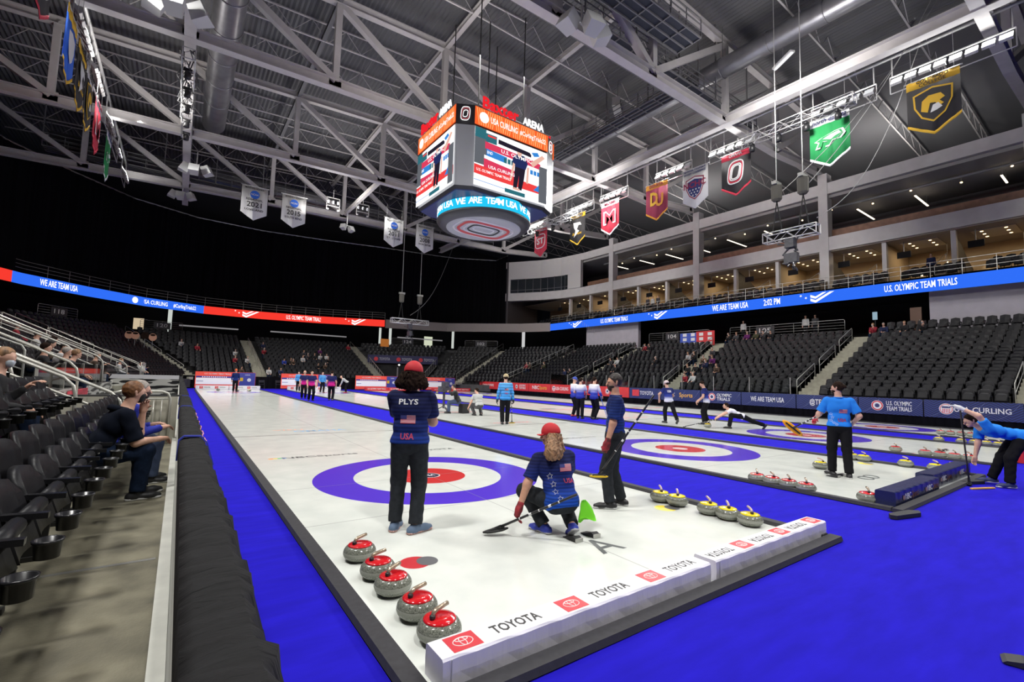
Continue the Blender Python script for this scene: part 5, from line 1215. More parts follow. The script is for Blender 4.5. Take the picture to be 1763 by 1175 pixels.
for fi, (o, ax, half) in enumerate(FACES):
    o, ax = Vector(o), Vector(ax); out = ax.cross(Vector((0, 0, 1))); z0, z1 = 1.06, 4.3; W2 = half*.985
    s = empty('video_face', (0, 0, 0)); s.parent = e
    # header ribbon
    ho = o+out*.02+Vector((0, 0, 4.93)); MB().prism([(-half, -.5), (half, -.5), (half, .5), (-half, .5)], ho-out*.02, ax, Z3, .02).build('header_panel', PO, s)
    g = MB()
    for k in range(34):
        c = -half+.1+(k+.5)*(2*half-.2)/34; up = 1 if (k // 4) % 2 else -1
        for j in (0,): g.prism([(c-.10, -.46*up), (c-.04, -.46*up), (c+.12, .46*up), (c+.06, .46*up)], ho+out*.004, ax, Z3, .006)
    g.build('header_pattern', M('px_pat', (0, 0, 0)) if False else colr('pattern', (1, .42, .14)), s)
    MB().mat(PW).lathe([(0, 0), (.3, .012), (0, .02)], n=20).build('header_emblem', None, s).matrix_local = frame(ho+ax*(-half*.78)+out*.01, ax, Z3)
    text('USA CURLING', ho+ax*(-half*.25)+out*.012, ax, Z3, .34, PW, s, half*.72, .015, name='led_lettering'); text('#CurlingTrials22', ho+ax*(half*.55)+out*.012, ax, Z3, .27, PW, s, half*.75, .01, name='led_lettering')
    text('Baxter', ho+ax*(-half*.35)+out*.02+Vector((0, 0, .85)), ax, Z3, .62, glow('sign_red', (.9, .02, .03), 1.0), s, half*.95, .03, depth=.03, name='sign_lettering'); text('ARENA', ho+ax*(half*.54)+out*.06+Vector((0, 0, .74)), ax, Z3, .42, glow('sign_glow_white', (1, 1, 1), 1.3), s, half*.6, .02, depth=.03, name='sign_lettering')
    # picture
    def quad(g, m, pts):
        g.mat(m); d = .004+.0012*quad.k; quad.k += 1
        g.add([o+out*(.012+d)+ax*(-W2+u*2*W2)+Vector((0, 0, z1-(z1-z0)*v)) for u, v in pts], [tuple(reversed(range(len(pts))))])
    quad.k = 0; g = MB()
    def q4(m, u0, v0, u1, v1, sk=0): quad(g, m, [(u0, v0), (u1, v0+sk), (u1, v1+sk), (u0, v1)])
    q4(PW, 0, 0, 1, 1); q4(PG, .0, .13, .17, .62); q4(PR, .13, .2, .9, .32, .04); q4(PR, .12, .5, .6, .68, .05); q4(PR2, 0, .64, 1, .80, .05); q4(PK, .3, .08, .76, .16, .03); q4(PT, 0, 0, .14, .17); q4(PT, .14, .05, .28, .2); q4(PR2, .16, .07, .27, .1)
    q4(PB_, .15, .32, .42, .44, .03); 
    for k in range(3): q4(PT, .38+.05*k, .37, .42+.05*k, .46)
    for k in range(4): q4(PB_, .75+.05*k, .42, .79+.05*k, .5)
    q4(PW, .12, .44, .6, .5, .04); q4(PW, 0, .82, 1, .87); q4(PB_, .0, .9, .5, .91, .02); quad(g, PB_, [(.8, .78), (.88, .66), (.93, .68), (.97, .8)]); q4(PG, .88, .3, 1, .97); q4(PT, .4, .9, .68, .97)
    quad(g, PW, [(.72, .1), (1, .18), (1, .3), (.85, .25)]); quad(g, PS, [(.74, .3), (.92, .08), (.96, .12), (.79, .36)]); quad(g, PB_, [(.76, .1), (.85, .06), (.88, .12), (.8, .16)])
    quad(g, PK, [(.53, .42), (.68, .42), (.66, .65), (.63, .86), (.58, .86), (.59, .6), (.56, .86), (.51, .86)]); quad(g, PN, [(.5, .3), (.56, .22), (.66, .22), (.71, .34), (.68, .46), (.54, .46), (.49, .42)])
    quad(g, PK, [(.54, .15), (.57, .12), (.62, .12), (.64, .16), (.62, .2), (.56, .2)]); quad(g, PS, [(.55, .18), (.62, .18), (.61, .27), (.57, .27)]); quad(g, PS, [(.5, .4), (.53, .42), (.49, .72), (.46, .72)]); quad(g, PS, [(.7, .4), (.73, .4), (.72, .7), (.69, .7)]); quad(g, PS, [(.52, .84), (.6, .84), (.6, .88), (.5, .88)])
    g.build('screen_picture', None, s)
    text('USA CURLING', o+ax*(-W2*.3)+out*.06+Vector((0, 0, z1-3.24*.63)), ax, Z3, .17, PW, s, W2*.7, .01, name='led_lettering'); text('U.S. OLYMPIC TEAM TRIALS', o+ax*(-W2*.5)+out*.06+Vector((0, 0, z1-3.24*.73)), ax, Z3, .15, PW, s, W2*.9, .01, name='led_lettering')
    text('U.S. OLYMPIC', o+ax*(W2*.1)+out*.06+Vector((0, 0, z1-3.24*.28)), ax, Z3, .2, PW, s, W2*.85, .01, name='led_lettering'); text('END', o+ax*(-W2*.62)+out*.06+Vector((0, 0, z1-3.24*.385)), ax, Z3, .16, PW, s, W2*.14, .01, name='led_lettering')
# corner O emblem panels
for sx_ in (-1, 1):
    for sy_ in (-1, 1):
        c = Vector((sx_*(hx-bx/2), sy_*(hy-by/2), 4.95)); d = Vector((sx_*by, sy_*bx, 0)).normalized(); ax = Vector((0, 0, 1)).cross(d)*1; ax = -d.cross(Vector((0, 0, 1))) if False else Vector((-d.y, d.x, 0))
        for s_, m in ((1, PW), (.8, colr('logo_red', (.5, .1, .12))), (.5, PW)):
            MB().tube([c+ax*(.24*s_*math.copysign(abs(math.cos(t))**.6, math.cos(t))+.04*math.sin(t))+Vector((0, 0, .38*s_*math.copysign(abs(math.sin(t))**.6, math.sin(t)))) for t in [k*math.pi/12 for k in range(24)]], .022, 4, True).build('corner_emblem', m, e)
# lower ring
rr_ = 2.82
g = MB(); n = 64
for k in range(n):
    a, b = 2*math.pi*k/n, 2*math.pi*(k+1)/n
    g.add([(rr_*math.cos(a), rr_*math.sin(a), .2), (rr_*math.cos(b), rr_*math.sin(b), .2), (rr_*math.cos(b), rr_*math.sin(b), .92), (rr_*math.cos(a), rr_*math.sin(a), .92)], [(0, 1, 2, 3)])
g.build('led_ring', PC, e)
MB().lathe([(2.3, -.16), (2.62, -.14), (2.78, .0), (2.86, .12), (2.86, .2), (2.7, .2), (2.7, .9), (2.3, .95)], n=64).build('ring_case', M('ring_dark', (.04, .04, .045), .4), e, True)
MB().lathe([(.0, -.2), (2.2, -.2), (2.28, -.16), (2.28, -.1)], n=48).build('bottom_disc', M('disc_pale', (.36, .36, .38), .5), e)
def ringtext(s, ang, h, span):
    for k, ch in enumerate(s):
        if ch == ' ': continue
        a = ang+span*(k-(len(s)-1)/2)/len(s); o = Vector((math.cos(a), math.sin(a), 0)); ax = Vector((-o.y, o.x, 0))
        text(ch, o*(rr_+.02)+Vector((0, 0, .56)), ax, Z3, h, PW, e, None, .03, depth=.004, name='led_lettering')
ringtext('WE ARE TEAM USA', R(-117), .36, R(72)); ringtext('WE ARE TEAM USA', R(-37), .36, R(72)); ringtext('WE ARE TEAM USA', R(163), .36, R(72))
for s_, th, m in ((1.0, .10, PW), (.84, .16, M('o_red', (.6, .08, .08), .5)), (.66, .10, PW), (.52, .1, M('o_black', (.03, .03, .03), .5)), (.36, .08, PW)):
    m = m if m is not PW else M('o_white', (.8, .8, .8), .5)
    MB().tube([(1.85*s_*math.copysign(abs(math.cos(t))**.55, math.cos(t))+.25*math.sin(t)*s_, 1.3*(s_ if s_ > .5 else s_*.8)*math.copysign(abs(math.sin(t))**.55, math.sin(t)), -.205) for t in [k*math.pi/20 for k in range(40)]], th*.6, 4, True).build('floor_emblem', m, e)
for x, y in ((-1.6, -1.6), (1.6, -1.6), (-1.6, 1.6), (1.6, 1.6), (0, 0)): MB().tube([(x, y, 5.4), (x, y, 13.4)], .035, 6).build('hanging_cable', M('cable_black', (.02, .02, .02), .5), e)
# ================================================================ people
V3 = lambda *a: np.array(a, float)
def nets(F, org, h):
    S = F < 0
    nx, ny, nz = F.shape; acc = np.zeros((nx-1, ny-1, nz-1, 3)); cnt = np.zeros((nx-1, ny-1, nz-1))
    C8 = [(i, j, k) for i in (0, 1) for j in (0, 1) for k in (0, 1)]
    sl = lambda c: (slice(c[0], nx-1+c[0]), slice(c[1], ny-1+c[1]), slice(c[2], nz-1+c[2]))
    for a in C8:
        for ax in range(3):
            if a[ax]: continue
            b = list(a); b[ax] = 1; fa, fb = F[sl(a)], F[sl(b)]; m = S[sl(a)] != S[sl(b)]
            if not m.any(): continue
            t = fa[m]/(fa[m]-fb[m]); p = np.tile(np.array(a, float), (len(t), 1)); p[:, ax] += t; acc[m] += p; cnt[m] += 1
    act = cnt > 0; idx = -np.ones(act.shape, int); idx[act] = np.arange(act.sum())
    cell = np.argwhere(act); Vt = (cell+acc[act]/cnt[act][:, None])*h+org; faces = []
    for ax in range(3):
        o = [1, 1, 1]; o[ax] = 0; s0 = [slice(o[0], nx-1), slice(o[1], ny-1), slice(o[2], nz-1)]; s1 = list(s0); s1[ax] = slice(1, F.shape[ax])
        A = S[tuple(s0)]; B = S[tuple(s1)]; m = A != B
        if not m.any(): continue
        q = np.argwhere(m)+np.array(o); u, v = [(1, 2), (2, 0), (0, 1)][ax]; eu = np.zeros(3, int); eu[u] = 1; ev = np.zeros(3, int); ev[v] = 1
        f = np.stack([idx[tuple((q-eu-ev).T)], idx[tuple((q-ev).T)], idx[tuple(q.T)], idx[tuple((q-eu).T)]], 1)
        fl_ = ~A[m]; f[fl_] = f[fl_][:, ::-1]; faces.append(f)
    return Vt, (np.vstack(faces) if faces else np.zeros((0, 4), int))
def smin(a, b, k):
    h = np.clip(.5+.5*(b-a)/k, 0, 1); return b*(1-h)+a*h-k*h*(1-h)
def field(prims, h, infl=0., cuts=(), noise=None, pad=.05, k=.03):
    lo = np.min([np.minimum(p[0], p[1])-max(p[2], p[3]) for p in prims], 0)-pad-infl; hi = np.max([np.maximum(p[0], p[1])+max(p[2], p[3]) for p in prims], 0)+pad+infl
    n = np.ceil((hi-lo)/h).astype(int)+1; G = np.full(n, 9., float); ax = [lo[i]+h*np.arange(n[i]) for i in range(3)]
    for p in prims:
        a, b, r1, r2 = p[:4]; fl_ = p[4] if len(p) > 4 else None; kk = p[5] if len(p) > 5 else k
        mg = max(r1, r2)+infl+kk+2*h; l = np.maximum(((np.minimum(a, b)-mg-lo)/h).astype(int), 0); u = np.minimum(((np.maximum(a, b)+mg-lo)/h).astype(int)+2, n)
        X, Y, Z = np.meshgrid(ax[0][l[0]:u[0]], ax[1][l[1]:u[1]], ax[2][l[2]:u[2]], indexing='ij'); P = np.stack([X, Y, Z], -1); d = b-a; L = d@d
        t = np.clip(((P-a)@d)/L, 0, 1) if L > 1e-9 else np.zeros(X.shape); v = P-(a+t[..., None]*d)
        if fl_ is not None: nn, f = fl_; v = v+((1/f-1)*(v@nn))[..., None]*nn
        s = np.sqrt((v*v).sum(-1))-(r1+(r2-r1)*t)-infl; sub = G[l[0]:u[0], l[1]:u[1], l[2]:u[2]]; G[l[0]:u[0], l[1]:u[1], l[2]:u[2]] = smin(sub, s, kk)
    X, Y, Z = np.meshgrid(*ax, indexing='ij')
    if noise and len(noise) == 3: a_, f_, _ = noise; G = G+a_*(np.sin(X*f_+2.3*np.sin(Z*f_*.37)+Y*f_*.3)*np.sin(Y*f_*1.1+1.9*np.sin(Z*f_*.43+2))+.8*np.sin(Z*f_*.55+2.5*np.sin(X*f_*.41)+2.2*np.sin(Y*f_*.47+1)))
    elif noise: a_, f_ = noise; G = G+a_*(np.sin(X*f_+2*np.sin(Z*f_*.5))*np.sin(Y*f_*1.1+1)+.6*np.sin(Z*f_*1.3+X*f_*.6+1.5*np.sin(Y*f_*.7)))
    for c, nn in cuts: G = np.maximum(G, (X-c[0])*nn[0]+(Y-c[1])*nn[1]+(Z-c[2])*nn[2])
    return G, lo
def mesh_of(parts, name, mat, parent):
    vs = []; fs = []; b = 0
    for v, f in parts:
        if len(v) == 0: continue
        vs.append(np.asarray(v)); fs += [tuple(int(i)+b for i in q) for q in f]; b += len(v)
    me = D.meshes.new(name); me.from_pydata(np.vstack(vs).tolist(), [], fs); me.materials.append(mat); me.polygons.foreach_set('use_smooth', [True]*len(fs)); me.update()
    o = D.objects.new(name, me); COL.objects.link(o); o.parent = parent; return o
def nz(v): return v/max(1e-9, np.linalg.norm(v))
def ik(a, t, l1, l2, hint):
    d = t-a; L = np.linalg.norm(d)
    if L > (l1+l2)*.998: t = a+d/L*(l1+l2)*.998; d = t-a; L = np.linalg.norm(d)
    u = d/L; x = (l1*l1-l2*l2+L*L)/(2*L); hgt = math.sqrt(max(0, l1*l1-x*x)); p = hint-u*(hint@u); p = nz(p); return a+u*x+p*hgt, t
skinA = M('skin_fair', (.62, .36, .26), .5, noise=.08, scale=30); skinB = M('skin_warm', (.56, .30, .20), .5, noise=.1, scale=30)
eyem = M('eye_dark', (.02, .02, .02), .2)
def person(name, label, loc, face, h=1.8, pel=(0, 0, .95), lean=(0, 0), twist=0, head=(0, 0), feet=((-.12, 0, 0, -8), (.12, 0, 0, 8)), hands=((-.24, .02, .80), (.24, .02, .80)),
           elbows=((-.4, -1, -.2), (.4, -1, -.2)), knees=((-.1, 1, 0), (.1, 1, 0)), shirt=None, pants=None, shoe=None, sole=None, skin=None, hair=None, hairlen=0, cap=None, sleeve=.55, gloves=(None, None), res=.02,
           waist=.03, hairw=0, beard=None, fat=1., hemlen=0., curl=(1., 1.), collar=None, group=None, mask=None, bun=False):
    """local frame: faces +y, x to the right; face = compass angle from +Y towards +X in degrees"""
    e = empty(name, loc, -R(face), label, 'person', group); s = h/1.8; skin = skin or skinA; P = V3(*pel)
    up = nz(V3(math.sin(R(lean[0])), math.sin(R(lean[1])), math.cos(R(lean[0]))*math.cos(R(lean[1])))) if abs(lean[1]) < 91 else V3(0, 1, 0)
    tw = R(twist); right = V3(math.cos(tw), -math.sin(tw), 0); right = nz(right-up*(right@up)); fwd = np.cross(up, right)
    r0 = nz(V3(1, 0, 0)-up*up[0]) ; f0 = np.cross(up, r0)
    neck = P+up*.53*s; ch = P+up*.36*s; wa = P+up*.17*s; sh = [neck-up*.055*s+right*q*.186*s for q in (-1, 1)]; hip = [P+r0*q*.092*s for q in (-1, 1)]
    hy, hp = R(head[0]), R(head[1]); hup0 = nz(up*.45+V3(0, 0, 1)*.55); hf = nz(V3(math.sin(hy)*math.cos(hp), math.cos(hy)*math.cos(hp), math.sin(hp))); hr = nz(np.cross(hf, hup0)); hu = np.cross(hr, hf)
    hc = neck+nz(up*.7+hu*.5)*.145*s+hu*.045*s+hf*.012*s
    def W(q): return right*q
    tor = [(P-r0*.065*s, P+r0*.065*s, .124*s*fat, .122*s*fat, (f0, .92)), (wa-W(.055*s), wa+W(.055*s), .112*s*fat, .112*s*fat, (fwd, .85)), (ch-W(.075*s), ch+W(.075*s), .128*s, .128*s, (fwd, .86)), (neck-up*.1*s-W(.11*s), neck-up*.1*s+W(.11*s), .088*s, .088*s, (fwd, .95)), (sh[0]+right*.01, sh[1]-right*.01, .064*s, .064*s), (neck-up*.05*s, neck-up*.0*s, .09*s, .06*s)]
    nk = [(neck-up*.04*s, hc-hu*.03*s, .06*s, .056*s)]
    arms = []; hb = []; slv = []; tips = []; glv = []
    for i, q in enumerate((-1, 1)):
        el, wr = ik(sh[i], V3(*hands[i]), .295*s, .255*s, V3(*elbows[i])); arms += [(sh[i], el, .056*s, .046*s), (el, wr, .047*s, .029*s)]
        fd = nz(wr-el); lat = nz(np.cross(fd, V3(0, 0, 1)) if abs(fd[2]) < .9 else V3(0, 1, 0)); pn = np.cross(lat, fd)
        if pn@(P-wr) < 0: pn = -pn
        pa, pb = wr+fd*.02*s, wr+fd*.085*s; pal = [(pa+lat*o_*.02*s, pb+lat*o_*.028*s, .019*s, .017*s) for o_ in (-1, 0, 1)]; tgt = glv if gloves[i] else hb; tgt += [(pal, i)]
        for f_ in range(4):
            b0 = pb+lat*(f_-1.5)*.0195*s+fd*.004; dr = fd; pts = [b0-fd*.02, b0]; c_ = curl[i]*(.55+.06*f_)
            for j, sl_ in enumerate((.040, .026, .020)):
                a_ = c_*(1.0 if j else .7)*1.1; dr = nz(dr*math.cos(a_)+pn*math.sin(a_)); pts.append(pts[-1]+dr*sl_*s*(1, 1.1, 1.05, .85)[f_])
            tips.append((pts, i))
        b0 = pa+lat*(-q if True else q)*.03*s+fd*.02; dr = nz(fd*.7+pn*.7*min(1, curl[i]+.3)+lat*(-q)*.5); tips.append(([b0-fd*.01, b0+dr*.03*s, b0+dr*.03*s+nz(dr+pn*.5)*.028*s], i))
        if sleeve > 0:
            if sleeve <= 1: se = sh[i]+(el-sh[i])*sleeve; slv.append(([(sh[i], se+nz(el-sh[i])*.03, .063*s, .064*s)], se, nz(el-sh[i])))
            else: se = wr-nz(wr-el)*.01; slv.append(([(sh[i], el, .058*s, .05*s), (el, wr+nz(wr-el)*.03, .05*s, .036*s)], se, nz(wr-el)))
    legs = []; lg = []; ft = []
    for i, q in enumerate((-1, 1)):
        fx, fy, fz, fa = feet[i][:4]; pit = feet[i][4] if len(feet[i]) > 4 else 0; an = V3(fx, fy, fz+.085*s); kn, an = ik(hip[i], an, .44*s, .43*s, V3(*knees[i])); legs += [(hip[i]+V3(0, 0, -.02), kn, .088*s*fat, .056*s), (kn, an, .057*s, .040*s)]
        lg.append((hip[i], kn, an)); a_ = R(fa); ft.append((an, V3(math.sin(a_)*math.cos(R(pit)), math.cos(a_)*math.cos(R(pit)), math.sin(R(pit)))))
    # skin body
    pr = tor+nk+arms+legs+[x for g_ in hb+glv for x in g_[0]]
    parts = [nets(*((lambda G: (G[0], G[1], res))(field(pr, res))))]
    hd = [(hc+hu*.03*s-hf*.01*s, hc+hu*.025*s-hf*.005*s, .088*s, .088*s, (hr, .84), .02), (hc-hu*.01*s+hf*.02*s, hc-hu*.06*s+hf*.035*s, .068*s, .045*s, (hr, .9), .03), (hc-hu*.075*s+hf*.055*s, hc-hu*.08*s+hf*.058*s, .024*s, .022*s, None, .02),
          (hc+hu*.005*s+hf*.088*s, hc-hu*.028*s+hf*.104*s, .010*s, .016*s, None, .012), (hc-hu*.055*s+hf*.082*s-hr*.018*s, hc-hu*.055*s+hf*.082*s+hr*.018*s, .010*s, .010*s, None, .01), (hc+hu*.018*s+hf*.078*s-hr*.03*s, hc+hu*.018*s+hf*.078*s+hr*.03*s, .014*s, .014*s, None, .012)]
    hd = [(a, b, c, d, f, k) for a, b, c, d, f, k in hd]+[(hc+hr*q*.078*s-hf*.012*s-hu*.022*s, hc+hr*q*.082*s-hf*.018*s+hu*.018*s, .012*s, .015*s, (hr, .5), .006) for q in (-1, 1)]
    hres = .0075 if res <= .013 else res*.7
    G, lo = field([(a, b, c, d, f, k) for a, b, c, d, f, k in [(x[0], x[1], x[2], x[3], x[4], x[5]) for x in hd]]+[(nk[0][0], nk[0][1], .05*s, .052*s, None, .03)], hres); parts.append(nets(G, lo, hres))
    mb = MB(); gm = [MB(), MB()]
    for pts, i in tips:
        t_ = gm[i] if gloves[i] else mb; n_ = len(pts); t_.tube([tuple(p) for p in pts]+[tuple(pts[-1]+nz(pts[-1]-pts[-2])*.006)], [(.0095-.0006*j)*s*(1.2 if gloves[i] else 1) for j in range(n_)]+[.004], 7)
    if mb.v: parts.append((np.array(mb.v), mb.f))
    mesh_of(parts, 'body', skin, e)
    for i in (0, 1):
        if gloves[i]:
            pl = [g_ for g_ in glv if g_[1] == i][0][0]; G, lo = field(pl+[(pl[1][0]-nz(pl[1][1]-pl[1][0])*.06, pl[1][0], .031*s, .03*s)], .008, .006); mesh_of([nets(G, lo, .008), (np.array(gm[i].v), gm[i].f)], 'glove', gloves[i], e)
    if res <= .03:
        for q in (-1, 1): c = hc+hu*.0*s+hf*.079*s+hr*q*.031*s; MB().lathe([(0, -.008), (.007, -.005), (.009, 0), (.007, .005), (0, .008)], tuple(c), 8).build('eye', eyem, e, True)
        c = hc-hu*.056*s+hf*.089*s; MB().tube([tuple(c-hr*.02*s-hf*.006), tuple(c), tuple(c+hr*.02*s-hf*.006)], .004, 5).build('mouth', M('lip', (.35, .10, .08), .5), e, True)
    # shirt
    cr = res
    if shirt:
        hem = P+up*(-.05-hemlen)*s; parts = []; G, lo = field(tor, cr, .016*s, [(hem, -up), (neck+up*.012*s, up)], (.003, 34/s)); parts.append(nets(G, lo, cr))
        for pr_, c, n_ in slv: G, lo = field(pr_, cr, .014*s if sleeve <= 1 else .008*s, [(c, n_)], (.003, 40)); parts.append(nets(G, lo, cr))
        so = mesh_of(parts, 'shirt', shirt, e)
        e['_']= 0; del e['_']
        if collar:
            pts = [neck+up*(.012)*s+(right*math.cos(t)*.072+fwd*math.sin(t)*.074)*s-fwd*.004 for t in [k*math.pi/10 for k in range(20)]]
            MB().tube([tuple(p) for p in pts], .014*s, 6, True).build('collar', collar, e, True)
    if pants:
        parts = []; G, lo = field([tor[0], (P, P+up*.13*s, .11*s*fat, .105*s*fat, (f0, .9))], cr, .010*s, [(P+up*waist*s, up)], (.003, 30)); parts.append(nets(G, lo, cr))
        G, lo = field([(a-up*.01, k_, .094*s*fat, .070*s) for a, k_, _ in lg], cr, .013*s, [], (.004, 30)); parts.append(nets(G, lo, cr))
        for a, k_, an in lg:
            d_ = nz(an-k_); G, lo = field([(k_+(a-k_)*.25, k_, .078*s, .072*s), (k_, an+d_*.03, .070*s, .060*s)], cr, .011*s, [(an-d_*.005, d_)], (.003, 42)); parts.append(nets(G, lo, cr))
        mesh_of(parts, 'trousers', pants, e)
    for an, fd_ in ft:
        side = nz(np.cross(fd_, V3(0, 0, 1))); dn = np.cross(fd_, side); dn = dn if dn[2] < 0 else -dn; b0 = an+dn*.085*s
        heel = b0-fd_*.055*s-dn*.035*s; toe = b0+fd_*.20*s-dn*.030*s; fr_ = min(cr, .012)
        G, lo = field([(heel, toe-fd_*.07*s, .045*s, .044*s), (toe-fd_*.08*s, toe-fd_*.012*s, .045*s, .029*s, None, .02), (an, heel+fd_*.03*s, .046*s, .04*s)], fr_, 0, [(b0-dn*.012*s, dn), (an+V3(0, 0, .015), nz(-dn))]); so = mesh_of([nets(G, lo, fr_)], 'shoe', shoe or M('shoe_black', (.015, .015, .017), .5), e)
        G, lo = field([(heel+dn*.02*s, heel+fd_*.1*s+dn*.02*s, .044*s, .036*s), (heel+fd_*.1*s+dn*.02*s, toe-fd_*.02*s+dn*.012*s, .036*s, .036*s)], fr_, .003, [(b0, dn), (b0-dn*.026*s, -dn)]); o_ = mesh_of([nets(G, lo, fr_)], 'sole', sole or M('sole_dark', (.03, .03, .03), .6), so)
    hrz = max(.008, res*.7)
    base = [(hc+hu*.035*s-hf*.018*s, hc+hu*.03*s-hf*.012*s, .091*s, .091*s, (hr, .88), .02)]
    if hair:
        pl = [(hc+hf*.002*s-hu*.008*s, nz(hf*.74-hu*.67)), (hc-hu*.075*s, -hu)] if not hairlen else []
        prh = list(base)
        if hairlen:
            for q in (-1, -.5, 0, .5, 1):
                a_ = hc-hf*(.075-.05*abs(q))*s+hr*q*.075*s+hu*.01*s; prh.append((a_, a_-hu*(.06+hairlen*.5)*s-V3(0, 0, hairlen*.5)*s-hf*.02*s+hr*q*(.05+hairw)*s, .042*s, (.052+hairw*.2)*s, None, .02))
            prh.append((hc-hf*.05*s-hu*.05*s, hc-hf*.06*s-hu*.1*s, .075*s, .07*s, None, .03))
            pl = [(hc+hf*.045*s, hf)]
        if cap: pl = pl+[(hc+hu*.03*s, hu)]
        if bun: prh.append((hc-hf*.105*s+hu*.035*s, hc-hf*.125*s+hu*.03*s, .03*s, .028*s, None, .012))
        G, lo = field(prh, hrz, .006, pl, (.0075, 130, 1) if hairlen else (.0025, 120)); mesh_of([nets(G, lo, hrz)], 'hair', hair, e)
    if beard:
        G, lo = field([(hc-hu*.055*s+hf*.028*s, hc-hu*.085*s+hf*.045*s, .058*s, .036*s, (hr, .98)), (hc-hu*.05*s+hf*.075*s, hc-hu*.075*s+hf*.07*s, .022*s, .02*s)], hrz, .002, [(hc-hu*.035*s, hu), (hc+hf*.012*s, -hf)]); mesh_of([nets(G, lo, hrz)], 'beard', beard, e)
    if mask: G, lo = field([(hc-hu*.035*s+hf*.05*s, hc-hu*.065*s+hf*.048*s, .053*s, .045*s)], hrz, .004, [(hc-hu*.012*s, hu), (hc+hf*.03*s, -hf)]); mesh_of([nets(G, lo, hrz)], 'face_mask', mask, e)
    if cap:
        cf = hf; tilt = nz(hu*.95+hf*.18); c0 = hc+hu*.018*s
        G, lo = field([(hc+hu*.042*s-hf*.008*s, hc+hu*.045*s, .099*s, .098*s, (hr, .92))], hrz, .009, [(c0-hu*.004, -tilt)]); co = mesh_of([nets(G, lo, hrz)], 'cap', cap, e)
        bb = c0+cf*.085*s; b_m = MB(); m_ = 10; vs = []
        for k in range(m_+1):
            t = math.pi*(k/m_); pin = bb-cf*.03*s+hr*math.cos(t)*.07*s; pout = bb+cf*(.07*math.sin(t)**.7)*s+hr*math.cos(t)*.078*s-hu*(.012+.01*abs(math.cos(t)))*s; vs += [tuple(pin+hu*.006), tuple(pout+hu*.006), tuple(pin-hu*.001), tuple(pout-hu*.001)]
        fs_ = []
        for k in range(m_): a = 4*k; fs_ += [(a, a+4, a+5, a+1), (a+2, a+3, a+7, a+6), (a+1, a+5, a+7, a+3), (a, a+2, a+6, a+4)]
        b_m.add(vs, fs_).build('cap_brim', cap, co)
    e_info = dict(e=e, P=P, up=up, right=right, fwd=fwd, neck=neck, s=s, shirt=next((c for c in e.children if c.name.startswith('shirt')), None)); return e_info
def decal(info, kind, u, v, size, back=True, col=None, txt=None, width=None):
    """print on the shirt: u to the wearer's left-right as seen from behind, v below the neck"""
    sh = info['shirt']; bv = BVHTree.FromPolygons([x.co.copy() for x in sh.data.vertices], [tuple(p.vertices) for p in sh.data.polygons])
    s = info['s']; n = Vector(-info['fwd'] if back else info['fwd']); ax = Vector(info['right'] if back else -info['right']); ay = Vector(info['up'])
    o = Vector(info['neck'])+ax*u*s-ay*v*s+n*.5
    def proj(me, lift):
        for vt in me.vertices:
            q = vt.co; pos = o+ax*q.x+ay*q.y; hit = bv.ray_cast(pos, -n, 1.2)
            vt.co = (hit[0]+n*(lift+q.z)) if hit[0] else (pos-n*.5+n*lift)
    out = []
    if kind == 'text':
        ob = text(txt, (0, 0, 0), X3, Y3, size*s, col or white_print, None, width*s if width else None, .03, depth=.0005); ob.matrix_local = Matrix.Identity(4); me = ob.data; proj(me, .004); ob.parent = info['e']
    elif kind == 'flag':
        w_, h_ = size*s, size*s*.55
        for m_, rects in ((M('flag_red', (.6, .06, .10), .7), [(x, -h_/2+h_*(k/7), x+w_/6, -h_/2+h_*((k+.55)/7)) for k in range(7) for x in [-w_/2+j*w_/6 for j in range(6)]]), (M('flag_white', (.75, .75, .78), .7), [(-w_/2+j*w_/6, -h_/2+k*h_/6, -w_/2+(j+1)*w_/6, -h_/2+(k+1)*h_/6) for j in range(6) for k in range(6)]), (M('flag_blue', (.05, .06, .25), .7), [(-w_/2, 0, -w_/4, h_/2), (-w_/4, 0, -w_*.08, h_/2)])):
            g = MB()
            for a, b, c, d in rects: g.add([(a, b, 0), (c, b, 0), (c, d, 0), (a, d, 0)], [(0, 1, 2, 3)])
            ob = g.build('flag_patch', m_, info['e']); proj(ob.data, {'flag_white': .0035, 'flag_red': .005, 'flag_blue': .0065}[m_.name.split('.')[0]])
    elif kind == 'star':
        g = MB(); pts = [(size*s*(1 if k % 2 == 0 else .45)*math.sin(k*math.pi/5), size*s*(1 if k % 2 == 0 else .45)*math.cos(k*math.pi/5), 0) for k in range(10)]
        g.tube(pts, .0022, 4, True); ob = g.build('star_print', white_print, info['e']); proj(ob.data, .003)
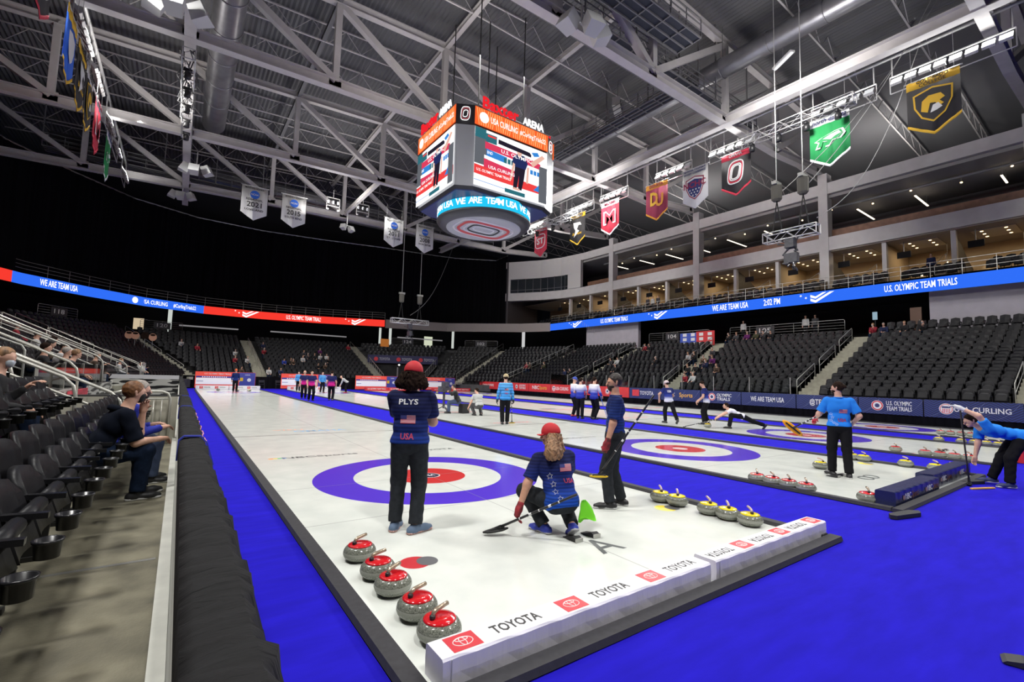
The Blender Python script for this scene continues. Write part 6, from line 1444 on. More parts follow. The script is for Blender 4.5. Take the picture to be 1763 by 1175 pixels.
def broom(p, q, pad, padm, label, paddir=(1, 0, 0), pl=.2, shaft=None, group=None, wide=.04):
    """p pad end, q top end, world"""
    p, q = Vector(p), Vector(q); e = empty('curling_broom', p, 0, label, 'curling broom', group); d = q-p; u = d.normalized()
    MB().tube([u*.05, u*.4, u*.8, d-u*.01, d], [.0135, .0135, .0135, .0135, .011], 10).build('shaft', shaft or M('shaft_black', (.02, .02, .022), .3), e, True)
    if not shaft:
        for k in range(5): MB().tube([d*(.3+.12*k), d*(.3+.12*k)+u*(.012+.02*(k % 2))], .0140, 10).build('shaft_band', white_print, e)
    pd = Vector(paddir).normalized(); h_ = MB().bar(-pd*pl*.35, pd*pl*.35, .05, .025); h_.tube([(0, 0, 0), u*.07], .02, 8); h_.build('head_frame', M('shaft_black', (.02, .02, .022), .3), e)
    o = MB().lathe([(.0, -.012), (.8, -.012), (1, -.004), (1, .006), (.8, .012), (0, .012)], n=20).build('pad', padm, e, True)
    sd = pd.cross(u).normalized(); un_ = (lambda v: (v-pd*v.dot(pd)).normalized())(Vector((-.85, -.3, .25))) if pad == 'tilt' else Vector((0, 0, 1)); sd = un_.cross(pd).normalized()
    o.matrix_local = Matrix(((pd.x*pl/2, sd.x*wide, un_.x, -un_.x*.015), (pd.y*pl/2, sd.y*wide, un_.y, -un_.y*.015), (pd.z*pl/2, sd.z*wide, un_.z, -un_.z*.015), (0, 0, 0, 1))); return e
# ---- clothes
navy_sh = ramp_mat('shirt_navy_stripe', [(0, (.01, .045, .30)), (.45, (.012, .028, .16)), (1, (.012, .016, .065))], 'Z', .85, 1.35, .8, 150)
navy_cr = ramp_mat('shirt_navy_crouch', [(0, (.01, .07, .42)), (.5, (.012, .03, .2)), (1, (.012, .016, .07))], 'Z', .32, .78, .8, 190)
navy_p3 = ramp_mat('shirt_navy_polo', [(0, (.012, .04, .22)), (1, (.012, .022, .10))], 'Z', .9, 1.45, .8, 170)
blue_sh = ramp_mat('shirt_bright_blue', [(0, (.02, .22, .78)), (1, (.02, .20, .70))], 'Z', .9, 1.4, .8)
lblue_sh = ramp_mat('sweater_light_blue', [(0, (.05, .28, .68)), (1, (.10, .36, .72))], 'Z', .9, 1.4, .8, 60)
grad_sh = ramp_mat('shirt_white_to_blue', [(0, (.02, .03, .26)), (.4, (.04, .06, .42)), (.62, (.5, .52, .72)), (.8, (.75, .75, .8))], 'Z', .9, 1.5, .8)
hem_sh = ramp_mat('shirt_navy_white_hem', [(0, (.72, .72, .8)), (.12, (.6, .62, .75)), (.4, (.03, .05, .3)), (1, (.015, .02, .1))], 'Z', .92, 1.4, .8)
mag_sh = ramp_mat('shirt_navy_magenta', [(0, (.65, .02, .22)), (.32, (.55, .02, .25)), (.5, (.03, .025, .12)), (1, (.015, .02, .09))], 'Z', .95, 1.45, .8)
blkt = M('trousers_black', (.009, .009, .011), .9, spec=.1); greyt = M('trousers_charcoal', (.024, .027, .032), .9, spec=.12, noise=.2, scale=20); red_cap = M('cap_red', (.5, .012, .02), .7); brownh = M('hair_dark_brown', (.018, .010, .007), .9, spec=.1, noise=.5, scale=40); blondh = M('hair_blond_brown', (.25, .135, .065), .6, noise=.6, scale=35, aniso=(1, 1, .3)); blackh = M('hair_black', (.012, .010, .009), .6)
red_glove = M('glove_red', (.22, .012, .02), .7, noise=.9, scale=14); crimson_glove = M('glove_crimson', (.55, .01, .04), .7); yel = M('pad_yellow', (.75, .5, .02), .8); org = M('pad_orange', (.85, .36, .01), .8); bshoe = M('shoe_blue_grey', (.10, .15, .24), .7); psole = M('sole_pink', (.45, .27, .24), .6, noise=.5, scale=60); wsole = M('sole_white', (.6, .6, .6), .6)
pnk = M('print_red', (.45, .04, .10), .7)
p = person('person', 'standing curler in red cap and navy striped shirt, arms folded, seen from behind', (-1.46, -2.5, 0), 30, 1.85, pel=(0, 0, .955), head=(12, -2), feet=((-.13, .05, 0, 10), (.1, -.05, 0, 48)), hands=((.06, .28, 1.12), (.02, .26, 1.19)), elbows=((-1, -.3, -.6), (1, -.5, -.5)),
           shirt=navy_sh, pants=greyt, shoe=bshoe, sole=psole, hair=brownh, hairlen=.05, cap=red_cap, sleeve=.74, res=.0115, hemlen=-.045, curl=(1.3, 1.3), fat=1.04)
decal(p, 'text', -.02, .10, .055, txt='PLYS', width=.20); decal(p, 'flag', -.02, .28, .155); decal(p, 'text', -.02, .46, .06, txt='USA', width=.14, col=pnk)
# crouching skip with the long hair
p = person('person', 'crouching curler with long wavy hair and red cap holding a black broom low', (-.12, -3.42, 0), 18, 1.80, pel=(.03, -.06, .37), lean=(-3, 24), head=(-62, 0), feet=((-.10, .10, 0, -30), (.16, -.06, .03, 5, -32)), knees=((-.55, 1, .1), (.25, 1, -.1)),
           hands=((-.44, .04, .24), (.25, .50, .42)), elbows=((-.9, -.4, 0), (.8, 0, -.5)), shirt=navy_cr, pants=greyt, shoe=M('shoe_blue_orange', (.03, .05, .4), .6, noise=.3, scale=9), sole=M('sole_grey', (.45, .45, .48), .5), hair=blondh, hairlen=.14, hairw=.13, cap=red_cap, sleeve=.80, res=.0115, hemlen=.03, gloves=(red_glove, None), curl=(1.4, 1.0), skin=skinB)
decal(p, 'flag', .07, .20, .14); decal(p, 'text', .09, .34, .05, txt='USA', width=.13, col=pnk)
for k, (u, v) in enumerate(((-.12, .27), (-.10, .36), (-.09, .44), (-.06, .52))): decal(p, 'star', u, v, .033)
tw_ = MB(); vs = []; nn = 14
for j in range(9):
    v = j/8; wd_ = .02+.075*v**.7
    for i in range(nn):
        t = i*2*math.pi/nn; vs.append((wd_*math.cos(t)*(1+.12*math.sin(3*t+v*4)), (.018+.02*v)*math.sin(t)+.008*math.sin(5*t+v*3), -.20*v-(.03*math.cos(t*2+1) if j == 8 else 0)))
tw_.add(vs, [(j*nn+i, j*nn+(i+1) % nn, (j+1)*nn+(i+1) % nn, (j+1)*nn+i) for j in range(8) for i in range(nn)]+[tuple(range(nn)), tuple(8*nn+i for i in reversed(range(nn)))])
o = tw_.build('towel', M('towel_green', (.16, .65, .02), .9), smooth=True); o.location = (.05, -3.66, .40); o.rotation_euler = (0, R(-12), R(-40)); tag(o, 'lime green towel hanging at the hip of the crouching player', 'towel')
broom((-.70, -3.10, .07), (-.18, -3.80, .52), 'flat', M('pad_black', (.02, .02, .02), .6, noise=.9, scale=20), 'black curling broom held low by the crouching player, pad on the ice side', (-.8, .5, -.35), .28, wide=.05)
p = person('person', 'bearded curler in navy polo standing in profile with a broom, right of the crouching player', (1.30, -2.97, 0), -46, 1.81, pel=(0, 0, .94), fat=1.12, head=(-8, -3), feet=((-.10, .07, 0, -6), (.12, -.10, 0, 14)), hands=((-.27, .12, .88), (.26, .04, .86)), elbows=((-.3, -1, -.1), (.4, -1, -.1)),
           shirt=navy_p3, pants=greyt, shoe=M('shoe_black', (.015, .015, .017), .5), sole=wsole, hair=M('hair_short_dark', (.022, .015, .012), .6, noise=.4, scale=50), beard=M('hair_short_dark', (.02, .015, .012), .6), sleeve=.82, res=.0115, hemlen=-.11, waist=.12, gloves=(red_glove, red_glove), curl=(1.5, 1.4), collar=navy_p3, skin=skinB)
broom((.88, -3.08, .48), (1.36, -3.56, 1.52), 'flat', yel, 'black curling broom with yellow pad held by the bearded player', (.8, -.6, 0), .24)
p = person('person', 'curler in bright blue shirt with hair bun holding an orange broom out to his left', (6.71, -3.70, 0), 60, 1.80, pel=(0, 0, .945), head=(-58, -2), feet=((-.12, .06, 0, -25), (.12, -.08, 0, 10)), hands=((-.34, .26, 1.06), (.22, .12, .98)), elbows=((-.5, -.6, -.8), (.8, -.8, -.3)),
           shirt=blue_sh, pants=blkt, shoe=M('shoe_black', (.015, .015, .017), .5), sole=wsole, hair=brownh, bun=True, beard=brownh, sleeve=.80, res=.0125, hemlen=-.05, waist=.06, gloves=(crimson_glove, None), curl=(1.2, 1.0), collar=blue_sh)
decal(p, 'flag', .05, .24, .13); decal(p, 'text', .03, .41, .06, txt='USA', width=.13, col=pnk)
for k, (u, v) in enumerate(((-.14, .30), (-.12, .36), (-.14, .42), (-.10, .46), (-.06, .49))): decal(p, 'star', u, v, .028)
broom((6.30, -3.05, .86), (6.70, -3.42, 1.16), 'tilt', org, 'broom with big orange pad held up by the curler in bright blue', (.35, -.35, -.40), .46, wide=.062)
p = person('person', 'curler in bright blue shirt bending over at the right edge, hand on broom', (8.62, -5.60, 0), -32, 1.80, pel=(.02, -.22, .90), lean=(0, 78), head=(0, -20), feet=((-.16, .02, 0, -14), (.2, .12, 0, 0)), knees=((-.1, 1, 0), (.1, 1, 0)), hands=((-.10, .62, 1.36), (.10, .42, .16)), elbows=((-1, -.4, .9), (.3, -1, 0)),
           shirt=blue_sh, pants=blkt, shoe=M('shoe_navy_white', (.03, .04, .12), .6), sole=wsole, hair=brownh, sleeve=.7, res=.0125, gloves=(M('glove_white', (.7, .7, .7), .7), None), curl=(.9, .9))
broom((8.06, -5.22, .04), (8.2, -5.12, 1.33), 'flat', M('pad_black', (.02, .02, .02), .6), 'upright black broom under the hand of the bending curler', (1, .3, 0), .22, M('shaft_plain', (.021, .02, .022), .35))
tag(MB().bar((7.62, -5.32, .012), (8.12, -5.52, .012), .045, .02).build('broom_handle', gold), 'yellow and black stick lying on the carpet by the navy backboard', 'stick')
o = MB().prism([(-.25, -.06), (.2, -.09), (.27, 0), (.2, .08), (-.22, .07), (-.3, 0)], (8.38, -5.2, 0), (.9, -.3, 0), (.3, .9, 0), .05).build('bag', M('bag_black', (.015, .015, .018), .7)); tag(o, 'flat black bag on the carpet below the bending curler', 'bag')
o = MB().box((12.9, -5.3, 0), (13.3, -5.0, .28)).prism([(0, 0), (.4, 0), (.2, .1)], (12.9, -5.3, .28), X3, Z3, -.3).build('cooler', M('cooler_red', (.6, .02, .03), .5)); tag(o, 'red box standing on the carpet behind the bending curler', 'box')
p = person('person', 'player in light blue sweater and tan cap walking away with a broom', (6.22, 6.75, 0), 32, 1.86, head=(0, -3), feet=((-.09, -.06, 0, -5), (.09, .1, 0, 5)), hands=((-.30, .02, .84), (.30, .06, .86)), shirt=lblue_sh, pants=blkt, sleeve=2, hair=brownh, cap=M('cap_tan', (.45, .36, .2), .8), res=.02, hemlen=.02, curl=(.7, 1.3), gloves=(M('glove_black', (.02, .02, .02), .7), M('glove_black', (.02, .02, .02), .7)))
decal(p, 'flag', .03, .22, .13); decal(p, 'text', .03, .36, .05, txt='USA', width=.12, col=pnk)
broom((6.58, 6.80, .05), (6.56, 6.85, 1.0), 'flat', yel, 'broom with yellow pad carried by the player in light blue', (1, -.4, 0), .24)
p = person('person', 'official in grey shirt crouching on the ice beside the camera operator', (7.25, 10.3, 0), 5, 1.75, pel=(.0, -.1, .46), lean=(0, 28), head=(-40, -10), feet=((-.12, .1, 0, -10), (.15, 0, 0, 10)), knees=((-.3, 1, .2), (.3, 1, .2)), hands=((-.42, .15, .32), (.1, .4, .45)), shirt=M('shirt_pale_grey', (.42, .43, .42), .8), pants=M('trousers_dark_grey', (.05, .05, .055), .8), hair=brownh, sleeve=.7, res=.02)
p = person('person', 'camera operator in black sitting low behind a rig of equipment', (7.0, 11.7, 0), -60, 1.75, fat=1.25, pel=(0, 0, .55), lean=(0, 20), head=(0, -8), feet=((-.2, .4, 0, -10), (.2, .42, 0, 10)), knees=((-.1, 1, .6), (.1, 1, .6)), hands=((-.2, .42, 1.0), (.2, .42, .95)), shirt=M('jacket_black', (.012, .012, .014), .8), pants=M('jeans_blue', (.04, .06, .12), .8), hair=blackh, sleeve=2, res=.022)
e = empty('television_camera', (6.55, 12.25, 0), R(30), 'black television camera rig on a low wheeled stand before the operator', 'camera'); ck = M('camera_dark', (.06, .06, .07), .4)
MB().box((-.35, -.12, .95), (.3, .12, 1.22)).box((.3, -.08, 1.0), (.5, .08, 1.18)).build('camera_body', ck, e); MB().box((-.1, -.16, 1.22), (.15, .1, 1.42)).build('viewfinder', ck, e); MB().bar((0, 0, .2), (0, 0, .95), .08, .08).build('column', ck, e)
for k in range(3): a = k*2.1; MB().bar((0, 0, .3), (.45*math.cos(a), .45*math.sin(a), .06), .04, .04).build('leg', ck, e); MB().lathe([(.0, 0), (.05, .005), (.06, .05), (.0, .06)], (.47*math.cos(a), .47*math.sin(a), 0), 8).build('wheel', ck, e)
tag(MB().box((7.15, 11.5, 0), (7.5, 11.9, .44)).build('camera_seat', M('bag_black', (.015, .015, .018), .7)), 'small black equipment case the camera operator sits on', 'case')
for k, (x, y, f, hh, hx_, sh_, lb) in enumerate([(11.5, 8.75, 105, 1.86, 10, grad_sh, 'player in blue cap and white to blue shirt, left of the group of three'), (10.95, 7.75, 60, 1.80, 40, grad_sh, 'middle player of the group of three in white to blue shirts, seen from behind'), (11.35, 7.3, 85, 1.92, 8, grad_sh, 'tall player in white to blue shirt leaning on a blue broom, right of the three')]):
    p = person('person', lb, (x, y, -.005), f, hh, head=(hx_-5, -8 if k else -12), feet=((-.1, .03, 0, -5), (.12, -.1, 0, 10)), hands=((-.16, .26, 1.08), (.18, .30, 1.0 if k < 2 else 1.02)), elbows=((-.7, -.8, -.4), (.7, -.8, -.4)), shirt=sh_, pants=blkt, hair=brownh if k else None, cap=M('cap_blue', (.04, .08, .4), .8) if k == 0 else None, sleeve=.7 if k == 1 else 2, res=.02, hemlen=.04, shoe=M('shoe_red', (.5, .05, .05), .6) if k == 0 else None, beard=brownh if k == 1 else None)
broom((11.75, 6.85, .02), (11.5, 7.15, 1.18), 'flat', M('pad_blue', (.05, .12, .5), .8), 'blue broom the tall player leans on', (1, -.5, 0), .2, M('shaft_blue', (.03, .12, .55), .4))
p = person('person', 'player in navy shirt with white hem and pale cap walking away along the third sheet', (13.15, 4.75, 0), 20, 1.80, pel=(0, 0, .93), lean=(0, 12), head=(-20, -12), feet=((-.08, .12, 0, -8), (.12, -.42, .06, 18, -35)), hands=((-.30, .24, .98), (.2, .3, .95)), elbows=((-1, -.5, .1), (1, -.6, 0)), shirt=hem_sh, pants=blkt, hair=brownh, cap=M('cap_pale', (.6, .5, .5), .8), sleeve=.6, res=.02, hemlen=.03)
decal(p, 'text', .0, .16, .1, txt='USA', width=.2, col=white_print)
p = person('person', 'player in navy shirt standing with bowed head behind the sliding player', (14.3, 3.75, 0), -30, 1.84, lean=(0, 10), head=(-25, -28), feet=((-.1, .1, 0, -8), (.1, -.05, 0, 8)), hands=((-.2, .3, .95), (.16, .33, .98)), elbows=((-.7, -.8, -.4), (.7, -.8, -.4)), shirt=hem_sh, pants=blkt, hair=brownh, sleeve=.6, res=.02, hemlen=.03)
p = person('person', 'player in navy shirt sliding low in a lunge behind a delivered stone', (13.75, 2.55, 0), -36, 1.80, pel=(.15, -.55, .46), lean=(0, 66), head=(0, 6), feet=((-.18, -.05, 0, -5), (.42, -1.45, .03, 5, -55)), knees=((-.3, 1, .5), (0, 0, -1)), hands=((-.32, .72, .19), (-.06, .75, .16)), elbows=((-.8, 0, .3), (.6, 0, -.2)), shirt=hem_sh, pants=blkt, hair=brownh, sleeve=.5, res=.016)
stone(13.18, 3.02, 'yellow', .3, 'stone released by the sliding player on the third sheet', 'stones on the third sheet being played')
broom((12.0, 3.25, .05), (13.6, 2.75, .35), 'flat', M('pad_black', (.02, .02, .02), .6), 'broom stretched flat in front of the sliding player', (1, .4, 0), .2)
for args in (((.1, 35.7), 180, 1.84, navy_p3, M('cap_orange', (.6, .12, .03), .8), 'man in navy jacket and orange cap at the far end of the first sheet'), ((3.1, 25.3), 190, 1.86, mag_sh, None, 'bald player in navy and magenta shirt walking towards the camera, left of the pair'), ((3.0, 22.8), 178, 1.88, mag_sh, 0, 'dark-haired player in navy and magenta shirt walking towards the camera, right of the pair'),
             ((4.2, 22.9), 20, 1.92, mag_sh, 0, 'player in navy and magenta shirt standing on the blue carpet seen from behind'), ((6.6, 35.3), 170, 1.84, lblue_sh, 0, 'player in light blue standing far off behind the magenta team'), ((5.2, 38.0), 190, 1.8, lblue_sh, 0, 'player in light blue half hidden behind the far pair')):
    (x, y), f, hh, sh_, cp, lb = args
    person('person', lb, (x, y, -.008), f, hh, head=(5, -6), feet=((-.1, .08, 0, -6), (.1, -.06, 0, 8)), hands=((-.26, .1, .9), (.26, .14, .92)), shirt=sh_, pants=blkt, hair=None if cp is None else brownh, cap=cp or None, sleeve=.6 if sh_ is mag_sh else 2, res=.026, hemlen=.02)
person('person', 'bending official in pale grey at the far end of the second sheet', (8.4, 34.4, 0), -70, 1.8, pel=(0, -.1, .92), lean=(0, 55), head=(0, -20), hands=((-.15, .5, .6), (.15, .5, .6)), shirt=MATS['shirt_pale_grey'], pants=blkt, shoe=M('shoe_red', (.5, .05, .05), .6), hair=None, sleeve=2, res=.026)
# ---- the two men in the front row on the left
hood = M('hoodie_navy_black', (.006, .008, .015), .95, spec=.08); jeans = M('jeans_dark', (.009, .017, .04), .9, spec=.12, noise=.2, scale=40); redh = M('hair_ginger', (.16, .065, .02), .6, noise=.4, scale=50)
p = person('person', 'seated man with ginger hair and black mask in dark hoodie leaning forward, hand raised', (-4.30, -.75, .25), 76, 1.84, pel=(0, .02, .50), lean=(0, 30), head=(-10, 0), feet=((-.13, .50, 0, -5), (.13, .42, 0, 10)), knees=((-.1, 1, 1.2), (.1, 1, 1.2)), hands=((-.10, .46, .94), (.10, .58, .64)), elbows=((-.3, -.2, -1), (.5, -.5, -.7)), shirt=hood, pants=jeans, hair=redh, mask=M('mask_black', (.01, .01, .01), .8), sleeve=.95, res=.0125, hemlen=.02, shoe=M('shoe_black', (.015, .015, .017), .5), sole=wsole, curl=(.9, 1.2), skin=skinA)
nk_ = p['neck']; g = MB(); g.tube([tuple(nk_+p['right']*math.cos(t)*.10-p['fwd']*(.045+math.sin(t)*.085)+p['up']*(-.02-.02*math.sin(t))) for t in [k*math.pi/12 for k in range(-2, 15)]], .035, 8); g.build('hood', hood, p['e'], True)
MB().tube([(.135, .53, .63), (.10, .53, .665), (.065, .53, .635)], .012, 6).build('wristwatch', M('watch_black', (.01, .01, .01), .3), p['e'])
p = person('person', 'seated grey-haired man in royal blue jacket and glasses beside the hooded man', (-4.22, .10, .25), 74, 1.76, pel=(0, .02, .50), lean=(0, 24), head=(4, -4), feet=((-.13, .46, 0, -5), (.15, .42, 0, 12)), knees=((-.15, 1, .9), (.2, 1, .9)), hands=((-.1, .45, .70), (.1, .5, .68)), shirt=M('jacket_royal', (.01, .02, .30), .8), pants=M('jeans_blue', (.04, .06, .12), .8), hair=M('hair_grey', (.30, .27, .24), .7, noise=.3, scale=50), mask=M('mask_dark', (.05, .03, .03), .8), sleeve=2, res=.015, hemlen=.02, sole=wsole)
# ---- spectators
greyc = lambda n, c: M('coat_'+n, c, .9)
COATS = [('black', (.012, .012, .014)), ('dark grey', (.05, .05, .055)), ('navy', (.012, .02, .07)), ('red', (.28, .015, .03)), ('white', (.5, .5, .5)), ('purple', (.12, .015, .12)), ('blue', (.02, .05, .35)), ('brown', (.07, .045, .03)), ('olive', (.06, .06, .03))]
protos = []
for k in range(3):
    p = person('person', 'x', (0, 0, 0), 0, 1.74, pel=(0, -.12, .50), lean=(0, (4, 16, 26)[k]), head=((0, 25, -20)[k], (-5, -8, -12)[k]), feet=((-.13, .34, 0, -5), (.13, .36, 0, 8)), knees=((-.15, 1, .9), (.15, 1, .9)), hands=(((-.15, .28, .62), (.15, .28, .62)), ((-.05, .26, .85), (.12, .3, .60)), ((-.1, .36, .60), (.08, .36, .62)))[k], shirt=M('coat_black', (.012, .012, .014), .9), pants=M('jeans_dark', (.012, .022, .05), .85), hair=(blackh, brownh, M('hair_grey', (.3, .27, .24), .7))[k], sleeve=2, res=.034, mask=M('mask_pale', (.5, .55, .6), .8) if k == 1 else None)
    protos.append(p['e'])
firstuse = [True]*3
def spectator(x, y, z, face, coat, where, v=None, sc=1.0, hairm=None):
    v = rnd.randrange(3) if v is None else v; o = protos[v] if firstuse[v] else copy_tree(protos[v]); firstuse[v] = False; o.location = (x, y, z); o.rotation_euler = (0, 0, -R(face)); o.scale = (sc,)*3
    cn, cc = COATS[coat]
    for ch in o.children:
        if ch.name.startswith(('shirt', 'hair')):
            ch.material_slots[0].link = 'OBJECT'; ch.material_slots[0].material = M('coat_'+cn, cc, .9) if ch.name.startswith('shirt') else (hairm or (blackh, brownh, MATS['hair_grey'], blondh)[rnd.randrange(4)])
    tag(o, 'spectator in %s seated %s' % (cn, where), 'person', 'spectators'); return o
def rowpos(k, n, t):
    q = pt(k, t, n); a, b = pt(k, 0, n), pt(k, 1, n); d = (b-a).normalized(); nr = Vector((d.y, -d.x, 0)); nr = nr if nr.dot(q-Vector((10.5, 20, 0))) > 0 else -nr
    return q+nr*.33, math.degrees(math.atan2(-nr.x, -nr.y))
SPEC = [(3, 9, .78, 3, 'below the left end of platform 104'), (3, 9, .72, 0, 'beside the one in red below platform 104'), (3, 5, .38, 0, 'alone in the middle of section 104'), (3, 5, .83, 4, 'left part of section 104, first of two'), (3, 5, .90, 1, 'left part of section 104, second of two'), (3, 3, .70, 0, 'low in section 104 right of the pair'),
        (3, 6, .10, 4, 'by the stairs in section 104 in a white top'), (3, 6, .05, 0, 'by the stairs in section 104 in black'), (2, 11, .93, 0, 'top row of section 105, first from the left'), (2, 11, .87, 1, 'top row of section 105, second from the left'), (2, 11, .78, 5, 'top row of section 105, third from the left'), (2, 11, .71, 8, 'top row of section 105, fourth from the left'),
        (2, 11, .65, 1, 'top row of section 105, fifth from the left'), (2, 11, .59, 0, 'top row of section 105, sixth from the left'), (2, 7, .92, 1, 'left edge of section 105 below the banner'), (2, 5, .92, 7, 'left edge of section 105, middle pair, left'), (2, 5, .84, 5, 'left edge of section 105, middle pair, right'), (2, 3, .97, 0, 'low left of section 105, first of three'),
        (2, 3, .91, 0, 'low left of section 105, second of three'), (2, 4, .86, 2, 'low left of section 105, third of three'), (2, 1, .90, 3, 'second row of section 105 in red'), (2, 1, .84, 4, 'second row of section 105 holding a white sign'), (2, 3, .72, 7, 'alone in section 105 with bare arm'), (1, 12, .93, 3, 'high in the right block, first from the stairs'), (1, 12, .86, 2, 'high in the right block, second from the stairs'),
        (1, 12, .74, 0, 'high in the right block, third from the stairs'), (1, 12, .63, 0, 'high in the right block, fourth from the stairs'), (4, 2, .25, 2, 'low under the grey wall, left of two'), (4, 2, .18, 0, 'low under the grey wall, right of two'), (5, 4, .1, 3, 'beside the long stair rail, first'), (5, 4, .05, 7, 'beside the long stair rail, second'), (4, 4, .8, 8, 'right of the long stair rail'),
        (8, 5, .45, 4, 'far right block, first of the group'), (8, 5, .50, 0, 'far right block, second of the group'), (8, 5, .56, 1, 'far right block, third of the group'), (8, 4, .62, 4, 'far right block, fourth of the group'), (8, 3, .72, 7, 'far right block, fifth of the group'), (8, 6, .58, 1, 'far right block, top of the group'), (8, 4, .40, 0, 'far right block, right of the group'), (8, 0, .95, 4, 'far right block, front row in white'), (8, 0, .86, 2, 'far right block, front row in navy'),
        (8+0, 9, .1, 3, 'upper far right block in red')]
SPEC2 = [(-2, 46, 4)]
for (k, n, t, c, wh) in SPEC: q, f = rowpos(k, min(n, 11), t); q.z = .82+.373*min(n, 11); spectator(q.x, q.y, q.z+(.0), f, c, wh)
for k, (px_, n, c, wh) in enumerate([(5.9, 3, 6, 'far middle block in blue'), (6.6, 3, 0, 'far middle block beside the one in blue'), (9.2, 2, 0, 'far middle block, lower pair, left'), (10.0, 2, 7, 'far middle block, lower pair, right'), (10.9, 5, 4, 'far middle block, right side'), (4.4, 6, 3, 'far middle block high up in red'), (10.6, 7, 5, 'far middle block, high right'), (4.6, 8, 2, 'far middle block, highest left')]):
    t = (15.8-px_)/12.5; q, f = rowpos(8, n, t); spectator(q.x, q.y, q.z, f, c, wh)
for k, (t, n, c, wh) in enumerate([(.28, 3, 3, 'far left block in red'), (.12, 3, 4, 'far left block in grey beside the one in red'), (.22, 5, 4, 'far left block higher up in white'), (.72, 7, 4, 'far left block high up'), (.6, 6, 3, 'far left block high up in dark red'), (.3, 0, 7, 'front row behind the first scoreboard')]):
    q, f = rowpos(9, n, t); spectator(q.x, q.y, q.z, f, c, wh)
for (x, y, z, f, c, wh, v) in [(-5.28, .38, .55, 85, 0, 'at the left edge holding a phone', 1), (-6.9, 1.4, 1.29, 80, 0, 'in the left bank nearest the camera, cut by the edge', 0)]: spectator(x, y, z, f, c, wh, v, 1.03)
for k, (x, y, z, c) in enumerate([(-8.9, 19.2, 1.98, 3), (-7.9, 15.7, 1.6, 0), (-7.4, 14.2, 1.45, 4), (-6.9, 12.0, 1.25, 7), (-6.6, 9.9, 1.07, 0), (-6.35, 10.8, .98, 4), (-6.1, 7.9, .84, 0), (-5.9, 8.6, .8, 1), (-5.95, 9.4, .8, 0), (-6.05, 14.6, .84, 7)]):
    spectator(x, y, z, 80, c, 'in the left bank behind the rails, %s from the left' % ORD[k], None, 1.05)
q, f = rowpos(12, 0, .3); spectator(q.x, q.y, q.z, 90, 4, 'front row of the left bank with a pale mask', 1)
q, f = rowpos(11, 0, .2); spectator(q.x, q.y, q.z, 120, 6, 'front row far left in bright blue with a mask', 1)
q, f = rowpos(11, 0, .26); spectator(q.x, q.y, q.z, 120, 4, 'front row far left beside the one in bright blue', 0)
for k, (x, y, f, c) in enumerate([(37.0, 14.4, 270, 4), (37.0, 9.3, 270, 4), (37.0, 8.6, 270, 1)]):
    person('person', 'person standing on the section 105 platform, %s from the left' % ORD[k], (x+.3, y, 5.65), f, 1.75, shirt=M('coat_'+COATS[c][0], COATS[c][1], .9), pants=blkt, hair=blackh, sleeve=2, res=.034)
for k, (x, y) in enumerate([(41.8, 18.0), (41.9, 12.4), (42.0, 11.6)]):
    person('person', 'person at the lounge balustrade, %s from the left' % ORD[k], (x, y, 13.36), 270, 1.75, shirt=M('coat_white', (.5, .5, .5), .9), pants=blkt, hair=blackh, sleeve=2, res=.034)
for k, (x, y, c) in enumerate([(39.2, 26.4, 1), (39.3, 25.8, 4), (39.2, 25.0, 1), (39.3, 1.9, 2)]):
    person('person', 'person standing among the suite seats, %s from the left' % ORD[k], (x, y, 9.58), 270, 1.75, shirt=M('coat_'+COATS[c][0], COATS[c][1], .9), pants=blkt, hair=blackh, sleeve=2, res=.034)
# four big face cut-outs held up in the far left corner
for k, (px_, pz_) in enumerate([(222, 577), (233, 578), (250, 578), (263, 581)]):
    d = Vector(fw)+r2*((px_-881.5)/FOC)-u2*((pz_-587.5)/FOC); c = CAMP+d*(54/ d.length); e = empty('face_cutout', c, 0, 'big round face cut-out held up in the far left corner, %s from the left' % ORD[k], 'cut-out', 'face cut-outs')
    nr = (CAMP-c).normalized(); ax = Vector((0, 0, 1)).cross(nr).normalized()
    MB().mat(skinB if k != 2 else brownh).lathe([(0, 0), (.30, 0), (.30, .03), (0, .03)], n=18, sy=1.15).mat(brownh).lathe([(0, .031), (.2, .031), (0, .04)], (0, .2, 0), 12, 1, .5).build('card', None, e).matrix_local = frame((0, 0, 0), ax, ax.cross(nr)*-1)
    MB().bar((0, 0, -.3), (0, 0, -1.2), .05, .05).build('stick', dsteel, e)
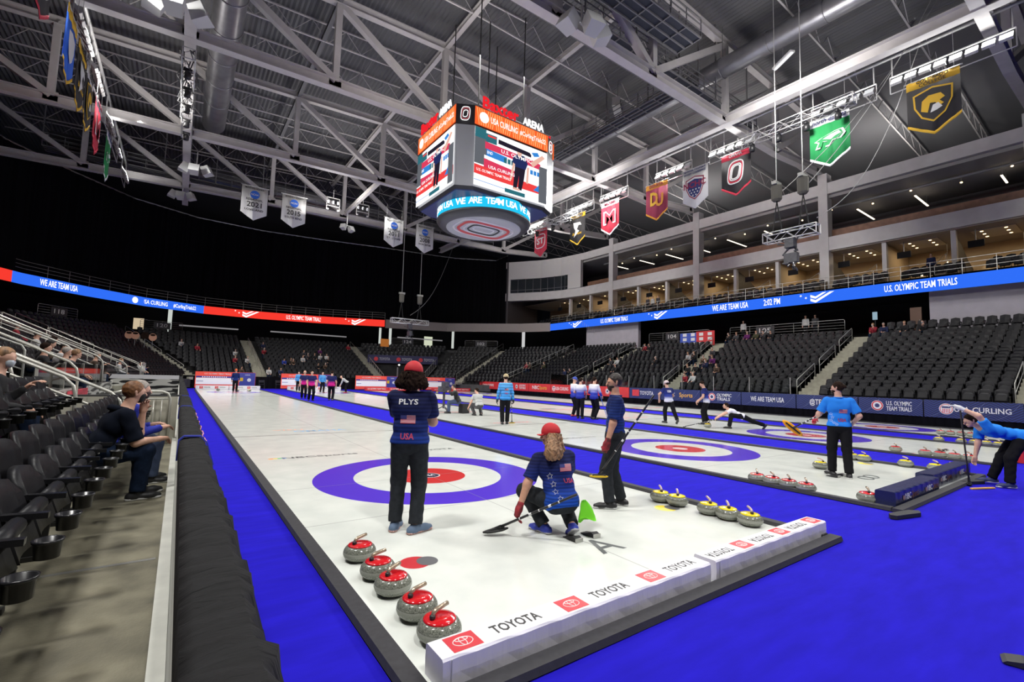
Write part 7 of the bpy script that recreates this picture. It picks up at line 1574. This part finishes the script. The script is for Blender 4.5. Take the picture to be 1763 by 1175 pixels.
# ================================================================ far scoreboards, chairs, rails and the bench corner on the left
def pboard(x, y, w_, label, face=0):
    e = empty('sheet_scoreboard', (x, y, 0), 0, label, 'scoreboard', 'white and red scoreboards at the far end'); h0, h1 = .12, 1.52
    so = M('sb_red', (.80, .08, .05), .5, emis=.25, ecol=(.8, .08, .05)); sw = M('sb_white', (.8, .8, .8), .5, emis=.3); sb = M('sb_blue', (.05, .06, .3), .5, emis=.1)
    MB().box((-w_/2, 0, h0), (w_/2, .06, h1)).build('board', so, e)
    g = MB().mat(sw); wl = w_*.72; g.box((-w_/2+.06, -.01, .42), (-w_/2+wl-.06, 0, .98)); g.mat(sb); g.box((-w_/2+.06, -.012, 1.0), (-w_/2+wl-.06, 0, 1.14)); g.box((-w_/2+wl, -.012, h0+.02), (w_/2-.02, 0, h1-.02)); g.mat(sw)
    for k in range(12): g.box((-w_/2+.5+.16*k, -.016, 1.03), (-w_/2+.58+.16*k, -.01, 1.11))
    g.mat(yel).box((-w_/2+wl+.05, -.016, .75), (-w_/2+wl+.3, -.01, 1.05)); g.mat(sb).box((-w_/2+.1, -.014, .68), (-w_/2+.6, -.01, .72))
    g.build('score_grid', None, e)
    text('U.S. OLYMPIC TEAM TRIALS', (-w_/2+wl/2, -.006, 1.33), X3, Z3, .12, white_print, e, wl*.6, .02); text('TEAM TRIALS', (-w_/2+wl/2, -.006, .25), X3, Z3, .09, white_print, e, wl*.4, .02); text('USA', (w_/2-w_*.14, -.02, 1.3), X3, Z3, .1, white_print, e, .4, .02)
    MB().lathe([(0, 0), (.16, .004), (0, .01)], n=16).build('emblem', white_print, e).matrix_local = frame((w_/2-w_*.11, -.014, .85), X3, Z3)
    for s in (-1, 1): MB().bar((s*w_*.4, .06, 1.3), (s*w_*.4, .45, 0), .04, .04).build('leg', dsteel, e)
for k, (x, y, w_) in enumerate(((-.15, 41.3, 4.6), (6.6, 41.3, 4.6), (13.6, 41.3, 4.6), (20.6, 41.3, 4.6))):
    pboard(x, y, w_, 'red and white scoreboard at the far end of the sheet '+SHN[k])
for k, x in enumerate((2.9, 4.35)):
    e = empty('folding_chair', (x, 42.9, -.01), 0, 'black folding chair in front of the far drape, %s of two' % ('left', 'right')[k], 'chair', 'black folding chairs'); ch = M('chair_black', (.03, .03, .035), .4)
    MB().box((-.2, -.2, .43), (.2, .2, .46)).build('seat', ch, e); MB().box((-.2, .2, .62), (.2, .22, .84)).build('backrest', ch, e)
    for s in (-1, 1): MB().bar((s*.22, -.22, 0), (s*.22, .24, .86), .025, .025).build('leg', ch, e); MB().bar((s*.2, .24, 0), (s*.2, -.15, .45), .025, .025).build('leg', ch, e)
# bright rails climbing the left bank
railm = M('rail_bright', (.62, .61, .55), .3, .35)
def hoop(p, q, label, drop=.9, mid=True, rr=.026):
    """sloping loop rail from low end p to high end q, with rounded front"""
    p, q = Vector(p), Vector(q); e = empty('handrail', (p.x, p.y, p.z-drop), 0, label, 'handrail', 'bright rails on the left bank'); o = Vector((p.x, p.y, p.z-drop)); d = (q-p).normalized()
    P0 = p-o; Q0 = q-o; up = Vector((0, 0, 1)); c = P0-d*0
    pts = [P0-up*drop+d*-.12, P0-up*.22-d*.12, P0-up*.08-d*.08, P0+d*.06-up*0, Q0-d*.1, Q0-up*.06, Q0-up*.25]
    MB().tube([tuple(x) for x in pts], rr, 8).build('top_rail', railm, e, True)
    if mid: MB().tube([tuple(P0-up*.34-d*.12), tuple(Q0-up*.34)], rr*.85, 8).build('mid_rail', railm, e, True)
    n = max(1, int((q-p).length/1.3))
    for k in range(1, n+1): c = P0.lerp(Q0, k/n-.02); MB().tube([tuple(c), tuple(c-up*(drop))], rr*.85, 6).build('post', railm, e, True)
    return e
# the beige panelled end wall with its rails, stairs beside the second row
pan = struct(MB().box((-5.35, 4.0, .1), (-3.56, 4.12, 1.14)).build('wall_left_panel', pale_wall))
g = MB()
for k in range(9): g.box((-5.3+.2*k, 3.995, .25), (-5.295+.2*k, 4.0, 1.12))
struct(g.build('trim_5', M('panel_joint', (.22, .21, .18), .6)))
tag(MB().box((-5.4, 4.0, 1.14), (-3.5, 4.13, 1.17)).build('capping_rail', M('cap_dark', (.05, .05, .05), .5)), 'dark capping strip on the beige panelled wall', 'rail')
# bars standing before the beige wall
def barred(p, q, z0, h, label, nb=8):
    p, q = Vector((*p, z0)), Vector((*q, z0)); e = empty('guard_rail', p, 0, label, 'guard rail'); d = q-p; up = Vector((0, 0, h))
    MB().tube([(0, 0, 0), tuple(up-Vector((0, 0, .12))), tuple(up-Vector((0, 0, .03))+d.normalized()*.04), tuple(up+d.normalized()*.14), tuple(up+d-d.normalized()*.14), tuple(up+d-Vector((0, 0, .04))-d.normalized()*.04), tuple(up+d-Vector((0, 0, .14))), tuple(d)], .024, 8).build('frame_tube', railm, e, True)
    MB().tube([tuple(up*.86), tuple(d+up*.86)], .016, 6).build('upper_bar', railm, e, True); MB().tube([tuple(up*.12), tuple(d+up*.12)], .016, 6).build('lower_bar', railm, e, True)
    for k in range(1, nb): MB().tube([tuple(d*(k/nb)+up*.12), tuple(d*(k/nb)+up*.86)], .009, 5).build('baluster', railm, e, True)
barred((-4.55, 3.75), (-3.68, 3.75), .25, 1.0, 'pale steel barred rail at the end of the walkway in front of the beige wall', 7)
hoop((-4.45, 3.2, 1.22), (-6.6, 3.2, 2.30), 'long bright rail sloping up from the end of the front row')
hoop((-5.0, 2.75, 1.48), (-7.6, 2.75, 2.75), 'second bright rail sloping up above the second row')
hoop((-5.9, 3.6, 1.75), (-8.6, 3.6, 3.05), 'third bright rail up the left stairs')
for k in range(9): MB().tube([(-4.95-.28*k, 2.78, .65+.13*k), (-4.95-.28*k, 2.78, 1.1+.13*k)], .009, 5).build('baluster', railm, None, True).parent = None if False else bpy.data.objects['handrail.001']
hoop((-5.5, 6.6, 1.75), (-8.6, 6.6, 3.3), 'bright rail beyond the player bench')
hoop((-6.0, 9.6, 2.2), (-9.0, 9.6, 3.6), 'bright rail by the spectators on the left bank, near one')
hoop((-5.7, 12.5, 2.0), (-9.6, 12.5, 3.9), 'bright rail by the spectators on the left bank, middle one')
hoop((-5.6, 19.6, 1.9), (-9.6, 19.6, 3.8), 'bright rail by the spectators on the left bank, far one')
hoop((-5.6, 28.0, 1.9), (-9.6, 28.0, 3.8), 'bright rail far along the left bank')
barred((-5.5, 33.0), (-5.5, 29.0), 1.0, 1.0, 'pale barred rail at the foot of the far left stairs', 9)
# bench enclosure with the black and white wrap
zeb = D.materials.new('zebra_wrap'); zeb.use_nodes = True; nt = zeb.node_tree; b_ = nt.nodes['Principled BSDF']; b_.inputs['Roughness'].default_value = .3
tc = nd(nt, 'ShaderNodeTexCoord'); mp = nd(nt, 'ShaderNodeMapping'); mp.inputs['Scale'].default_value = (.5, .25, 3.2); mp.inputs['Rotation'].default_value = (.25, 0, 0); n_ = nd(nt, 'ShaderNodeTexNoise'); n_.inputs['Scale'].default_value = 3.2; n_.inputs['Detail'].default_value = 1.5
r_ = nd(nt, 'ShaderNodeValToRGB'); r_.color_ramp.interpolation = 'CONSTANT'; r_.color_ramp.elements[0].color = (.02, .02, .022, 1); r_.color_ramp.elements[1].position = .5; r_.color_ramp.elements[1].color = (.55, .55, .52, 1)
nt.links.new(tc.outputs['Object'], mp.inputs[0]); nt.links.new(mp.outputs[0], n_.inputs['Vector']); nt.links.new(n_.outputs['Fac'], r_.inputs[0]); nt.links.new(r_.outputs[0], b_.inputs['Base Color'])
e = empty('player_bench', (-4.5, 10, 0), 0, 'enclosed player bench wrapped in black and white pattern behind the beige wall', 'player bench')
MB().box((-1.1, 5.0, .1), (.93, 5.08, 1.28)).build('end_board', zeb, e); MB().box((-1.1, -5.2, .1), (-1.02, 5.0, 1.18)).build('side_board', zeb, e); MB().box((-1.15, -5.2, 1.28), (.95, 5.1, 1.34)).build('grey_top', M('bench_top', (.20, .20, .21), .5), e).location = (0, 0, 0)
for c in e.children:
    if c.name.startswith('grey_top'): c.data.clear_geometry(); c.data.from_pydata([(-1.15, 5.0, 1.28), (.93, 5.0, 1.28), (.93, 5.9, 1.42), (-1.15, 5.9, 1.42)], [], [(0, 1, 2, 3)])
for k in range(4):
    g_ = empty('glass_panel', (-5.62, 4.2+k*2.4, 1.14), 0, 'tall clear glass panel beside the player bench, %s from the camera' % ORD[k], 'glass panel', 'glass panels at the player bench'); MB().box((0, .03, 0), (.015, 2.37, .6)).build('pane', glass, g_); MB().bar((0, 0, 0), (0, 0, .62), .04, .04).build('post', railm, g_)
MB().box((-5.6, 4.2, .2), (-5.5, 14, 1.14)).build('bench_wall', zeb).parent = e
bpy.data.objects['bench_wall'].location = (4.5, -10, 0)
tag(MB().box((-5.48, 6.2, .98), (-5.44, 8.6, 1.14)).build('red_sign', M('sign_red_white', (.5, .05, .08), .5, noise=.6, scale=4)), 'red sponsor strip on the player bench wall', 'sign')
G_, lo_ = field([(V3(-.1, -.1, 0), V3(-.02, .2, .02), .07, .06), (V3(-.02, -.12, .05), V3(.06, .2, .03), .055, .05), (V3(.05, -.1, 0), V3(.1, -.05, -.2), .06, .045), (V3(.06, .15, .02), V3(.12, .22, -.16), .05, .04), (V3(-.05, -.2, .02), V3(.0, -.32, -.1), .05, .04)], .014, 0, (), (.006, 45))
o = mesh_of([nets(G_, lo_, .014)], 'jacket', M('jacket_purple', (.14, .01, .15), .9, noise=.3, scale=8), None); o.location = (-5.22, .02, 1.13); tag(o, 'purple jacket hung over a seat back at the left edge', 'jacket')
# sponsor collage banner in section 104
q = pt(2, .99, 10); e = empty('collage_banner', (35.0, 17.4, 5.6), 0, 'blue and red flag banner with white name squares hung below platform 104', 'banner'); g = MB().mat(M('flag_mid_blue', (.05, .1, .5), .7)).box((0, .2, -.55), (.03, 1.9, .75)).mat(banner_red).box((0, -1.6, -.45), (.03, .2, .85)); g.mat(white_print)
for k in range(4):
    for j in range(3): g.box((-.012, -1.35+.85*k, -.4+.42*j), (0, -.95+.85*k, -.12+.42*j))
g.build('cloth', None, e)
# door, bright openings under the upper deck
e = empty('exit_door', (36.5, 2.2, 5.3), 0, 'brown door at the end of the concourse wall', 'door'); MB().box((0, -.3, 0), (.08, .3, 1.9)).build('door_leaf', M('door_brown', (.12, .06, .035), .5), e); MB().box((-.03, -.22, .95), (0, -.18, 1.05)).build('handle', steel, e)
e = empty('hall_monitor', (37, 4.6, 6.9), 0, 'small lit monitor on a pole on the right concourse', 'monitor'); MB().box((-.05, -.14, -.28), (0, .14, .28)).build('screen', glow('monitor_glow', (.35, .5, .6), .8), e); MB().bar((.03, 0, -1.6), (.03, 0, .4), .06, .06).build('pole', dark, e)
for k, (px_, x, y, w_, h_, col) in enumerate([(0, 29.5, 54.5, .35, 2.6, (.7, .75, .7)), (1, 20.5, 56.5, .35, 2.4, (.7, .75, .7)), (2, 26.2, 56, 1.3, 1.6, (.75, .8, .6)), (3, -4.9, 58.6, .4, 2.6, (.7, .75, .7)), (4, -7.6, 57.6, .9, 1.2, (.75, .6, .4)), (5, 37.5, 47.5, .5, 2.8, (.7, .7, .7)), (6, 19.2, 57, .3, 2.4, (.7, .75, .7))]):
    tag(MB().box((x-w_/2, y, 5.9), (x+w_/2, y+.1, 5.9+h_)).build('concourse_opening', glow('opening_glow_%d' % k, col, .8)), 'bright opening in the dark concourse, %s in line from the right corner' % ORD[k], 'opening', 'bright concourse openings')
for k, (x0, x1, y, z) in enumerate([(5.5, 15, 58.6, 6.7), (-4.0, 2.0, 59.2, 6.7), (21, 28, 55, 6.9)]):
    tag(MB().box((x0, y, z), (x1, y+.1, z+.16)).build('strip_lamp', glow('strip_glow', (.6, .58, .6), .35)), 'long dim light strip under the upper deck, %s one' % ORD[k], 'light strip', 'dim light strips')
tag(MB().box((17.2, 51.0, 5.3), (18.3, 51.1, 6.3)).build('direction_sign', M('sign_orange', (.6, .2, .03), .5, emis=.25)), 'orange sign in the far right stand', 'sign')
tag(MB().box((-18.5, 46.5, 11.0), (-18.2, 46.6, 11.25)).build('exit_lamp', glow('exit_green', (.0, .8, .1), 1)), 'tiny green exit lamp high at the left edge', 'lamp')
# black case edge at the lower right corner
tag(MB().prism([(0, .005), (.02, 0), (.18, 0), (.18, .035), (.09, .035), (.02, .02)], (.85, -6.64, -.004), (.25, -1, 0), Z3, .12).build('rubber_wedge', M('rubber_dark', (.02, .02, .022), .6)), 'black rubber wedge on the carpet at the lower right corner', 'wedge')
tag(MB().lathe([(.0, 0), (.16, .01), (.12, .06), (.0, .07)], (4.3, 9.2, -.004), 12, 1, .6).build('cap', M('cap_black', (.02, .02, .02), .8)), 'small black cloth lying on the blue carpet by the foam curb', 'cloth')
# outer shell so that the hall is closed
sh_ = M('outer_wall', (.03, .03, .034), .9)
struct(MB().box((-36, 65.8, 9), (62, 66, 26.5)).build('wall_far_outer', sh_)); struct(MB().box((-36.2, -16, 0), (-36, 66, 26.5)).build('wall_left_outer', sh_)); struct(MB().box((61.8, -16, 9), (62, 66, 26.5)).build('wall_right_outer', sh_)); struct(MB().box((-36, -16.2, 0), (62, -16, 26.5)).build('wall_near_outer', sh_))
